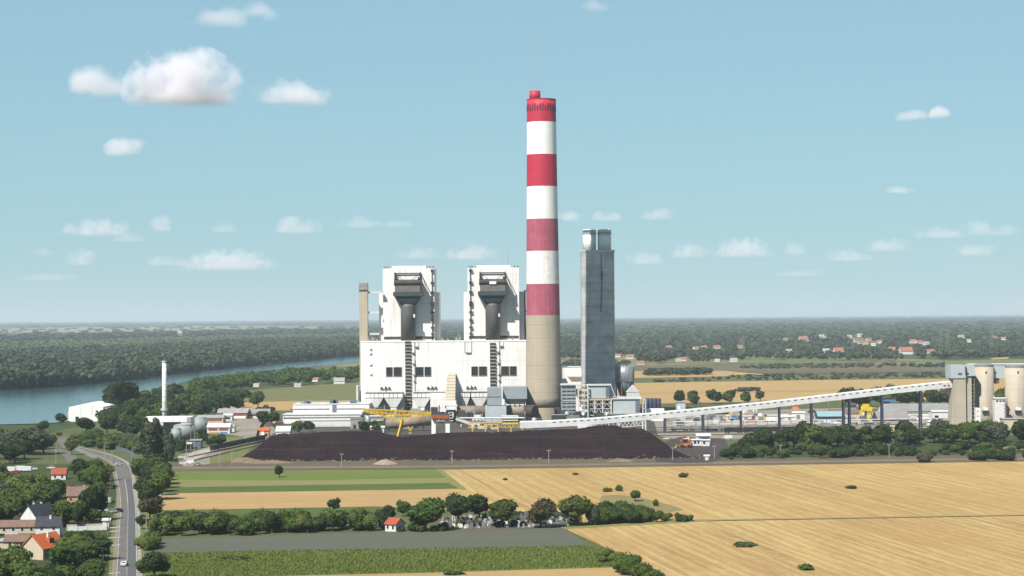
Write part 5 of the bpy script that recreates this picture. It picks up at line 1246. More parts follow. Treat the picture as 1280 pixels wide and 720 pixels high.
# village gardens
belt([(-30, 598), (40, 596), (132, 596), (134, 650), (132, 690), (124, 745), (-30, 760)], 150, (7.5, 12.0), .20, [('round', 'leaf_mid'), ('loose', 'leaf_mid'), ('spread', 'leaf_mid'), ('oval', 'leaf_dark'), ('loose', 'leaf_light'), ('oval', 'leaf_mid'), ('loose', 'leaf_grey'), ('round', 'leaf_dark')],
     'leafy garden tree standing among the village houses left of the road', 'garden trees of the village')
for px, py, h, w, lab in ((21, 722, 11.5, 1.25, 'big round tree in the bottom left corner before the orange-roofed house'), (84, 722, 11, 1.35, 'big round tree at the bottom right of the orange-roofed house'), (112, 735, 9, 1.3, 'round tree at the bottom edge near the roadside poles'), (99, 602, 12.5, 1.3, 'broad dark tree right of the small orange-red roof'), (120, 603, 12, .9, 'tall green tree left of the road before the bend')):
    g = G(px, py); plant(g.x, g.y, h, 'round', 'leaf_mid' if px != 99 else 'leaf_dark', lab, wide=w, seed=int(px) % 4, nleaf=2400, leaf=.026)
for px, py, h, w in ((107, 655, 15, .62), (116, 653, 17, .7), (126, 651, 15, .66), (112, 648, 14, .8), (40, 630, 14, .6), (97, 660, 11, .7)):
    g = G(px, py); plant(g.x, g.y, h, 'oval', 'leaf_dark', 'tall dark conifer-like tree behind the long white garden wall' if px > 90 else 'narrow dark tree rising behind the slate-roofed white house', 'tall dark trees behind the garden wall' if px > 90 else None, wide=w, seed=int(px) % 4)
# hedge rows along the garden wall lane
belt([(84, 668), (130, 668), (130, 676), (86, 680)], 12, (3, 4.5), .5, [('spread', 'leaf_mid'), ('spread', 'leaf_dark')], 'low clipped shrub in the plot below the long white garden wall', 'shrubs below the garden wall', 'bush', 'bush')
belt([(86, 682), (130, 680), (128, 700), (90, 704)], 16, (3, 5), .55, [('spread', 'leaf_mid'), ('spread', 'leaf_light')], 'leafy shrub in the vegetable plot beside the utility poles', 'shrubs in the vegetable plot', 'bush', 'bush')
# right of the road
belt([(173, 592), (204, 588), (208, 604), (204, 622), (190, 634), (178, 636)], 22, (9, 13), .42, [('round', 'leaf_dark'), ('round', 'leaf_mid'), ('oval', 'leaf_dark')], 'dense green tree in the clump beside the junction on the far side of the road', 'trees beside the road junction')
g = G(187, 650); plant(g.x, g.y, 10.5, 'round', 'leaf_brown', 'brownish tree at the roadside where the hedge begins', wide=1.15, seed=1)
g = G(178, 662); plant(g.x, g.y, 7, 'round', 'leaf_dark', 'small dark tree by the roadside under the brownish tree', wide=1.0, seed=2)
belt([(176, 676), (190, 674), (196, 690), (180, 696)], 7, (3.5, 6), .5, [('spread', 'leaf_mid'), ('spread', 'leaf_light')], 'yellow-green shrub between the road and the corn field', 'shrubs between road and corn', 'bush', 'bush')
g = G(193, 724); plant(g.x, g.y, 9.5, 'round', 'leaf_dark', 'rounded dark tree between road and corn at the bottom edge', wide=1.25, seed=3)
g = G(181, 716); plant(g.x, g.y, 5.5, 'spread', 'leaf_mid', 'bushy low tree hugging the road verge at the bottom edge', wide=1.0, seed=0)
# hedge left of the cemetery
belt([(190, 671.5), (330, 668.5), (484, 664), (484, 657), (330, 660), (192, 662)], 84, (4.5, 9.2), .36, [('spread', 'leaf_mid'), ('loose', 'leaf_mid'), ('spread', 'leaf_dark'), ('loose', 'leaf_light'), ('oval', 'leaf_dark'), ('oval', 'leaf_mid'), ('round', 'leaf_dark')],
     'dense green shrub in the long hedge between road and cemetery', 'shrubs of the long hedge', 'bush', 'bush', (.85, 1.15))
for px, py, h, lab, sh, lm, w in ((532, 664, 13.0, 'broad round green tree beside the small red-roofed chapel', 'round', 'leaf_mid', 1.3), (573, 653, 12.4, 'dark spreading tree, darkest over the white gravestones', 'round', 'leaf_dark', 1.2),
        (599, 651, 11.8, 'dark green tree with its crown touching the darkest cemetery tree', 'oval', 'leaf_dark', 1.15), (627, 660, 12.4, 'olive green tree in the middle of the cemetery', 'oval', 'leaf_mid', 1.35),
        (676, 660, 11.4, 'brownish half-bare tree in the cemetery', 'loose', 'leaf_brown', 1.1), (722, 657, 14.0, 'biggest round green tree at the right end of the cemetery', 'round', 'leaf_mid', 1.15),
        (743, 657, 9.0, 'greyish feathery tree leaning on the biggest cemetery tree', 'oval', 'leaf_grey', .9), (587, 640, 8, 'tall thin dark tree behind the cemetery crowns', 'oval', 'leaf_dark', .7), (505, 646, 7.5, 'small round tree right behind the chapel roof', 'round', 'leaf_mid', 1.0),
        (487, 654, 8, 'dark tree at the left side of the chapel', 'oval', 'leaf_dark', 1.0), (417, 640, 6.5, 'dark round tree poking above the long hedge', 'round', 'leaf_dark', 1.05),
        (349, 597, 7.2, 'lone dark round tree at the edge of the bright green field', 'round', 'leaf_dark', 1.0), (794, 627, 6.0, 'lone round bushy tree on the stubble near the cemetery hedge', 'round', 'leaf_mid', 1.35)):
    g = G(px, py); plant(g.x, g.y, h, sh, lm, lab, wide=w, seed=int(px) % 4, nleaf=2200, leaf=.026)
belt([(748, 657), (800, 654), (868, 652.4), (866, 650), (790, 645), (750, 647)], 34, lambda px, py: random.uniform(.8, 1.15) * (7.5 - 5.2 * (px - 748) / 120), .48, [('spread', 'leaf_dark'), ('round', 'leaf_mid'), ('spread', 'leaf_mid')],
     'dark shrub in the tapering hedge right of the cemetery', 'shrubs of the tapering hedge', 'bush', 'bush')
for px, py, h, lab, lm, w in ((757, 703, 5.8, 'light green bush, first of the clump at the bottom edge of the stubble', 'leaf_light', 1.0), (771, 707, 5.2, 'pale green bush between the first and the dark one of the bottom clump', 'leaf_light', 1.1), (785, 719, 8.0, 'tallest dark bush in the clump at the bottom edge', 'leaf_mid', .85),
        (775, 716, 4.6, 'low yellow-green bush under the tallest bush of the bottom clump', 'leaf_light', 1.1), (803, 726, 6.4, 'broad bush in front of the stubble, cut by the bottom edge', 'leaf_mid', 1.15), (820, 730, 5.0, 'last low bush of the clump toward the open stubble', 'leaf_mid', 1.1),
        (854, 597, 2.6, 'dark brown low bush alone in the upper stubble', 'leaf_brown', 1.9), (720, 594, 1.5, 'tiny brown bush in the stubble above the biggest cemetery tree', 'leaf_brown', 1.8), (632, 600.5, 1.4, 'tiny brown bush in the stubble near the green field corner', 'leaf_brown', 1.6),
        (1064, 611, 1.8, 'small dark bush alone far out on the stubble', 'leaf_dark', 2.6), (1155, 578, 6.8, 'pale rounded bush at the edge of the stubble below the tree belt', 'leaf_grey', 1.1), (774, 614, 3.2, 'low hedge bush beside the lone round tree', 'leaf_mid', 1.4), (760, 615, 2.2, 'flat low bush left of the lone round tree', 'leaf_mid', 2.0),
        (820, 633, 3.4, 'thin young bush above the tapering hedge', 'leaf_mid', .8), (1215, 575, 4, 'dark bush at the edge of the stubble under the clearing', 'leaf_dark', 1.4)):
    g = G(px, py); plant(g.x, g.y, h, 'spread', lm, lab, None, 'bush', 'bush', wide=w, seed=int(px) % 4, nleaf=1600)
# weedy islands in the lower stubble
for px, py, w_, d_, lab in ((930, 682, 9, 9, 'green weed patch in the middle of the lower stubble'), (1008, 711, 6.5, 8, 'green weed patch near the bottom of the lower stubble'), (290, 699, 13, 4, 'dark weed patch in the corn field'), (567, 719, 8, 3, 'dark weed patch at the bottom edge below the corn')):
    g = G(px, py); V, F, T = crown_np('low', int(px), 500, .10, 1, 10); V = V * np.array([w_ * .6, d_, 1.3]); me = np_mesh('weed_patch', V, F, T, 'leaf_mid')
    o = bpy.data.objects.new('weed_patch', me); COL.objects.link(o); o.location = g; tag(o, lab, 'weeds')
# tree belt under the conveyor
belt([(925, 566), (1000, 563), (1290, 555), (1290, 548), (1000, 556), (940, 559)], 80, lambda px, py: random.choice((random.uniform(8, 12), random.uniform(10, 16.5))), .24, [('round', 'leaf_dark'), ('round', 'leaf_dark'), ('oval', 'leaf_dark'), ('round', 'leaf_dark'), ('round', 'leaf_mid'), ('loose', 'leaf_grey')],
     'dark leafy tree in the dense belt between stubble field and rail yard', 'trees of the belt below the conveyor')
belt([(900, 575), (1150, 571), (1290, 568), (1290, 560), (1000, 564), (925, 560), (912, 567)], 110, lambda px, py: random.uniform(2.0, 3.6) if random.random() < .5 else random.uniform(3.5, 7), .24, [('spread', 'leaf_dark'), ('round', 'leaf_dark'), ('spread', 'leaf_dark'), ('spread', 'leaf_mid')], 'low shrub along the front of the tree belt beside the stubble', 'shrubs in front of the tree belt', 'bush', 'bush', (.9, 1.7))
belt([(1225, 577), (1300, 577), (1300, 570), (1215, 571)], 14, (4, 6.5), .5, [('spread', 'leaf_dark'), ('spread', 'leaf_mid')], 'dark shrub below the bare clearing near the silos', 'shrubs below the clearing', 'bush', 'bush')
g = G(992, 562); plant(g.x, g.y, 16, 'round', 'leaf_dark', 'big dark round tree standing out of the belt left of the yellow crane', wide=1.15, seed=1)
g = G(1247, 553); plant(g.x, g.y, 15.5, 'loose', 'leaf_grey', 'tall greyish tree in front of the concrete silos', wide=1.2, seed=2)
# grey willows by the bend
belt([(-30, 583), (40, 580), (60, 570), (58, 560), (20, 556), (-30, 558)], 18, (13, 17), .36, [('loose', 'leaf_grey'), ('loose', 'leaf_grey'), ('round', 'leaf_grey'), ('oval', 'leaf_dark')], 'greyish green willow in the grove at the left edge beside the bend', 'willows at the bend')
for px, py, h, w, lab in ((55, 541, 9.5, 1.1, 'round dark tree on the bank left of the white riverside hall'), (75, 531, 9.8, 1.3, 'round dark tree touching the left end of the white riverside hall'), (108, 540, 11, 1.6, 'broad dark tree in front of the white riverside hall'), (67, 558, 8, .8, 'small round tree by the bend of the branch road'), (90, 569, 12, .8, 'leaning bushy tree at the fork of the road')):
    g = G(px, py); plant(g.x, g.y, h, 'round', 'leaf_dark' if px != 90 else 'leaf_mid', lab, wide=w, seed=int(px) % 4)
belt([(96, 560), (140, 562), (185, 572), (185, 560), (160, 548), (118, 545), (100, 550), (70, 545)], 60, (3.5, 8), .35, [('spread', 'leaf_mid'), ('round', 'leaf_mid'), ('spread', 'leaf_grey'), ('round', 'leaf_light')], 'green shrub on the slope between road and river wood', 'shrubs on the slope above the road', 'bush', 'bush')
# wood behind the small white chimney
belt([(133, 548), (175, 552), (180, 540), (232, 528), (330, 512), (326, 502), (284, 502), (286, 492), (240, 491), (205, 497), (152, 512), (136, 522)], 66, (14, 20), .36, [('round', 'leaf_dark'), ('round', 'leaf_mid'), ('oval', 'leaf_dark'), ('oval', 'leaf_mid')],
     'tall green tree in the wood around the slim white chimney', 'trees of the wood by the river')
for i in range(9):
    g = G(138 + i * 3.6 + random.uniform(-1, 1), 523 - i * .5); plant(g.x, g.y, random.uniform(25, 30), 'tall', 'leaf_dark', 'tall poplar in the row right of the white riverside hall', 'poplars beside the riverside hall', wide=random.uniform(1.2, 1.6))
for i, (px, py) in enumerate(((183, 577), (188, 578), (194, 577), (198, 576), (208, 577), (213, 578))):
    g = G(px, py); plant(g.x, g.y, random.uniform(20, 25) if px < 200 else random.uniform(15, 18), 'tall', 'leaf_grey' if i % 3 else 'leaf_dark', 'tall dull green poplar in front of the small heating plant', 'poplars in front of the heating plant', wide=random.uniform(.85, 1.1))
# trees inside the works
for poly, n, hr, lab, gp in (([(322, 534), (352, 533), (352, 527), (324, 527)], 8, (9, 13), 'dark tree between the brick yard and the long white building', 'trees left of the long white building'),
        ([(370, 543), (390, 543), (390, 539), (370, 539)], 5, (8, 11), 'dark pointed tree in front of the long white building', 'trees in front of the long white building'),
        ([(444, 542), (482, 541), (482, 537), (444, 537)], 8, (6, 9), 'dark bushy tree behind the coal under the yellow boom', 'trees under the yellow boom'),
        ([(250, 558), (276, 560), (276, 552), (250, 550)], 7, (6, 9), 'green tree beside the freight tracks near the storage tanks', 'trees by the storage tanks'),
        ([(840, 510), (900, 508), (935, 507), (935, 503), (845, 504)], 12, (9, 16), 'green tree behind the conveyor at the edge of the wheat', 'trees at the wheat edge'),
        ([(1056, 514), (1120, 512), (1195, 509), (1195, 503), (1056, 507)], 20, (13, 20), 'dull green tree behind the rail yard sheds near the silos', 'trees behind the rail yard'),
        ([(1240, 508), (1262, 508), (1262, 503), (1240, 503)], 4, (12, 17), 'dark tree seen between the two round silos', 'trees between the silos'),
        ([(212, 572), (232, 572), (232, 560), (214, 562)], 6, (6, 10), 'dark tree at the gate of the heating plant', 'trees at the heating plant gate'),
        ([(300, 521), (345, 520), (345, 514), (300, 515)], 7, (5, 9), 'small dark tree behind the long brick workshop', 'trees behind the brick workshop')):
    belt(poly, n, hr, .4, [('round', 'leaf_dark'), ('oval', 'leaf_dark'), ('round', 'leaf_mid')] if poly[0][0] != 1056 else [('round', 'leaf_grey'), ('loose', 'leaf_grey'), ('round', 'leaf_dark')], lab, gp, nleaf=700, leaf=.045)
g = G(950.5, 502); plant(g.x, g.y, 12, 'loose', 'leaf_grey', 'lone tree standing in the pale wheat above the conveyor', wide=.95, seed=1)

# shrubs among the graves
belt([(552, 662), (600, 660.5), (650, 659), (722, 657), (722, 642), (640, 644), (560, 652)], 46, (1.4, 3.4), .3, [('spread', 'leaf_mid'), ('spread', 'leaf_dark'), ('spread', 'leaf_grey')], 'small shrub growing between the gravestones', 'shrubs between the graves', 'bush', 'bush', nleaf=700)
belt([(500, 666), (556, 664.6), (556, 662), (500, 663)], 9, (2.2, 3.6), .3, [('spread', 'leaf_mid'), ('spread', 'leaf_dark')], 'low shrub between the chapel and the broad round tree', 'shrubs beside the chapel', 'bush', 'bush')
# the 285 trees that show largest stand on their own, the small rest is one mass
LM = ['leaf_dark', 'leaf_mid', 'leaf_light', 'leaf_grey', 'leaf_brown']
def settle(Q, NB, name, label, cat):
    Q.sort(key=lambda q: -q[0])
    for q in Q[:NB]: plant_now(*q[1])
    Vs = []; Fs = []; Ts = []; Ms = []; nb = 0; lib = {}
    for _, (x, y, h, sh, lm, *rest) in Q[NB:]:
        sd, wd = rest[4], rest[5]
        if (sh, sd) not in lib: lib[(sh, sd)] = crown_np(sh, sd * 31 + len(sh), 420, .058, 1, 10)
        V, F, T = lib[(sh, sd)]; an = random.uniform(0, 6.28); c, s_ = math.cos(an), math.sin(an)
        Vs.append(np.stack([(V[:, 0] * c - V[:, 1] * s_) * h * wd + x, (V[:, 0] * s_ + V[:, 1] * c) * h * wd + y, V[:, 2] * h], 1)); Fs.append(F + nb); nb += len(V); Ts.append(T); Ms.append(np.full(len(F), LM.index(lm)))
    if Vs:
        me = np_mesh(name, np.concatenate(Vs), np.concatenate(Fs), np.concatenate(Ts), LM[0])
        for q in LM[1:]: me.materials.append(MATS[q])
        me.polygons.foreach_set('material_index', np.concatenate(Ms).astype(np.int32)); me.update()
        o = bpy.data.objects.new(name, me); COL.objects.link(o); o['kind'] = 'stuff'; o['label'] = label; o['category'] = cat
settle(TQ, 280, 'background_trees', 'small far trees scattered behind the works and on the slopes', 'trees')
settle(BQ, 268, 'low_scrub', 'small low scrub scattered along hedges, belts and slopes', 'scrub')
# ------------------------------------------------------------------ woods that read as one mass
def along(line, n, w):
    L = np.array(line, float); s_ = np.concatenate([[0], np.cumsum(np.hypot(*np.diff(L, axis=0).T))]); u = np.linspace(0, s_[-1], n)
    return list(zip(np.interp(u, s_, L[:, 0]), np.interp(u, s_, L[:, 1])))
CLEAR = [(773, 446.5, 5.2), (801, 456, 6.2), (836, 436, 4.9), (870, 437, 5.0), (880, 436, 4.9), (896, 436.4, 5.7), (925, 435, 4.8), (983, 426, 4.2), (1070, 427.6, 4.4), (1076, 430, 4.5), (1083, 431, 4.6), (1092, 432.4, 4.4), (1086, 426, 4.2), (1100, 429, 4.3), (1115, 438.4, 5.6), (1141, 429, 5.3), (1149, 430, 5.4), (1162, 441.6, 5.6), (1075, 421, 4.2), (1158, 431.4, 5.0), (1201, 423, 4.6), (1062, 422.6, 4.2), (1033, 441, 6.3), (986, 441, 5.5), (848, 452, 4.7), (897, 452.4, 4.8), (788, 448, 5.9), (1028, 423, 5.6), (1255, 425, 4.1), (1243, 423, 3.8), (1212, 428, 4.5), (395, 477, 6.8), (406, 466.5, 6.6), (427, 467, 6.7), (321, 483.5, 5.7), (424, 480, 10.2), (194, 496, 7.5), (195.5, 497.5, 5.2), (1004, 427, 7.6), (1048, 441.5, 8.1), (1132, 443, 10.6), (853, 451.5, 6.2), (787, 448.6, 5.9), (917, 452.6, 6.4), (372, 484, 6.6), (225, 416.5, 5.0)]
def woodland(name, label, batches, m, seed=3):
    r = np.random.default_rng(seed); Vs = []; Fs = []; Ts = []; nb = 0; lib = {}
    for poly, n, hr, wr, nleaf, leaf, tint, shape in batches:
        key = (nleaf, leaf, shape)
        if key not in lib: lib[key] = [crown_np(shape, 77 + q, nleaf, leaf, 1, 3 if nleaf < 30 else 6) for q in range(6)]
        xs_ = [p[0] for p in poly]; ys_ = [p[1] for p in poly]; k_ = 0; groups = {q: [] for q in range(6)}
        while k_ < n:
            px, py = r.uniform(min(xs_), max(xs_)), r.uniform(min(ys_), max(ys_))
            if not inpoly(px, py, poly): continue
            k_ += 1
            if any(abs(px - hx) < hw + 2 and hy - 1.0 < py < hy + 7.5 for hx, hy, hw in CLEAR): continue
            g = G(px, py); grow = max(1.0, g.y / 5000.0)
            groups[int(r.integers(6))].append((g.x, g.y, r.uniform(*hr), r.uniform(*wr) * grow, r.uniform(0, 6.28), r.uniform(-.22, .22)))
        for q, L in groups.items():
            if not L: continue
            V, F, T = lib[key][q]; L = np.array(L); c, s_ = np.cos(L[:, 4]), np.sin(L[:, 4]); w = L[:, 2] * L[:, 3]
            A = np.empty((len(L), len(V), 3))
            A[:, :, 0] = (V[None, :, 0] * c[:, None] - V[None, :, 1] * s_[:, None]) * w[:, None] + L[:, 0, None]
            A[:, :, 1] = (V[None, :, 0] * s_[:, None] + V[None, :, 1] * c[:, None]) * w[:, None] + L[:, 1, None]
            A[:, :, 2] = V[None, :, 2] * L[:, 2, None]
            Vs.append(A.reshape(-1, 3)); Fs.append((F[None] + (nb + np.arange(len(L)) * len(V))[:, None, None]).reshape(-1, 3)); nb += len(L) * len(V)
            Ts.append(np.clip(T[None] * tint[1] + tint[0] + L[:, 5, None], 0, 1).ravel())
    me = np_mesh(name, np.concatenate(Vs), np.concatenate(Fs), np.concatenate(Ts), m)
    o = bpy.data.objects.new(name, me); COL.objects.link(o); o['kind'] = 'stuff'; o['label'] = label; o['category'] = 'wood'
    return o
bank = [(-80, 488), (0, 486.6), (60, 483.2), (144, 475.4), (190, 469.4), (225, 465.4), (320, 455.4), (380, 449.4), (455, 442.4), (560, 434)]
woodland('riverside_wood', 'dense dark wood along the far bank of the river', [
    ([(x, y + 1.6) for x, y in bank] + [(x, y - .6) for x, y in bank[::-1]], 700, (15, 24), (.9, 1.4), 70, .095, (-.1, .7), 'spread'),
    (bank + [(560, 430), (455, 437), (320, 447), (225, 455), (144, 463), (0, 472), (-80, 473)], 1500, (19, 27), (.8, 1.25), 70, .095, (.0, .75), 'round'),
    ([(-80, 473), (0, 472), (144, 463), (225, 455), (320, 447), (455, 437), (560, 430), (560, 422), (455, 426), (320, 430), (190, 438), (0, 446), (-80, 447)], 3200, (17, 24), (.9, 1.4), 40, .12, (.05, .8), 'round')], 'leaf_far', 5)
woodland('near_bank_wood', 'green wood on the near bank of the river behind the mown meadow', [
    ([(232, 492), (290, 490), (335, 486), (448, 477.5), (560, 475), (560, 461), (450, 466), (380, 471), (300, 478), (245, 487)], 480, (12, 17), (.8, 1.2), 150, .07, (.05, .9), 'round')], 'leaf_mid', 6)
woodland('plantation', 'even pale green poplar plantation behind the riverside wood', [
    ([(-80, 446), (0, 445), (190, 437), (320, 429), (455, 425.5), (470, 424), (470, 420), (300, 423), (0, 432), (-80, 433)], 5200, (13, 15), (1.0, 1.5), 14, .2, (.3, .6), 'spread')], 'leaf_plantation', 7)
woodland('far_wood', 'dark woods spread over the far plain to the horizon', [
    ([(-80, 433), (0, 431.5), (300, 422.5), (480, 419.5), (480, 413), (250, 416.5), (0, 424), (-80, 425)], 2600, (16, 22), (1.0, 1.6), 14, .2, (.0, .7), 'round'),
    ([(-80, 411), (640, 405), (640, 399.5), (-80, 404.2)], 1500, (12, 20), (1.2, 2.6), 10, .22, (.0, .7), 'round'),
    ([(-80, 424), (480, 413), (480, 405), (-80, 411)], 260, (10, 18), (1.0, 2.2), 10, .22, (.0, .7), 'round'),
    ([(470, 436), (820, 456), (860, 450), (1090, 452), (1300, 446), (1300, 430), (470, 426)], 3600, (12, 18), (.9, 1.3), 40, .12, (.02, .85), 'round'),
    ([(460, 428), (820, 438), (1300, 431), (1300, 410), (460, 412)], 6500, (14, 20), (1.0, 1.5), 16, .19, (.0, .85), 'round'),
    ([(460, 413), (1300, 411), (1300, 396.5), (640, 400.5), (460, 402)], 5200, (14, 22), (1.2, 2.0), 10, .22, (.0, .8), 'round'),
    ([(1170, 449), (1300, 446.5), (1300, 441), (1170, 444)], 260, (9, 12), (1.0, 1.4), 30, .14, (.0, .6), 'round'),
    ([(805, 471), (888, 469), (890, 466.4), (812, 467.4)], 220, (7, 10), (.9, 1.3), 40, .12, (.0, .7), 'round'),
    ([(800, 478.6), (1300, 470.2), (1300, 466), (940, 470)], 240, (2, 5), (1.5, 2.6), 20, .16, (.1, .8), 'spread'),
    ([(900, 462), (1190, 459), (1190, 456), (960, 457)], 120, (3, 6), (1.5, 2.6), 20, .16, (.1, .8), 'spread'),
    ([(918, 490.4), (948, 489.6), (948, 488), (920, 488.6)], 26, (3.5, 5), (1.0, 1.5), 40, .12, (.0, .7), 'spread'),
    ([(700, 466), (780, 459), (790, 456), (700, 456)], 130, (6, 11), (.9, 1.4), 30, .14, (.0, .8), 'round'),
    ([(860, 454), (930, 451.5), (930, 448), (862, 449.5)], 60, (7, 11), (.9, 1.4), 30, .14, (.0, .8), 'round')], 'leaf_far', 8)
# standing corn in the front field and taller stems of the green crop
r = np.random.default_rng(3); poly = [(184, 692), (738, 683), (775, 709), (540, 716), (360, 720), (184, 728)]; pts = []
while len(pts) < 26000:
    px, py = r.uniform(150, 780), r.uniform(682, 730)
    if inpoly(px, py, poly): g = G(px, py); pts.append((round(g.x / 1.5) * 1.5 + r.normal() * .42, g.y))
pts = np.array(pts); n = len(pts); d = r.normal(size=(n, 3)); d[:, 2] *= .3; d /= np.linalg.norm(d, axis=1)[:, None]; up = np.array([0, 0, 1.0]); sz = r.uniform(.12, .28, n)[:, None]; hgt = r.uniform(.22, .6, n)[:, None]
b0 = np.concatenate([pts, np.full((n, 1), .15)], 1)
V = np.stack([b0 - d * sz, b0 + d * sz, b0 + d * sz * .6 + up * hgt, b0 - d * sz * .7 + up * hgt], 1).reshape(-1, 3); F = (4 * np.arange(n))[:, None] + np.arange(4)[None]
me = np_mesh('corn_plants', V, F, np.repeat(np.clip(r.normal(.7, .25, n), 0, 1), 4), 'leaf_light'); o = bpy.data.objects.new('corn_plants', me); COL.objects.link(o); o['kind'] = 'stuff'; o['label'] = 'green corn standing in the front field'; o['category'] = 'corn'

# ================================================================== houses, works, vehicles, graves
def wins(par, pts, m='window_dark', frame='white_paint', dy=-.06):
    """windows on a wall facing -y: (x0,x1,z0,z1,y)"""
    for x0, x1, z0, z1, y in pts:
        mb = MB()
        for q in ((x0 - .1, x1 + .1, z1, z1 + .1), (x0 - .1, x1 + .1, z0 - .1, z0), (x0 - .1, x0, z0, z1), (x1, x1 + .1, z0, z1)): mb.box(q[0], q[1], y - .1, y - .005, q[2], q[3])
        f = mb.build('window', frame, par); mb = MB(); mb.box(x0, x1, y - .05, y - .006, z0, z1); mb.build('pane', m, f)
def house(x, y, w, d, h, rh, rz, wall, roof, label, group=None, chim=(), win=True, name='house', cat='house', over=.4, side=True):
    t = thing(name, label, cat, (0, 0, 0), group)
    mb = MB(); mb.yz([(-d / 2, 0), (d / 2, 0), (d / 2, h), (0, h + rh - .15), (-d / 2, h)], -w / 2, w / 2); mb.build('wall', wall, t)
    sl = rh / (d / 2); e = d / 2 + over; zl = h - over * sl
    mb = MB(); mb.yz([(-e, zl), (0, h + rh), (e, zl), (e, zl + .25), (0, h + rh + .27), (-e, zl + .25)], -w / 2 - over, w / 2 + over); r_ = mb.build('roof', roof, t)
    for cx_, cy_, ch in chim:
        mb = MB(); z0 = h + rh - abs(cy_) * sl - .3; mb.box(cx_ - .35, cx_ + .35, cy_ - .35, cy_ + .35, z0, h + rh + ch); mb.box(cx_ - .45, cx_ + .45, cy_ - .45, cy_ + .45, h + rh + ch, h + rh + ch + .15); mb.build('chimney', 'white_plaster', r_)
    if win:
        n = max(2, int(w / 3)); L = []
        for i in range(n):
            xx = -w / 2 + w * (i + .5) / n; L.append((xx - .5, xx + .5, 1.0, 2.3, -d / 2))
            if h > 5: L.append((xx - .5, xx + .5, 3.9, 5.1, -d / 2))
        wins(t, L)
        if side:
            mb = MB(); mb.box(-w / 2 - .07, -w / 2 - .005, -.5, .5, 1.1, 2.3); mb.build('window', 'window_dark', t)
            mb = MB(); mb.box(w / 2 + .005, w / 2 + .07, -.5, .5, 0.02, 2.1); mb.build('door', 'fence_wood', t)
    t.location = (x, y, 0); t.rotation_euler = (0, 0, rz); return t
def at_px(px, py): g = G(px, py); return g.x, g.y
# --- roadside village
x, y = at_px(44, 662)
t = house(x, y + 6, 11, 8.5, 4.6, 4.4, R(58), 'white_plaster', 'slate_roof', 'white gabled house with a dark slate roof and two pale chimneys', chim=((-1.5, 1.0, .5), (2.4, 1.0, .5)))
x, y = at_px(58.5, 676)
house(x, y + 4, 8.6, 7.6, 5.2, 3.0, R(4), 'white_plaster', 'slate_roof', 'plain white house with slate roof sloping to the viewer, one chimney', chim=((.6, -.8, .5),))
x, y = at_px(22, 667)
house(x, y + 3, 13.5, 6.5, 2.6, 2.0, R(2), 'cream_plaster', 'brown_roof', 'low house with a dull pinkish brown roof left of the slate-roofed pair')
x, y = at_px(20, 686)
house(x, y + 3, 8, 7, 2.6, 1.9, R(0), 'cream_plaster', 'brown_roof', 'low shed-like house with brown tiled roof behind the orange roof', win=True)
x, y = at_px(3, 686)
house(x, y + 2, 8.5, 4, 2.6, .7, R(0), 'cream_plaster', 'tin_roof', 'flat grey-roofed shed at the left edge beside the brown roof', name='shed', cat='shed')
x, y = at_px(49, 700)
t = house(x, y + 6.5, 12, 9.2, 3.8, 4.2, R(64), 'cream_plaster', 'orange_roof', 'cream house with a bright orange tiled roof and small dormer', chim=((.4, -1.5, .4),))
mb = MB(); mb.v = []; t0 = t.location.copy(); t.location = (0, 0, 0)
mb.box(-1.2, 1.2, -3.4, -1.2, 5.2, 6.9); d_ = mb.build('dormer', 'orange_roof', t); mb = MB(); mb.box(-.8, .8, -3.46, -3.41, 5.5, 6.6); mb.build('pane', 'window_dark', d_); t.location = t0
x, y = at_px(73.5, 690)
house(x, y + 3, 6.8, 4.5, 2.4, 1.0, R(2), 'brick_red', 'crimson_roof', 'low lean-to with a dark red roof right of the orange-roofed house', win=False, name='outbuilding', cat='outbuilding')
x, y = at_px(96, 629)
house(x, y + 5, 10, 7.5, 3.2, 3.4, R(8), 'peach_plaster', 'brown_roof', 'house with brown hipped roof and peach walls among the trees', chim=((2, .5, .4),))
x, y = at_px(89, 624)
house(x, y + 4, 5.5, 6, 3.0, 3.6, R(95), 'brick_red', 'brown_roof', 'brown-roofed cross wing joined to the peach-walled house', win=False, name='outbuilding', cat='outbuilding')
x, y = at_px(72.5, 600)
house(x, y + 3, 7, 6, 3, 2.6, R(5), 'white_plaster', 'red_roof', 'small house with an orange-red roof by the branch road', win=True)
x, y = at_px(79, 722)
house(x, y + 2, 4.2, 3, 2.2, .8, R(0), 'cream_plaster', 'crimson_roof', 'crimson roof of a small shed at the bottom edge', win=False, name='shed', cat='shed')
x, y = at_px(38, 723)
house(x, y + 2, 4.2, 3, 2.2, .4, R(0), 'white_plaster', 'tin_roof', 'pale flat shed roof at the bottom edge between two trees', win=False, name='shed', cat='shed')
x, y = at_px(14, 676)
house(x, y + 1, 4, 3, 2.3, .8, R(10), 'white_plaster', 'tin_roof', 'tiny white shed in the yard between the brown roofs', win=False, name='shed', cat='shed')
def wall(name, label, cat, pts, h, th, m, posts=0, pm=None):
    t = thing(name, label, cat, pts[0]); mb = MB()
    for p, q in zip(pts, pts[1:]): mb.beam(Vector(p) + Vector((0, 0, h / 2)), Vector(q) + Vector((0, 0, h / 2)), th, h)
    mb.build('panel', m, t)
    if posts:
        for p, q in zip(pts, pts[1:]):
            p, q = Vector(p), Vector(q); n = max(1, int((q - p).length / posts))
            for i in range(n):
                c = p.lerp(q, i / n); mb = MB(); mb.box(c.x - .12, c.x + .12, c.y - th / 2 - .14, c.y + th / 2 + .14, 0, h + .15); mb.build('post', pm or m, t)
    return t
wall('garden_wall', 'long white garden wall running from the slate-roofed house to the road', 'wall', [G(84, 664), G(134, 662.5)], 1.7, .3, 'white_plaster', 3)
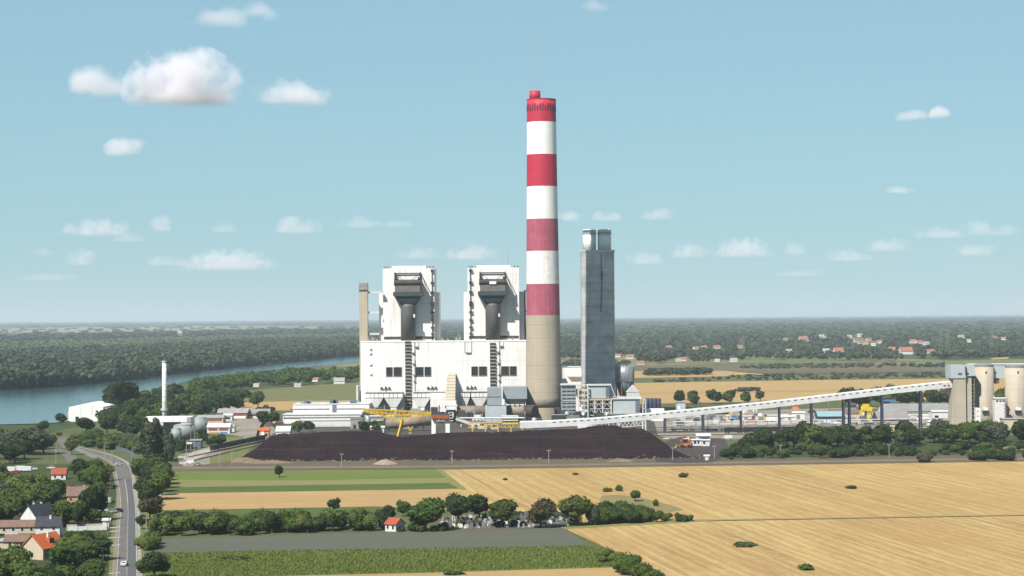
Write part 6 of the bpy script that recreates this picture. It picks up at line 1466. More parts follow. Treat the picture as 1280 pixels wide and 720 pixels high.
wall('garden_wall', 'lower cream wall just behind the long white garden wall', 'wall', [G(84, 660), G(134, 658.6)], 1.3, .3, 'cream_plaster', 4)
x, y = at_px(132.5, 659); house(x, y + 1.6, 2.6, 2.6, 2.6, .5, 0, 'white_plaster', 'white_metal', 'small white kiosk at the road end of the garden wall', win=False, name='kiosk', cat='kiosk')
fr = [p for p in spline([(100, 556.5), (118, 557.5), (140, 561), (160, 567), (172, 575), (174, 581)], 18)]
wall('barrier_fence', 'grey metal fence curving along the outside of the road bend', 'fence', fr, 2.4, .15, 'blue_grey_steel')
wall('barrier_fence', 'dark teal fence along the inside of the road bend', 'fence', [G(95, 563), G(104, 567), G(113, 571.5), (G(121, 574))], 2.0, .15, 'tank_green')
# --- vehicles
def car(px, py, rz, body, label, L=4.3, Wd=1.75, H=1.5, van=False, group=None, xy=None):
    x, y = xy or at_px(px, py); t = thing('van' if van else 'car', label, 'van' if van else 'car', (0, 0, 0), group)
    a = L / 2; w = Wd / 2
    prof = [(-a, .35), (-a, .8), (-a + .15, .95), (-a + .6, 1.0), (-.55 * a, H), (.35 * a, H), (.62 * a, .98), (a - .1, .85), (a, .6), (a, .35)] if not van else [(-a, .35), (-a, H), (.55 * a, H), (.8 * a, 1.15), (a, 1.0), (a, .35)]
    mb = MB(); mb.yz(prof, -w, w); mb.build('body', body, t)
    if not van:
        mb = MB(); mb.yz([(-a + .68, 1.0), (-.57 * a, H - .08), (.34 * a, H - .08), (.56 * a, 1.02)], -w - .015, w + .015); mb.build('side_glass', 'window_dark', t)
        mb = MB(); mb._add([(-w + .15, -a + .60, 1.03), (w - .15, -a + .60, 1.03), (w - .25, -.57 * a - .01, H - .06), (-w + .25, -.57 * a - .01, H - .06)], [(0, 1, 2, 3)]); mb.build('rear_glass', 'window_dark', t)
    else:
        mb = MB(); mb._add([(-w + .1, .56 * a + .02, H - .1), (w - .1, .56 * a + .02, H - .1), (w - .1, .8 * a + .02, 1.2), (-w + .1, .8 * a + .02, 1.2)], [(0, 1, 2, 3)]); mb.build('windscreen', 'window_dark', t)
    for sx_ in (-1, 1):
        for sy in (-.62, .62): mb = MB(); mb.tube((sx_ * (w - .2), sy * a, .33), (sx_ * (w + .02), sy * a, .33), .33, n=12); mb.build('wheel', 'tyre', t)
        mb = MB(); mb.box(sx_ * (w - .28) - .14, sx_ * (w - .28) + .14, -a - .02, -a + .03, .68, .86); mb.build('tail_light', 'tail_red', t)
    t.location = (x, y, .24); t.rotation_euler = (0, 0, rz); return t
car(155.4, 708, R(0), 'car_white', 'white car driving away on the road near the bottom edge')
car(147.6, 640.5, R(80), 'car_dark', 'dark red car parked across the left roadside verge')
car(140.5, 641.5, R(75), 'car_silver', 'silver car parked behind the dark red one at the roadside')
car(149, 582, R(-60), 'car_white', 'small white car turning at the bend of the road')
car(127, 617.5, R(20), 'car_white', 'white van parked nose-in among the trees left of the road', 4.8, 1.9, 2.0, True)
car(129, 629.5, R(90), 'car_white', 'long white van parked broadside by the left roadside', 7.0, 2.2, 2.4, True)
car(129.5, 640, R(60), 'car_white', 'small white car under the trees left of the roadside pair')
car(171.5, 612, R(10), 'car_white', 'white car parked on the right verge beside the tree clump')
for px, py, rz, m_, lab, van in ((12, 590, 88, 'car_white', 'white lorry, leftmost of the row by the branch road', True), (20, 592, 85, 'car_red', 'red car in front of the white lorries by the branch road', False), (24, 589, 84, 'car_white', 'white van between the leftmost lorry and the single one', True), (32, 589.5, 86, 'car_white', 'white van parked right of the red car', True), (42, 588, 88, 'car_white', 'single white car standing apart in the yard by the branch road', False), (64, 586.6, 80, 'car_white', 'white car parked just above the small orange-red roof', False)):
    car(px, py, R(rz), m_, lab, 6.5 if van else 4.4, 2.2 if van else 1.8, 2.6 if van else 1.5, van)
t = thing('road_sign', 'bright yellow board beside the road junction', 'sign', (0, 0, 0)); x, y = at_px(171, 597)
mb = MB(); mb.box(x - 1.7, x + 1.7, y - .08, y + .08, .9, 3.4); t.location = (x, y, 0); mb.build('board', 'sign_yellow', t)
for sx_ in (-1.2, 1.2): mb = MB(); mb.box(x + sx_ - .08, x + sx_ + .08, y + .09, y + .2, 0, 3.2); mb.build('post', 'pole_concrete', t)
# --- poles
def pole(px, py, h, label, group=None, m='pole_concrete', arm=True, lamp=False):
    x, y = at_px(px, py); t = thing('lamp_post' if lamp else 'utility_pole', label, 'lamp post' if lamp else 'pole', (x, y, 0), group)
    mb = MB(); mb.tube((x, y, 0), (x, y, h), .19, .12, 8); mb.build('pole', m, t)
    if lamp:
        mb = MB(); mb.beam((x, y, h - .1), (x + 1.8, y, h + .2), .12); mb.build('arm', m, t); mb = MB(); mb.box(x + 1.4, x + 2.3, y - .2, y + .2, h + .1, h + .3); mb.build('lamp_head', 'frame_grey', t)
    elif arm:
        mb = MB(); mb.box(x - 1.0, x + 1.0, y - .08, y + .08, h - .8, h - .62); mb.build('crossarm', m, t)
        for q in (-.9, 0, .9): mb = MB(); mb.tube((x + q, y, h - .62), (x + q, y, h - .3), .07, n=6); mb.build('insulator', 'white_paint', t)
    return t
for px, py, h in ((129, 727, 8.5), (131, 697, 8.5), (134.2, 681, 8.5), (136.5, 667, 8.5), (137.5, 632, 8.5), (138.3, 612, 8.5)): pole(px, py, h, 'wooden utility pole in the row along the left side of the road', 'poles along the road', 'pole_wood')
pole(183, 671, 7.5, 'lone pale pole at the road end of the long hedge'); pole(347.5, 659, 5.5, 'short pale pole sticking out of the middle of the long hedge'); pole(428, 661, 6.0, 'pale pole in the long hedge nearer the cemetery')
for px, py in ((274, 582), (290, 581.5), (427, 583.5), (565, 579.5), (686, 579), (841, 575.5), (893, 573), (976, 572), (1111.5, 571.4)): pole(px, py, 7.4, 'pale concrete pole on the soil strip between fields and coal works', 'poles along the soil strip')
for px, py in ((131, 573), (140, 585), (165, 580)): pole(px, py, 9, 'grey lamp post on the outside of the road bend', 'lamp posts at the bend', lamp=True)
pole(70, 580, 10, 'slim lamp post beside the branch road', lamp=True); pole(243, 567, 17, 'tall mast beside the storage tanks', arm=False)
pole(233, 573, 9, 'lamp post at the entrance of the heating plant', lamp=True)
# --- cemetery
r = random.Random(5); stones = 0; base = None
proto_s = []
for k_ in range(4):
    t = thing('gravestone', 'pale gravestone among the dense graves of the tree-shaded cemetery', 'gravestone', (0, 0, 0), 'gravestones')
    mb = MB(); mb.box(-.9, .9, -2.0, .2, 0, .35); mb.build('slab', 'marble' if k_ != 1 else 'granite_grey', t)
    mb = MB()
    if k_ == 3: mb.box(-.22, .22, .0, .22, .35, 2.5); mb.box(-.75, .75, .02, .20, 1.55, 1.95)
    elif k_ == 2: mb.xz([(-.75, .35), (.75, .35), (.75, 1.5), (.4, 1.9), (-.4, 1.9), (-.75, 1.5)], 0, .25)
    else: mb.box(-.8, .8, 0, .28, .35, 1.7 + .4 * k_)
    mb.build('headstone', 'marble' if k_ in (0, 3) else 'granite_grey' if k_ == 1 else 'white_plaster', t); proto_s.append(t)
pts = []
while len(pts) < 250:
    px, py = r.uniform(548, 722), r.uniform(641, 661)
    if not inpoly(px, py, [(550, 662), (550, 652), (600, 645), (650, 641), (722, 640), (722, 657.5), (650, 660)]): continue
    g = G(px, py)
    if any(abs(g.x - q.x) < 1.3 and abs(g.y - q.y) < 2.2 for q in pts): continue
    pts.append(g)
for i, g in enumerate(pts):
    s_ = r.uniform(.5, .85); rz = r.uniform(-.12, .12)
    if i < 4: proto_s[i].scale = (.8,) * 3; proto_s[i].location = g; proto_s[i].rotation_euler = (0, 0, rz)
    else: copy_tree(proto_s[r.choice((0, 1, 1, 2, 3))], g, rz, scale=(s_, s_, s_))
x, y = at_px(493, 665)
house(x, y + 3, 5.2, 5, 2.9, 1.9, R(-38), 'white_plaster', 'red_roof', 'small white chapel with a red roof at the end of the long hedge', name='chapel', cat='chapel')
t = thing('obelisk', 'slender white monument left of the small red-roofed chapel', 'monument', (0, 0, 0)); x, y = at_px(478, 660)
mb = MB(); mb.frustum((x - .8, x + .8, y - .8, y + .8), (x - .4, x + .4, y - .4, y + .4), .6, 6.2); t.location = (x, y, 0); mb.build('shaft', 'white_plaster', t); mb = MB(); mb.box(x - 1.1, x + 1.1, y - 1.1, y + 1.1, 0, .599); mb.build('plinth', 'marble', t)
# --- riverside hall
YH2 = 1555.0
t = thing('riverside_hall', 'big white arched hall standing on the river bank', 'hall', (X(110, YH2, 520), YH2, 0))
x0, x1 = X(86, YH2, 520), X(129, YH2, 520); zb, zt_ = Z(511, YH2, 110), Z(506, YH2, 110)
prof = [(x0, 0), (x1, 0)] + [(x1 - (x1 - x0) * i / 14, zb + (zt_ - zb) * math.sin(math.pi * (.12 + .76 * i / 14)) ** .8) for i in range(15)]
mb = MB(); mb.xz(prof, YH2, YH2 + 70); mb.build('hall_shell', 'white_cladding', t)
mb = MB(); mb.xz([(x1 + .01, 0), (X(134, YH2), 0), (X(134, YH2), zb - 1), (x1 + .01, zb + .5)], YH2 + 4, YH2 + 66); mb.build('side_aisle', 'white_metal', t)
mb = MB(); mb.box(X(82, YH2), x0 - .01, YH2 + 6, YH2 + 50, 0, zb - 2); mb.build('annex', 'cream_plaster', t)
mb = MB(); mb.box(X(94, YH2), X(98, YH2), YH2 - .15, YH2 - .01, 0, 4); mb.build('gate', 'window_dark', t)
# --- heating plant with the slim white chimney
YK = 1395.0
t = thing('slim_chimney', 'slim white steel chimney with dark rings at the heating plant', 'chimney', (X(205.4, YK, 480), YK, 0)); cx_ = X(205.4, YK, 490)
hc = Z(451.2, YK, 205)
mb = MB(); mb.lathe(cx_, YK, [(1.75, 0), (1.55, hc * .5), (1.4, hc - .8)], 24); mb.build('shaft', 'white_paint', t, smooth=True)
mb = MB(); mb.lathe(cx_, YK, [(1.75, hc - .79), (1.75, hc)], 24); mb.build('head', 'white_metal', t, smooth=True)
for i in range(1, 12):
    zz = hc * i / 12; mb = MB(); mb.lathe(cx_, YK, [(1.74 - .3 * i / 12 + .04, zz), (1.74 - .3 * i / 12 + .04, zz + .25)], 24, False, False); mb.build('flange', 'frame_grey', t)
mb = MB(); mb.lathe(cx_, YK, [(2.6, Z(513, YK, 205)), (2.6, Z(510.8, YK, 205))], 20); mb.build('gallery', 'white_metal', t)
mb = MB(); mb.beam((cx_ + 1.8, YK - .4, 1), (cx_ + 1.65, YK - .4, hc - 1), .25); mb.build('ladder', 'frame_grey', t)
YK2 = 1350.0
t = thing('heating_plant', 'white flat-topped heating plant below the slim chimney', 'building', (X(210, YK2, 540), YK2, 0))
mb = MB(); mb.box(X(180, YK2, 530), X(238.6, YK2, 530), YK2, YK2 + 16, Z(527.5, YK2, 210), Z(521.4, YK2, 210)); mb.build('upper_storey', 'white_paint', t)
mb = MB(); mb.box(X(180.2, YK2, 530), X(187, YK2, 530), YK2 + .3, YK2 + 15.7, 0, Z(527.5, YK2, 210) - .004); mb.box(X(226, YK2, 530), X(238.4, YK2, 530), YK2 + .3, YK2 + 15.7, 0, Z(527.5, YK2, 210) - .004); mb.build('wing', 'white_plaster', t)
mb = MB(); mb.box(X(187.2, YK2), X(226, YK2), YK2 + 5, YK2 + 15, 0, Z(527.5, YK2, 210) - .004); mb.build('recess', 'grey_concrete', t)
mb = MB(); mb.frustum((X(194, YK2), X(205, YK2), YK2 - 3, YK2 + 4), (X(196, YK2), X(204, YK2), YK2 - 2, YK2 + 4), 0, Z(528, YK2, 200)); mb.build('ash_bin', 'white_metal', t)
mb = MB(); mb.box(X(233.5, YK2, 530), X(238.7, YK2, 530), YK2 - .15, YK2 - .01, Z(527.4, YK2, 236), Z(521.6, YK2, 236)); mb.build('end_panel', 'grey_cladding', t)
for a, b, pt_, pb_, lab in ((214.8, 242, 531, 549.5, 'large pale green storage tank in front of the heating plant'), (239, 258, 522.5, 541, 'pale green storage tank behind the large one'), (213, 226, 536, 551, 'smaller grey-green tank hard against the large storage tank')):
    g = G((a + b) / 2, pb_); Yt_ = g.y; r_ = (b - a) / 2 * M(Yt_); zt_ = Z(pt_, Yt_ + r_, (a + b) / 2)
    t = thing('storage_tank', lab, 'tank', (g.x, Yt_ + r_, 0)); mb = MB(); mb.lathe(g.x, Yt_ + r_, [(r_, 0), (r_, zt_)], 40); mb.build('shell', 'tank_green', t, smooth=True)
    mb = MB(); mb.lathe(g.x, Yt_ + r_, [(r_ * 1.01, zt_ + .003), (r_ * .5, zt_ + .7), (.3, zt_ + .9)], 40); mb.build('lid', 'tin_roof', t, smooth=True)
    mb = MB(); mb.beam((g.x + r_ * .7, Yt_ + r_ * .25, 0), (g.x + r_ * .7, Yt_ + r_ * .25, zt_ + 1), .3); mb.build('ladder', 'frame_grey', t)
def shed(px0, px1, pyb, pyt, d, wallm, roofm, label, rh=1.2, name='shed', cat='shed', bands=(), group=None):
    g0, g1 = G(px0, pyb), G(px1, pyb); Y_ = (g0.y + g1.y) / 2; w = (px1 - px0) * M(Y_); x = (g0.x + g1.x) / 2; h = max(2.2, Z(pyt, Y_, (px0 + px1) / 2) - rh)
    t = house(x, Y_ + d / 2, w, d, h, rh, 0, wallm, roofm, label, group, win=False, name=name, cat=cat, over=.5)
    loc = t.location.copy(); t.location = (0, 0, 0)
    for a, b, z0, z1, m_ in bands: mb = MB(); mb.box(-w / 2 + w * a, -w / 2 + w * b, -d / 2 - .1, -d / 2 - .006, z0 * h, z1 * h); mb.build('window_band', m_, t)
    t.location = loc; return t
shed(221.5, 238.5, 562, 554, 8, 'grey_concrete', 'white_metal', 'open shed with a flat white roof beside the freight tracks', .5, bands=((.05, .95, 0, .8, 'window_dark'),))
shed(238.5, 251, 560.5, 549.5, 7, 'blue_grey_steel', 'asbestos_roof', 'small blue-grey hut with white cap behind the white-roofed shed', .6)
t = shed(259, 287, 542, 530, 12, 'white_plaster', 'white_metal', 'white workshop with brick-red windows beside the green tanks', 2.2, 'workshop', 'workshop', bands=((.05, .47, .45, .8, 'brick_red'), (.53, .95, .45, .8, 'brick_red'), (.05, .55, .0, .25, 'peach_plaster'), (.58, .9, 0, .25, 'blue_sheet')))
shed(283, 293, 540, 531, 8, 'white_plaster', 'tin_roof', 'white annex at the right end of the brick-windowed workshop', 1.5, bands=((.2, .6, 0, .6, 'window_dark'),))
shed(246, 279, 530, 519.5, 14, 'cream_plaster', 'tin_roof', 'low building with pale roof behind the green tanks', 1.8, 'workshop', 'workshop', bands=((.05, .95, .5, .8, 'brick_red'),))
shed(272, 309, 524, 511.5, 18, 'brick_red', 'tin_roof', 'long brick workshop with a pale roof left of the white building', 3.0, 'workshop', 'workshop', bands=((.05, .95, .1, .5, 'white_paint'),))
shed(309, 336, 523, 512, 18, 'white_plaster', 'asbestos_roof', 'white-walled workshop adjoining the long brick one', 3.0, 'workshop', 'workshop', bands=((.05, .95, .5, .75, 'window_rust'),))
shed(279, 290, 526, 517.5, 10, 'white_plaster', 'white_metal', 'small white hut before the long brick workshop', 1.2, bands=((.2, .8, .3, .7, 'window_dark'),))
shed(345, 362, 545, 533.5, 12, 'white_plaster', 'white_metal', 'white round-roofed shed peeking over the left end of the coal', 3, bands=((.1, .9, .1, .5, 'grey_concrete'),))
shed(463, 480, 541, 533, 9, 'white_plaster', 'white_metal', 'low white shed behind the coal left of the yellow trestle', 1)
t = shed(324, 336, 546, 535, 6, 'peach_plaster', 'orange_roof', 'orange and white tipping house above the coal wagons', 1.6, 'tipping_house', 'building', bands=((.2, .5, .1, .9, 'white_paint'), (.6, .85, 0, .5, 'window_dark')))
t = thing('tan_dome', 'small tan dome tank beside the dark tree left of the white building', 'tank', (0, 0, 0)); g = G(343.5, 531); mb = MB(); mb.lathe(g.x, g.y, [(1.7, 0), (1.7, 2), (1.5, 3), (.9, 3.8), (.2, 4.1)], 20); t.location = g; mb.build('shell', 'peach_plaster', t, smooth=True); mb = MB(); mb.lathe(g.x, g.y, [(.3, 4.05), (.3, 4.5)], 8); mb.build('cap', 'frame_grey', t)
car(237.5, 580.5, R(85), 'car_white', 'white van at the gate by the sandy track', 4.6, 1.9, 2.1, True); car(247, 582, R(85), 'car_silver', 'silver car beside the white van at the sandy track')
car(209, 575.5, R(80), 'peach_plaster', 'tan van under the poplars of the heating plant', 4.6, 1.9, 2.2, True)
# --- coal train and freight wagons
def wagon(kind, m, label, group):
    t = thing('freight_wagon', label, 'wagon', (0, 0, 0), group); mb = MB()
    if kind == 'hopper': mb.frustum((-5.2, 5.2, -1.0, 1.0), (-6.0, 6.0, -1.45, 1.45), 1.2, 3.5)
    else: mb.box(-6, 6, -1.4, 1.4, 1.2, 3.3)
    mb.build('body', m, t); mb = MB(); mb.box(-5.6, 5.6, -1.1, 1.1, 3.5 if kind == 'hopper' else 3.3, 3.7 if kind == 'hopper' else 3.45); mb.build('load', 'coal' if kind == 'hopper' else 'tin_roof', t)
    mb = MB(); mb.box(-6.2, 6.2, -1.1, 1.1, .95, 1.19); mb.build('chassis', 'dark_steel', t)
    for q in (-4.2, 4.2):
        mb = MB()
        for e in (-.9, .9):
            for s_ in (-.75, .75): mb.tube((q + e, s_ - .08, .46), (q + e, s_ + .08, .46), .46, n=10)
        mb.build('bogie', 'dark_steel', t)
    return t
def train(w0, n, p, q, sp=13.0):
    d = (q - p).normalized(); rz = math.atan2(d.y, d.x)
    for i in range(n):
        c = p + d * (sp * (i + .5)); c.z = .35
        if i == 0: w0.location = c; w0.rotation_euler = (0, 0, rz)
        else: copy_tree(w0, c, rz)
def track(name, p, q, m='rail_steel'):
    d = (q - p).normalized(); nr = Vector((-d.y, d.x, 0)); mb = MB()
    mb._add([p + nr * 1.7 + Vector((0, 0, .24)), q + nr * 1.7 + Vector((0, 0, .24)), q - nr * 1.7 + Vector((0, 0, .24)), p - nr * 1.7 + Vector((0, 0, .24))], [(0, 1, 2, 3)])
    struct('track_bed', mb, 'scrub_strip'); mb = MB()
    for s_ in (-.75, .75): mb.beam(p + nr * s_ + Vector((0, 0, .36)), q + nr * s_ + Vector((0, 0, .36)), .09, .18)
    struct('railway_rail', mb, 'rail_steel')
a, b = G(264, 565.5), G(330, 551.5)
track('t', G(235, 572), G(345, 548.5)); track('t', G(238, 577), G(350, 551))
train(wagon('hopper', 'wagon_dark', 'dark coal wagon in the train beside the left end of the coal heap', 'coal wagons'), 8, a, b, 13.2)
for py, off in ((540.5, 0), (543.8, 0), (536.8, 0), (533.6, 0)): track('t', G(812, py + 1.2), G(1300, py - 5.5))
train(wagon('box', 'wagon_grey', 'grey covered wagon in the freight train beneath the long conveyor', 'grey freight wagons'), 9, G(838, 539.4), G(1010, 537.2), 12.9)
train(wagon('hopper', 'wagon_dark', 'dark empty hopper wagon on the middle track right of the coal yard', 'dark hopper wagons'), 5, G(905, 542.2), G(1000, 540.9), 12.9)
pp = thing('pipe_rack', 'long low white pipe rack running beneath the conveyor beside the tracks', 'pipe rack', G(920, 534)); mb = MB()
for dz in (2.6, 4.4):
    for o_ in (-.5, .5): mb.tube(G(840, 535.2) + Vector((0, o_, dz)), G(1180, 531.0) + Vector((0, o_, dz)), .28, n=6)
mb.build('pipe', 'white_metal', pp); mb = MB(); p, q = G(840, 535.2), G(1180, 531.0)
for i in range(24): c = p.lerp(q, i / 23); mb.box(c.x - .15, c.x + .15, c.y - .9, c.y + .9, 0, 4.9)
mb.build('stanchion', 'frame_grey', pp)
# --- yard buildings and goods on the right
shed(865, 876.5, 557.5, 549.2, 5, 'white_plaster', 'white_metal', 'white site cabin, left one of the pair beside the orange loader', .4, 'site_cabin', 'cabin', bands=((.2, .45, .4, .8, 'window_dark'), (.6, .8, .4, .8, 'window_dark')))
shed(877, 887, 558, 549.6, 5, 'white_plaster', 'white_metal', 'white site cabin, right one of the pair beside the orange loader', .4, 'site_cabin', 'cabin', bands=((.2, .45, .4, .8, 'window_dark'),))
shed(871, 888, 552.5, 542.5, 7, 'white_plaster', 'white_metal', 'white open-fronted garage behind the pair of site cabins', 1.2, 'garage', 'garage', bands=((.15, .95, .05, .75, 'window_dark'),))
shed(846, 857, 525, 502, 9, 'pale_cladding', 'grey_cladding', 'tall grey clad box house where the conveyor crosses the wheat edge', .5, 'transfer_house', 'building', bands=((.1, .4, .6, .8, 'white_paint'), (.6, .9, .2, .5, 'dark_steel')))
shed(888, 913, 518.5, 511.8, 12, 'cream_plaster', 'brick_red', 'low red-roofed house behind the conveyor', 2.4, 'house', 'house', bands=((.1, .9, .2, .7, 'window_dark'),))
for px0, px1, pb_, pt_, wm, rm, lab, rh in ((908, 914, 524, 520, 'white_plaster', 'white_metal', 'small white cabin left of the blue covered heap', .3), (926, 940, 525, 520, 'white_plaster', 'white_metal', 'white container behind the red covered stack', .3), (960, 973, 526.5, 519, 'white_plaster', 'white_metal', 'white trailer box next to the double white sheds', .3),
        (981, 994, 526.5, 519.6, 'white_plaster', 'white_metal', 'white shed, lower half of the double sheds by the track', .8), (991, 1006, 524.5, 514.8, 'white_plaster', 'white_metal', 'white shed, taller half of the double sheds by the track', .8), (870, 875, 524.5, 520.5, 'cream_plaster', 'white_metal', 'tiny cream cabin alone in the pale yard', .3),
        (1007, 1014, 537, 530.5, 'white_plaster', 'white_metal', 'small white hut under the conveyor just left of the dark trees', .5), (941.5, 946.5, 515, 509.5, 'white_plaster', 'white_metal', 'white hut beneath the conveyor in the green plot', .4), (846, 851, 530, 526.5, 'cream_plaster', 'tin_roof', 'low cream shed at the start of the grey freight train', .3)):
    shed(px0, px1, pb_, pt_, 6, wm, rm, lab, rh, bands=((.3, .6, .1, .7, 'frame_grey'),))
def heap(px, pyb, w, h, m, label, name='covered_stack', cat='stack'):
    g = G(px, pyb); t = thing(name, label, cat, g); mb = MB(); mb.frustum((g.x - w / 2, g.x + w / 2, g.y, g.y + 8), (g.x - w * .3, g.x + w * .3, g.y + 2.5, g.y + 5.5), 0, h); mb.build('cover', m, t)
    mb = MB(); mb.box(g.x - w / 2 - .2, g.x + w / 2 + .2, g.y - .2, g.y + 8.2, -.05, .12); mb.build('pallet', 'fence_wood', t)
heap(918.5, 525.6, 4.2, 2.4, 'blue_sheet', 'bright blue covered heap in the pale yard'); heap(940, 530, 7.5, 3.4, 'red_sheet', 'dark red covered stack in the pale yard'); heap(995, 512, 6, 2.4, 'orange_paint', 'orange covered heap beyond the double white sheds'); heap(957, 523, 4, 2, 'peach_plaster', 'pinkish covered stack left of the white trailer box'); heap(914, 517, 2, 2.4, 'crane_yellow', 'small yellow covered stack behind the blue one')
def truck(px, py, rz, cab, bed, label):
    x, y = at_px(px, py); t = thing('lorry', label, 'lorry', (0, 0, 0)); mb = MB(); mb.box(-1.2, 1.2, 2.2, 4.0, .6, 3.0); c_ = mb.build('cab', cab, t); mb = MB(); mb.box(-1.1, 1.1, 4.01, 4.08, 1.8, 2.7); mb.build('windscreen', 'window_dark', c_)
    mb = MB(); mb.box(-1.25, 1.25, -4.2, 2.1, 1.0, 3.1); mb.build('body', bed, t); mb = MB(); mb.box(-1, 1, -4.1, 3.9, .6, .99); mb.build('chassis', 'dark_steel', t)
    for sx_ in (-1, 1):
        for q in (-3, -1.8, 3): mb = MB(); mb.tube((sx_ * .85, q, .5), (sx_ * 1.2, q, .5), .5, n=12); mb.build('wheel', 'tyre', t)
    t.location = (x, y, .2); t.rotation_euler = (0, 0, rz)
for px, py, rz, cab, bed, lab in ((979, 523.5, 80, 'car_white', 'white_paint', 'white lorry standing left of the double white sheds'), (951, 526.5, 95, 'car_white', 'wagon_grey', 'white and grey lorry right of the red covered stack'), (961, 527.5, 92, 'crane_yellow', 'white_paint', 'lorry with yellow cab below the white trailer box'), (890, 538.6, 90, 'car_dark', 'wagon_grey', 'dark grey lorry on the yard right beside the first conveyor leg')): truck(px, py, R(rz), cab, bed, lab)
car(909.5, 549, R(82), 'car_white', 'white van standing on the grass right of the site cabins', 6, 2.1, 2.3, True); car(833, 550, R(70), 'car_white', 'white pickup at the right foot of the coal heap'); car(1158, 531, R(85), 'car_white', 'white van near the last conveyor leg', 6, 2.1, 2.4, True)
t = thing('site_sign', 'white board on a post at the right corner of the coal yard', 'sign', (0, 0, 0)); x, y = at_px(883.5, 575.5); t.location = (x, y, 0); mb = MB(); mb.box(x - 1.8, x + 1.8, y - .1, y + .1, 2.2, 3.2); mb.build('board', 'white_paint', t); mb = MB(); mb.box(x - .9, x + .9, y - .5, y + .5, 0, 1.7); mb.build('box', 'white_plaster', t); mb = MB(); mb.box(x - .12, x + .12, y - .08, y + .08, 1.7, 2.2); mb.build('post', 'pole_concrete', t)
t = thing('wheel_loader', 'orange wheel loader at work on the coal beside the site cabins', 'loader', (0, 0, 0))
mb = MB(); mb.box(-1.3, 1.3, -3.2, .2, 1.0, 2.3); mb.box(-1.0, 1.0, .2, 2.2, .9, 1.8); mb.build('body', 'orange_paint', t); mb = MB(); mb.box(-.9, .9, -1.0, .6, 2.31, 4.2); c_ = mb.build('cab', 'window_dark', t); mb = MB(); mb.box(-1.05, 1.05, -1.15, .75, 4.21, 4.4); mb.build('cab_roof', 'white_paint', c_)
mb = MB(); mb.beam((-.8, 1.5, 1.6), (-.8, 4.2, .8), .3); mb.beam((.8, 1.5, 1.6), (.8, 4.2, .8), .3); mb.build('arm', 'orange_paint', t); mb = MB(); mb.yz([(4.0, .1), (5.4, .1), (5.0, .3), (4.4, .6), (4.3, 1.6), (4.0, 1.7)], -1.6, 1.6); mb.build('bucket', 'crane_yellow', t)
for sx_ in (-1, 1):
    for q in (-2.2, 1.4): mb = MB(); mb.tube((sx_ * .95, q, .85), (sx_ * 1.55, q, .85), .85, n=14); mb.build('wheel', 'tyre', t)
t.location = (*at_px(857, 560), .2); t.rotation_euler = (0, 0, R(70)); t.scale = (1.25,) * 3
t = thing('tracked_digger', 'orange and white digger right behind the wheel loader', 'digger', (0, 0, 0)); mb = MB(); mb.box(-1.3, 1.3, -2, 1.4, 1.1, 2.4); mb.build('body', 'orange_paint', t); mb = MB(); mb.box(.1, 1.2, .2, 1.5, 2.41, 3.9); mb.build('cab', 'white_paint', t)
for sx_ in (-1.2, 1.2): mb = MB(); mb.box(sx_ - .35, sx_ + .35, -2, 2, 0, 1.0); mb.build('track', 'dark_steel', t)
mb = MB(); mb.beam((-.3, 1.2, 2.2), (-.3, 4.0, 5.0), .5); mb.beam((-.3, 4.0, 5.0), (-.3, 6.0, 2.4), .4); mb.box(-.9, .3, 5.7, 6.6, 1.4, 2.5); mb.build('boom', 'orange_paint', t); t.location = (*at_px(862.5, 555), .2); t.rotation_euler = (0, 0, R(110))
# yellow gantry
Yg2 = 1500.0
t = thing('gantry_crane', 'bright yellow gantry crane standing over the rail yard', 'crane', (X(1086, Yg2, 515), Yg2, 0))
def gp(px, py, dy): p = At(px, py, Yg2); return Vector((p.x, Yg2 + dy, max(0.2, p.z)))
mb = MB(); mb.beam(gp(1077.5, 510, 0), gp(1090, 512, 0), 3.2, 3.0); mb.beam(gp(1084, 509.5, 6), gp(1096.5, 513.5, 6), 3.2, 3.0); mb.beam(gp(1078, 509.6, 0), gp(1085, 509.4, 6), 2.6, 2.6); mb.beam(gp(1089.5, 512.2, 0), gp(1096, 513.2, 6), 2.6, 2.6); mb.build('girder', 'crane_yellow', t)
for (a, b, dy) in (((1077.8, 511), (1075, 525), 0), ((1088.2, 513), (1085, 527), 0), ((1096, 514), (1097.5, 525.5), 6), ((1084.5, 511), (1083, 522), 6)): mb = MB(); p, q = gp(*a, dy), gp(*b, dy); q.z = 0; mb.beam(p, q, 1.6); mb.build('leg', 'crane_yellow', t)
mb = MB(); p = gp(1082, 507.6, 1); mb.box(p.x - 2.4, p.x + 2.4, Yg2 - 1.4, Yg2 + 1.4, p.z - .6, p.z + 1.6); mb.build('trolley', 'crane_yellow', t)
t = thing('dome_store', 'grey half-round dome just above the yellow gantry crane', 'dome', G(1081, 511)); g = G(1081, 511); mb = MB(); mb.lathe(g.x, g.y + 7, [(6, 0), (5.9, 2), (5.2, 4), (3.6, 5.8), (1.5, 6.8), (.2, 7)], 24); mb.build('shell', 'asbestos_roof', t, smooth=True); mb = MB(); mb.box(g.x - 5, g.x - 3.5, g.y + .2, g.y + 2, 0, 3); mb.build('door', 'brick_red', t)
shed(1023, 1057, 524.5, 515, 16, 'navy_steel', 'teal_roof', 'open shed with a pale turquoise roof under the conveyor', 3.2, 'open_shed', 'shed')
shed(1040, 1074, 521, 512.5, 20, 'cream_plaster', 'brown_roof', 'low brown-roofed store left behind the yellow gantry', 2.8, 'store', 'building')
shed(1104, 1189, 520, 505.5, 22, 'white_plaster', 'asbestos_roof', 'very long grey-roofed warehouse left of the concrete silos', 5.0, 'warehouse', 'warehouse', bands=((.02, .98, .45, .75, 'frame_grey'),))
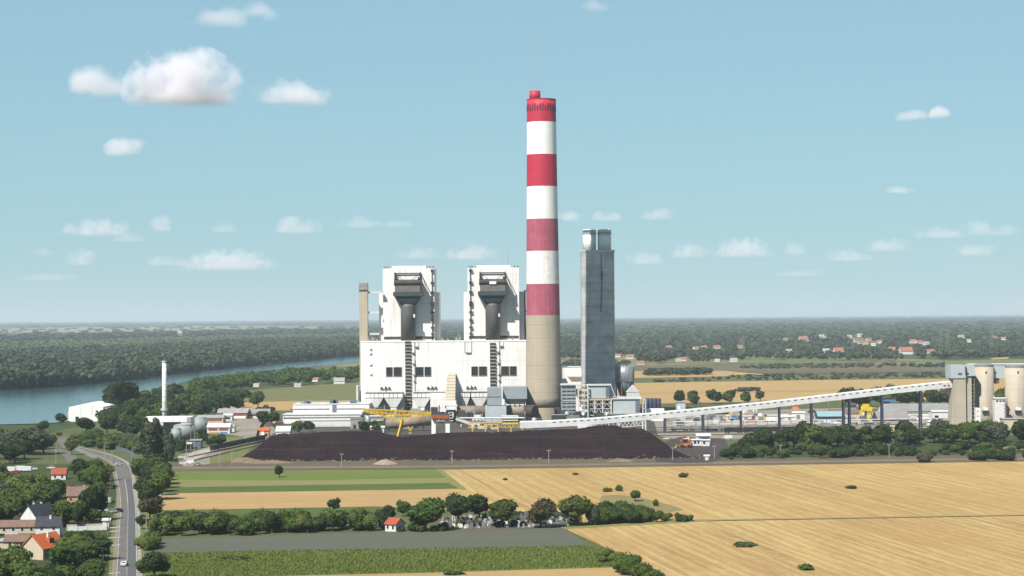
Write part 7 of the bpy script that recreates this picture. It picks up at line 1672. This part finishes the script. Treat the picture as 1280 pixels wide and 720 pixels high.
t = shed(1098, 1137, 530, 515.5, 24, 'dark_steel', 'asbestos_roof', 'dark-fronted store with a broad grey roof right of the gantry', 4.6, 'store', 'building', bands=((.0, .35, 0, .7, 'brick_red'),))
shed(1105, 1127, 538, 529, 8, 'cream_plaster', 'tin_roof', 'plain cream-walled block in front of the dark-fronted store', .4, 'block', 'building')
shed(1166, 1190, 529.5, 513.5, 14, 'white_plaster', 'white_metal', 'white block building beside the first silo tower', .8, 'block', 'building', bands=((.1, .3, .5, .7, 'window_dark'),))
shed(1178, 1190.5, 534, 523.5, 8, 'grey_concrete', 'asbestos_roof', 'grey hut tight against the foot of the silo tower', 1.0)
for i, (px, py) in enumerate(((1142, 524), (1150, 527), (1157, 524.5), (1163, 529), (1034, 529), (1046, 531), (1066, 529.5), (1131, 529.5))):
    shed(px - 3, px + 3.5, py + 3, py - 2.6, 6, 'white_plaster' if i % 2 else 'grey_concrete', 'white_metal', 'small pale hut scattered between the rail yard stores', .5, group='small huts of the rail yard')
t = thing('blue_crane', 'blue jib crane behind the grey-roofed warehouse', 'crane', (X(1111, 1640, 505), 1640, 0)); mb = MB(); mb.beam(At(1103, 500.8, 1640), At(1120, 500.6, 1640), 1.2, 1.6); mb.build('jib', 'blue_sheet', t); mb = MB(); mb.box(X(1104.5, 1640) - .6, X(1104.5, 1640) + .6, 1639.4, 1640.6, 0, Z(501.5, 1640, 1104)); mb.build('mast', 'navy_steel', t)
# goods and machines lying about the rail yard
r = random.Random(12); protos = []
for k_, (m, sz) in enumerate((('white_paint', (3.2, 2.4, 2.2)), ('tin_roof', (4.5, 2.2, 1.2)), ('brown_roof', (3.0, 2.6, 1.6)), ('dark_steel', (4.0, 2.2, 1.8)), ('beige_concrete', (5.0, 2.6, 1.0)), ('blue_grey_steel', (2.4, 2.2, 2.4)))):
    lab = ('white goods crate', 'pale metal sheet stack', 'brown goods crate', 'dark machine part', 'beige slab stack', 'grey-blue goods crate')[k_]
    t = thing('goods_stack', lab + ' lying about the pale rail yard', 'goods', (0, 0, 0), lab + 's of the rail yard'); mb = MB(); w, dd, h = sz
    mb.box(-w / 2, w / 2, -dd / 2, dd / 2, .2, h * .6); mb.box(-w * .42, w * .36, -dd * .45, dd * .4, h * .6, h); mb.build('load', m, t); mb = MB(); mb.box(-w / 2 - .1, w / 2 + .1, -dd / 2 - .1, dd / 2 + .1, 0, .19); mb.build('pallet', 'fence_wood', t); protos.append(t)
n_ = 0
while n_ < 84:
    px, py = r.uniform(842, 1188), r.uniform(516, 534)
    if py > 533.5 - (px - 842) * .008 or (1022 < px < 1060 and py < 526) or (1096 < px and py < 531 and px < 1140) or (975 < px < 1010 and py < 528): continue
    g = G(px, py); g.z = .22; s_ = r.uniform(.7, 1.5); k_ = r.randrange(6)
    if n_ < 6: o = protos[n_]; o.location = g; o.scale = (s_,) * 3; o.rotation_euler = (0, 0, r.uniform(-.5, .5))
    else: copy_tree(protos[k_], g, r.uniform(-.5, .5), scale=(s_,) * 3)
    n_ += 1
# light masts of the yard
for px, py, pt_ in ((873, 524, 499), (908.5, 507, 486.5), (1036, 508, 489), (830, 535, 517)): p = G(px, py); pole(px, py, Z(pt_, p.y, px), 'thin lattice light mast rising above the long conveyor', 'light masts of the rail yard', arm=False)

# ------------------------------------------------------------------ concrete silos on the right
YS2 = 1343.5
def xs2(px): return X(px, YS2, 500)
def zs2(py): return Z(py, YS2, 1215)
t = thing('silo_tower', 'square beige concrete lift tower where the conveyor ends, grey cabin on top', 'silo', (xs2(1204), YS2, 0))
mb = MB(); mb.box(xs2(1192), xs2(1207.4), YS2, YS2 + 14, 0, zs2(472.6)); mb.build('shaft', 'silo_concrete', t)
mb = MB(); mb.box(xs2(1207.4) + .01, xs2(1215.6), YS2 + 2, YS2 + 14, 0, zs2(470)); mb.build('stair_shaft', 'silo_concrete', t)
mb = MB(); mb.frustum((xs2(1189), xs2(1192) - .01, YS2 + .5, YS2 + 13), (xs2(1191.6), xs2(1192) - .01, YS2 + .5, YS2 + 13), 0, zs2(482)); mb.build('buttress', 'silo_concrete', t)
mb = MB(); mb.box(xs2(1188.4), xs2(1207.5), YS2 - .6, YS2 + 16, zs2(472.6) + .004, zs2(456.2)); h_ = mb.build('head_house', 'pale_cladding', t)
mb = MB(); mb.box(xs2(1207.5) + .01, xs2(1219), YS2 + 1, YS2 + 16, zs2(470) + .004, zs2(456.6)); mb.build('head_annex', 'pale_cladding', t)
mb = MB(); mb.box(xs2(1206.6), xs2(1208), YS2 - .75, YS2 - .61, zs2(469), zs2(458)); mb.build('dark_joint', 'navy_steel', t)
for px in (1199, 1201.4, 1208.5, 1210.8): mb = MB(); mb.box(xs2(px) - .5, xs2(px) + .5, YS2 - .72, YS2 - .61, zs2(468.6), zs2(466)) if px < 1206 else mb.box(xs2(px) - .5, xs2(px) + .5, YS2 + .85, YS2 + .99, zs2(468.2), zs2(466.2)); mb.build('window', 'window_dark', t)
mb = MB(); mb.box(xs2(1215.6) + .01, xs2(1219.6), YS2 + 4, YS2 + 12, 0, zs2(471)); mb.build('dark_stairwell', 'navy_steel', t)
mb = MB()
for i in range(26): zz = 2 + i * 2.6; mb.box(xs2(1215.8), xs2(1219.4), YS2 + 3.6, YS2 + 3.98, zz, zz + .5) if zz < zs2(474) else None
mb.build('landing', 'grey_concrete', t)
mb = MB(); mb.box(xs2(1219.2), xs2(1224), YS2 - 3, YS2 + 3.5, 0, zs2(510)); w_ = mb.build('white_lift', 'white_paint', t)
for py in (514, 520, 526, 532): mb = MB(); mb.box(xs2(1220.2), xs2(1221.6), YS2 - 3.12, YS2 - 3.01, zs2(py + .8), zs2(py - .8)); mb.build('window', 'window_dark', w_)
for i, (a, b, lab) in enumerate(((1218.5, 1242, 'round beige concrete silo, left one of the pair, beside the lift tower'), (1256.5, 1283, 'round beige concrete silo cut by the right edge of the picture'))):
    Yc = YS2 + 16; r_ = (b - a) / 2 * M(Yc - 8); cx_ = X((a + b) / 2, Yc, 500); zt_ = zs2(459.5 if i == 0 else 461)
    t = thing('round_silo', lab, 'silo', (cx_, Yc, 0)); mb = MB(); mb.lathe(cx_, Yc, [(r_ * 1.06, 0), (r_ * 1.04, zs2(517)), (r_, zs2(513)), (r_, zt_)], 48); mb.build('shell', 'silo_concrete', t, smooth=True)
    mb = MB(); mb.lathe(cx_, Yc, [(r_ * .98, zt_ + .003), (r_ * .98, zt_ + 1.6), (r_ * .7, zt_ + 2.4)], 48); mb.build('cap', 'asbestos_roof', t)
    mb = MB(); mb.box(cx_ - .5, cx_ + .5, Yc - r_ - .12, Yc - r_ + .4, zs2(467.8), zs2(465)); mb.build('window', 'window_dark', t)
    mb = MB(); px = (a + b) / 2 + (5.2 if i == 0 else 6.5); xx = xs2(px); mb.box(xx - 1.6, xx + 1.6, Yc - r_ - 2.2, Yc - r_ + 3, zs2(514), zs2(510.6)); c_ = mb.build('chute_cabin', 'white_paint', t); mb = MB(); mb.box(xx - 1.9, xx + 1.9, Yc - r_ - 1.6, Yc - r_ + 3, zs2(517.4), zs2(514) - .004); mb.build('chute', 'dark_steel', c_)
t = thing('silo_gallery', 'pale grey gallery linking the tops of the concrete silos', 'gallery', (xs2(1250), YS2 + 20, zs2(474))); mb = MB(); mb.box(xs2(1219.2), X(1320, YS2), YS2 + 17, YS2 + 27, zs2(474), zs2(456.8)); mb.build('gallery', 'pale_cladding', t)
mb = MB(); mb.box(xs2(1219), X(1321, YS2), YS2 + 16.6, YS2 + 27.4, zs2(456.8) + .003, zs2(455.6)); mb.build('roof', 'white_metal', t)
for px in (1249, 1252.4): mb = MB(); mb.box(xs2(px) - .45, xs2(px) + .45, YS2 + 16.85, YS2 + 16.99, zs2(468.4), zs2(465.6)); mb.build('window', 'window_dark', t)
mb = MB(); mb.box(X(1243, YS2), X(1257, YS2), YS2 + 18, YS2 + 25, zs2(481), zs2(474) - .004); mb.build('underbelly', 'brown_roof', t)
shed(1243.5, 1257.5, 537.5, 497.5, 10, 'white_plaster', 'white_metal', 'white block between the two round silos', .4, 'block', 'building', bands=((.15, .35, .9, .95, 'window_dark'), (.45, .62, .9, .95, 'window_dark'), (.7, .9, .9, .95, 'window_dark')))
t = thing('zigzag_stair', 'grey zigzag stair at the side of the white silo block', 'stair', (xs2(1258), YS2 + 2, 0)); mb = MB()
for i in range(8): zz = zs2(535 - i * 4.6); mb.box(xs2(1256.6), xs2(1259.4), YS2 + 1, YS2 + 4, zz, zz + .6)
mb.build('landing', 'grey_concrete', t); mb = MB()
for px in (1256.8, 1259.2): mb.box(xs2(px) - .15, xs2(px) + .15, YS2 + 1, YS2 + 1.3, 0, zs2(499))
mb.build('frame', 'dark_steel', t)
shed(1254, 1300, 541, 523, 9, 'cream_plaster', 'tin_roof', 'low cream wall-like building at the foot of the right silo', .4, 'block', 'building', bands=((.3, .45, .2, .8, 'window_dark'),))

# ------------------------------------------------------------------ far villages, pylons and the horizon
hp = []
for wm, rm, lab in (('white_plaster', 'far_red_roof', 'small far house with a red roof among the woods'), ('cream_plaster', 'far_dull_roof', 'small far house with a dark red roof among the woods'), ('white_plaster', 'tin_roof', 'small far house with a pale roof among the woods')):
    hp.append(house(0, 0, 15, 10, 4.2, 4.6, 0, wm, rm, lab, lab.replace('small far house', 'far houses'), win=False))
used = [0, 0, 0]
def far_house(px, py, k_, s_, rz=None, label=None):
    g = G(px, py); rz = random.uniform(-.5, .5) if rz is None else rz
    s_ *= .66
    if not used[k_]: used[k_] = 1; o = hp[k_]; o.location = g; o.rotation_euler = (0, 0, rz); o.scale = (s_,) * 3
    else: o = copy_tree(hp[k_], g, rz, scale=(s_,) * 3)
    if label: o['label'] = label; del o['group']
for px, py, k_, s_ in ((773, 446.5, 0, 1.1), (801, 456, 1, 1.1), (836, 436, 1, 1.3), (870, 437, 0, 1.3), (880, 436, 1, 1.3), (896, 436.4, 0, 1.5), (925, 435, 1, 1.3), (983, 426, 1, 1.5), (1070, 427.6, 0, 1.5), (1076, 430, 1, 1.4), (1083, 431, 0, 1.4), (1092, 432.4, 2, 1.3),
        (1086, 426, 1, 1.5), (1100, 429, 0, 1.4), (1115, 438.4, 0, 1.4), (1141, 429, 1, 1.7), (1149, 430, 0, 1.7), (1162, 441.6, 1, 1.3), (1075, 421, 2, 1.8), (1158, 431.4, 2, 1.5), (1201, 423, 2, 1.8), (1062, 422.6, 2, 1.7), (1033, 441, 2, 1.5), (986, 441, 2, 1.3), (848, 452, 2, .9), (897, 452.4, 2, .9), (788, 448, 2, 1.2), (1028, 423, 2, 2.2),
        (1255, 425, 0, 1.5), (1243, 423, 1, 1.5), (1212, 428, 2, 1.5), (395, 477, 0, .9), (406, 466.5, 1, 1.0), (427, 467, 2, 1.0), (321, 483.5, 2, .7), (424, 480, 2, 1.3), (194, 496, 1, .8), (195.5, 497.5, 2, .55)):
    far_house(px, py, k_, s_)
for px, py, k_, s_, lab in ((1004, 427, 1, 2.6, 'largest pinkish red roof in the far woods above the wheat'), (1048, 441.5, 0, 1.9, 'bright red-roofed far house left of the scattered village'), (1132, 443, 0, 2.4, 'broad red-roofed far barn nearest the silo end of the village'), (853, 451.5, 0, 1.2, 'white far house with red roof at the edge of the ploughed strip'), (787, 448.6, 0, 1.2, 'white-walled far house just right of the grey tower'), (917, 452.6, 2, 1.2, 'white far house alone on the pale meadow strip'), (372, 484, 2, .8, 'white hut alone in the mown meadow'), (225, 416.5, 2, 2.6, 'white farm building alone on the pale far plain')):
    far_house(px, py, k_, s_, .1, lab)
for px, w, py in ((170, 120, 401.6), (795, 70, 397.0), (892, 240, 396.2), (925, 320, 396.0), (948, 300, 395.6), (985, 420, 395.4), (1010, 160, 395.2), (1135, 200, 394.2)):
    g = G(px, py); t = thing('greenhouse', 'long white greenhouse roof glinting on the far horizon', 'greenhouse', g, 'greenhouses on the horizon'); w = w * g.y / 26000 ; mb = MB(); mb.box(g.x - w / 2, g.x + w / 2, g.y, g.y + 300, 0, 9); mb.build('wall', 'white_plaster', t); mb = MB(); mb.yz([(g.y - 4, 9.1), (g.y + 304, 9.1), (g.y + 150, 17)], g.x - w / 2 - 4, g.x + w / 2 + 4); mb.build('roof', 'white_paint', t)
def pylon(px, py, h, s_=1.0):
    g = G(px, py); t = thing('power_pylon', 'thin grey lattice pylon above the far woods', 'pylon', g, 'far power pylons'); b_ = 3.2 * s_; mb = MB()
    for sx_ in (-1, 1):
        for sy in (-1, 1): mb.beam((g.x + sx_ * b_, g.y + sy * b_, 0), (g.x + sx_ * .6, g.y + sy * .6, h), .35 * s_)
    for i in range(9):
        u, v = i / 9, (i + 1) / 9; wa, wb = b_ + (.6 - b_) * u, b_ + (.6 - b_) * v
        mb.beam((g.x - wa, g.y, h * u), (g.x + wb, g.y, h * v), .22 * s_); mb.beam((g.x + wa, g.y, h * u), (g.x - wb, g.y, h * v), .22 * s_)
    mb.build('mast', 'frame_grey', t)
    for q in (.72, .84, .95): mb = MB(); mb.beam((g.x - 7 * s_, g.y, h * q), (g.x + 7 * s_, g.y, h * q), .4 * s_); mb.build('crossarm', 'frame_grey', t)
for px, py, h in ((929, 449, 42), (1176, 448, 55), (1185, 447.5, 52), (1066, 446, 40), (1240, 444, 48)): pylon(px, py, h)
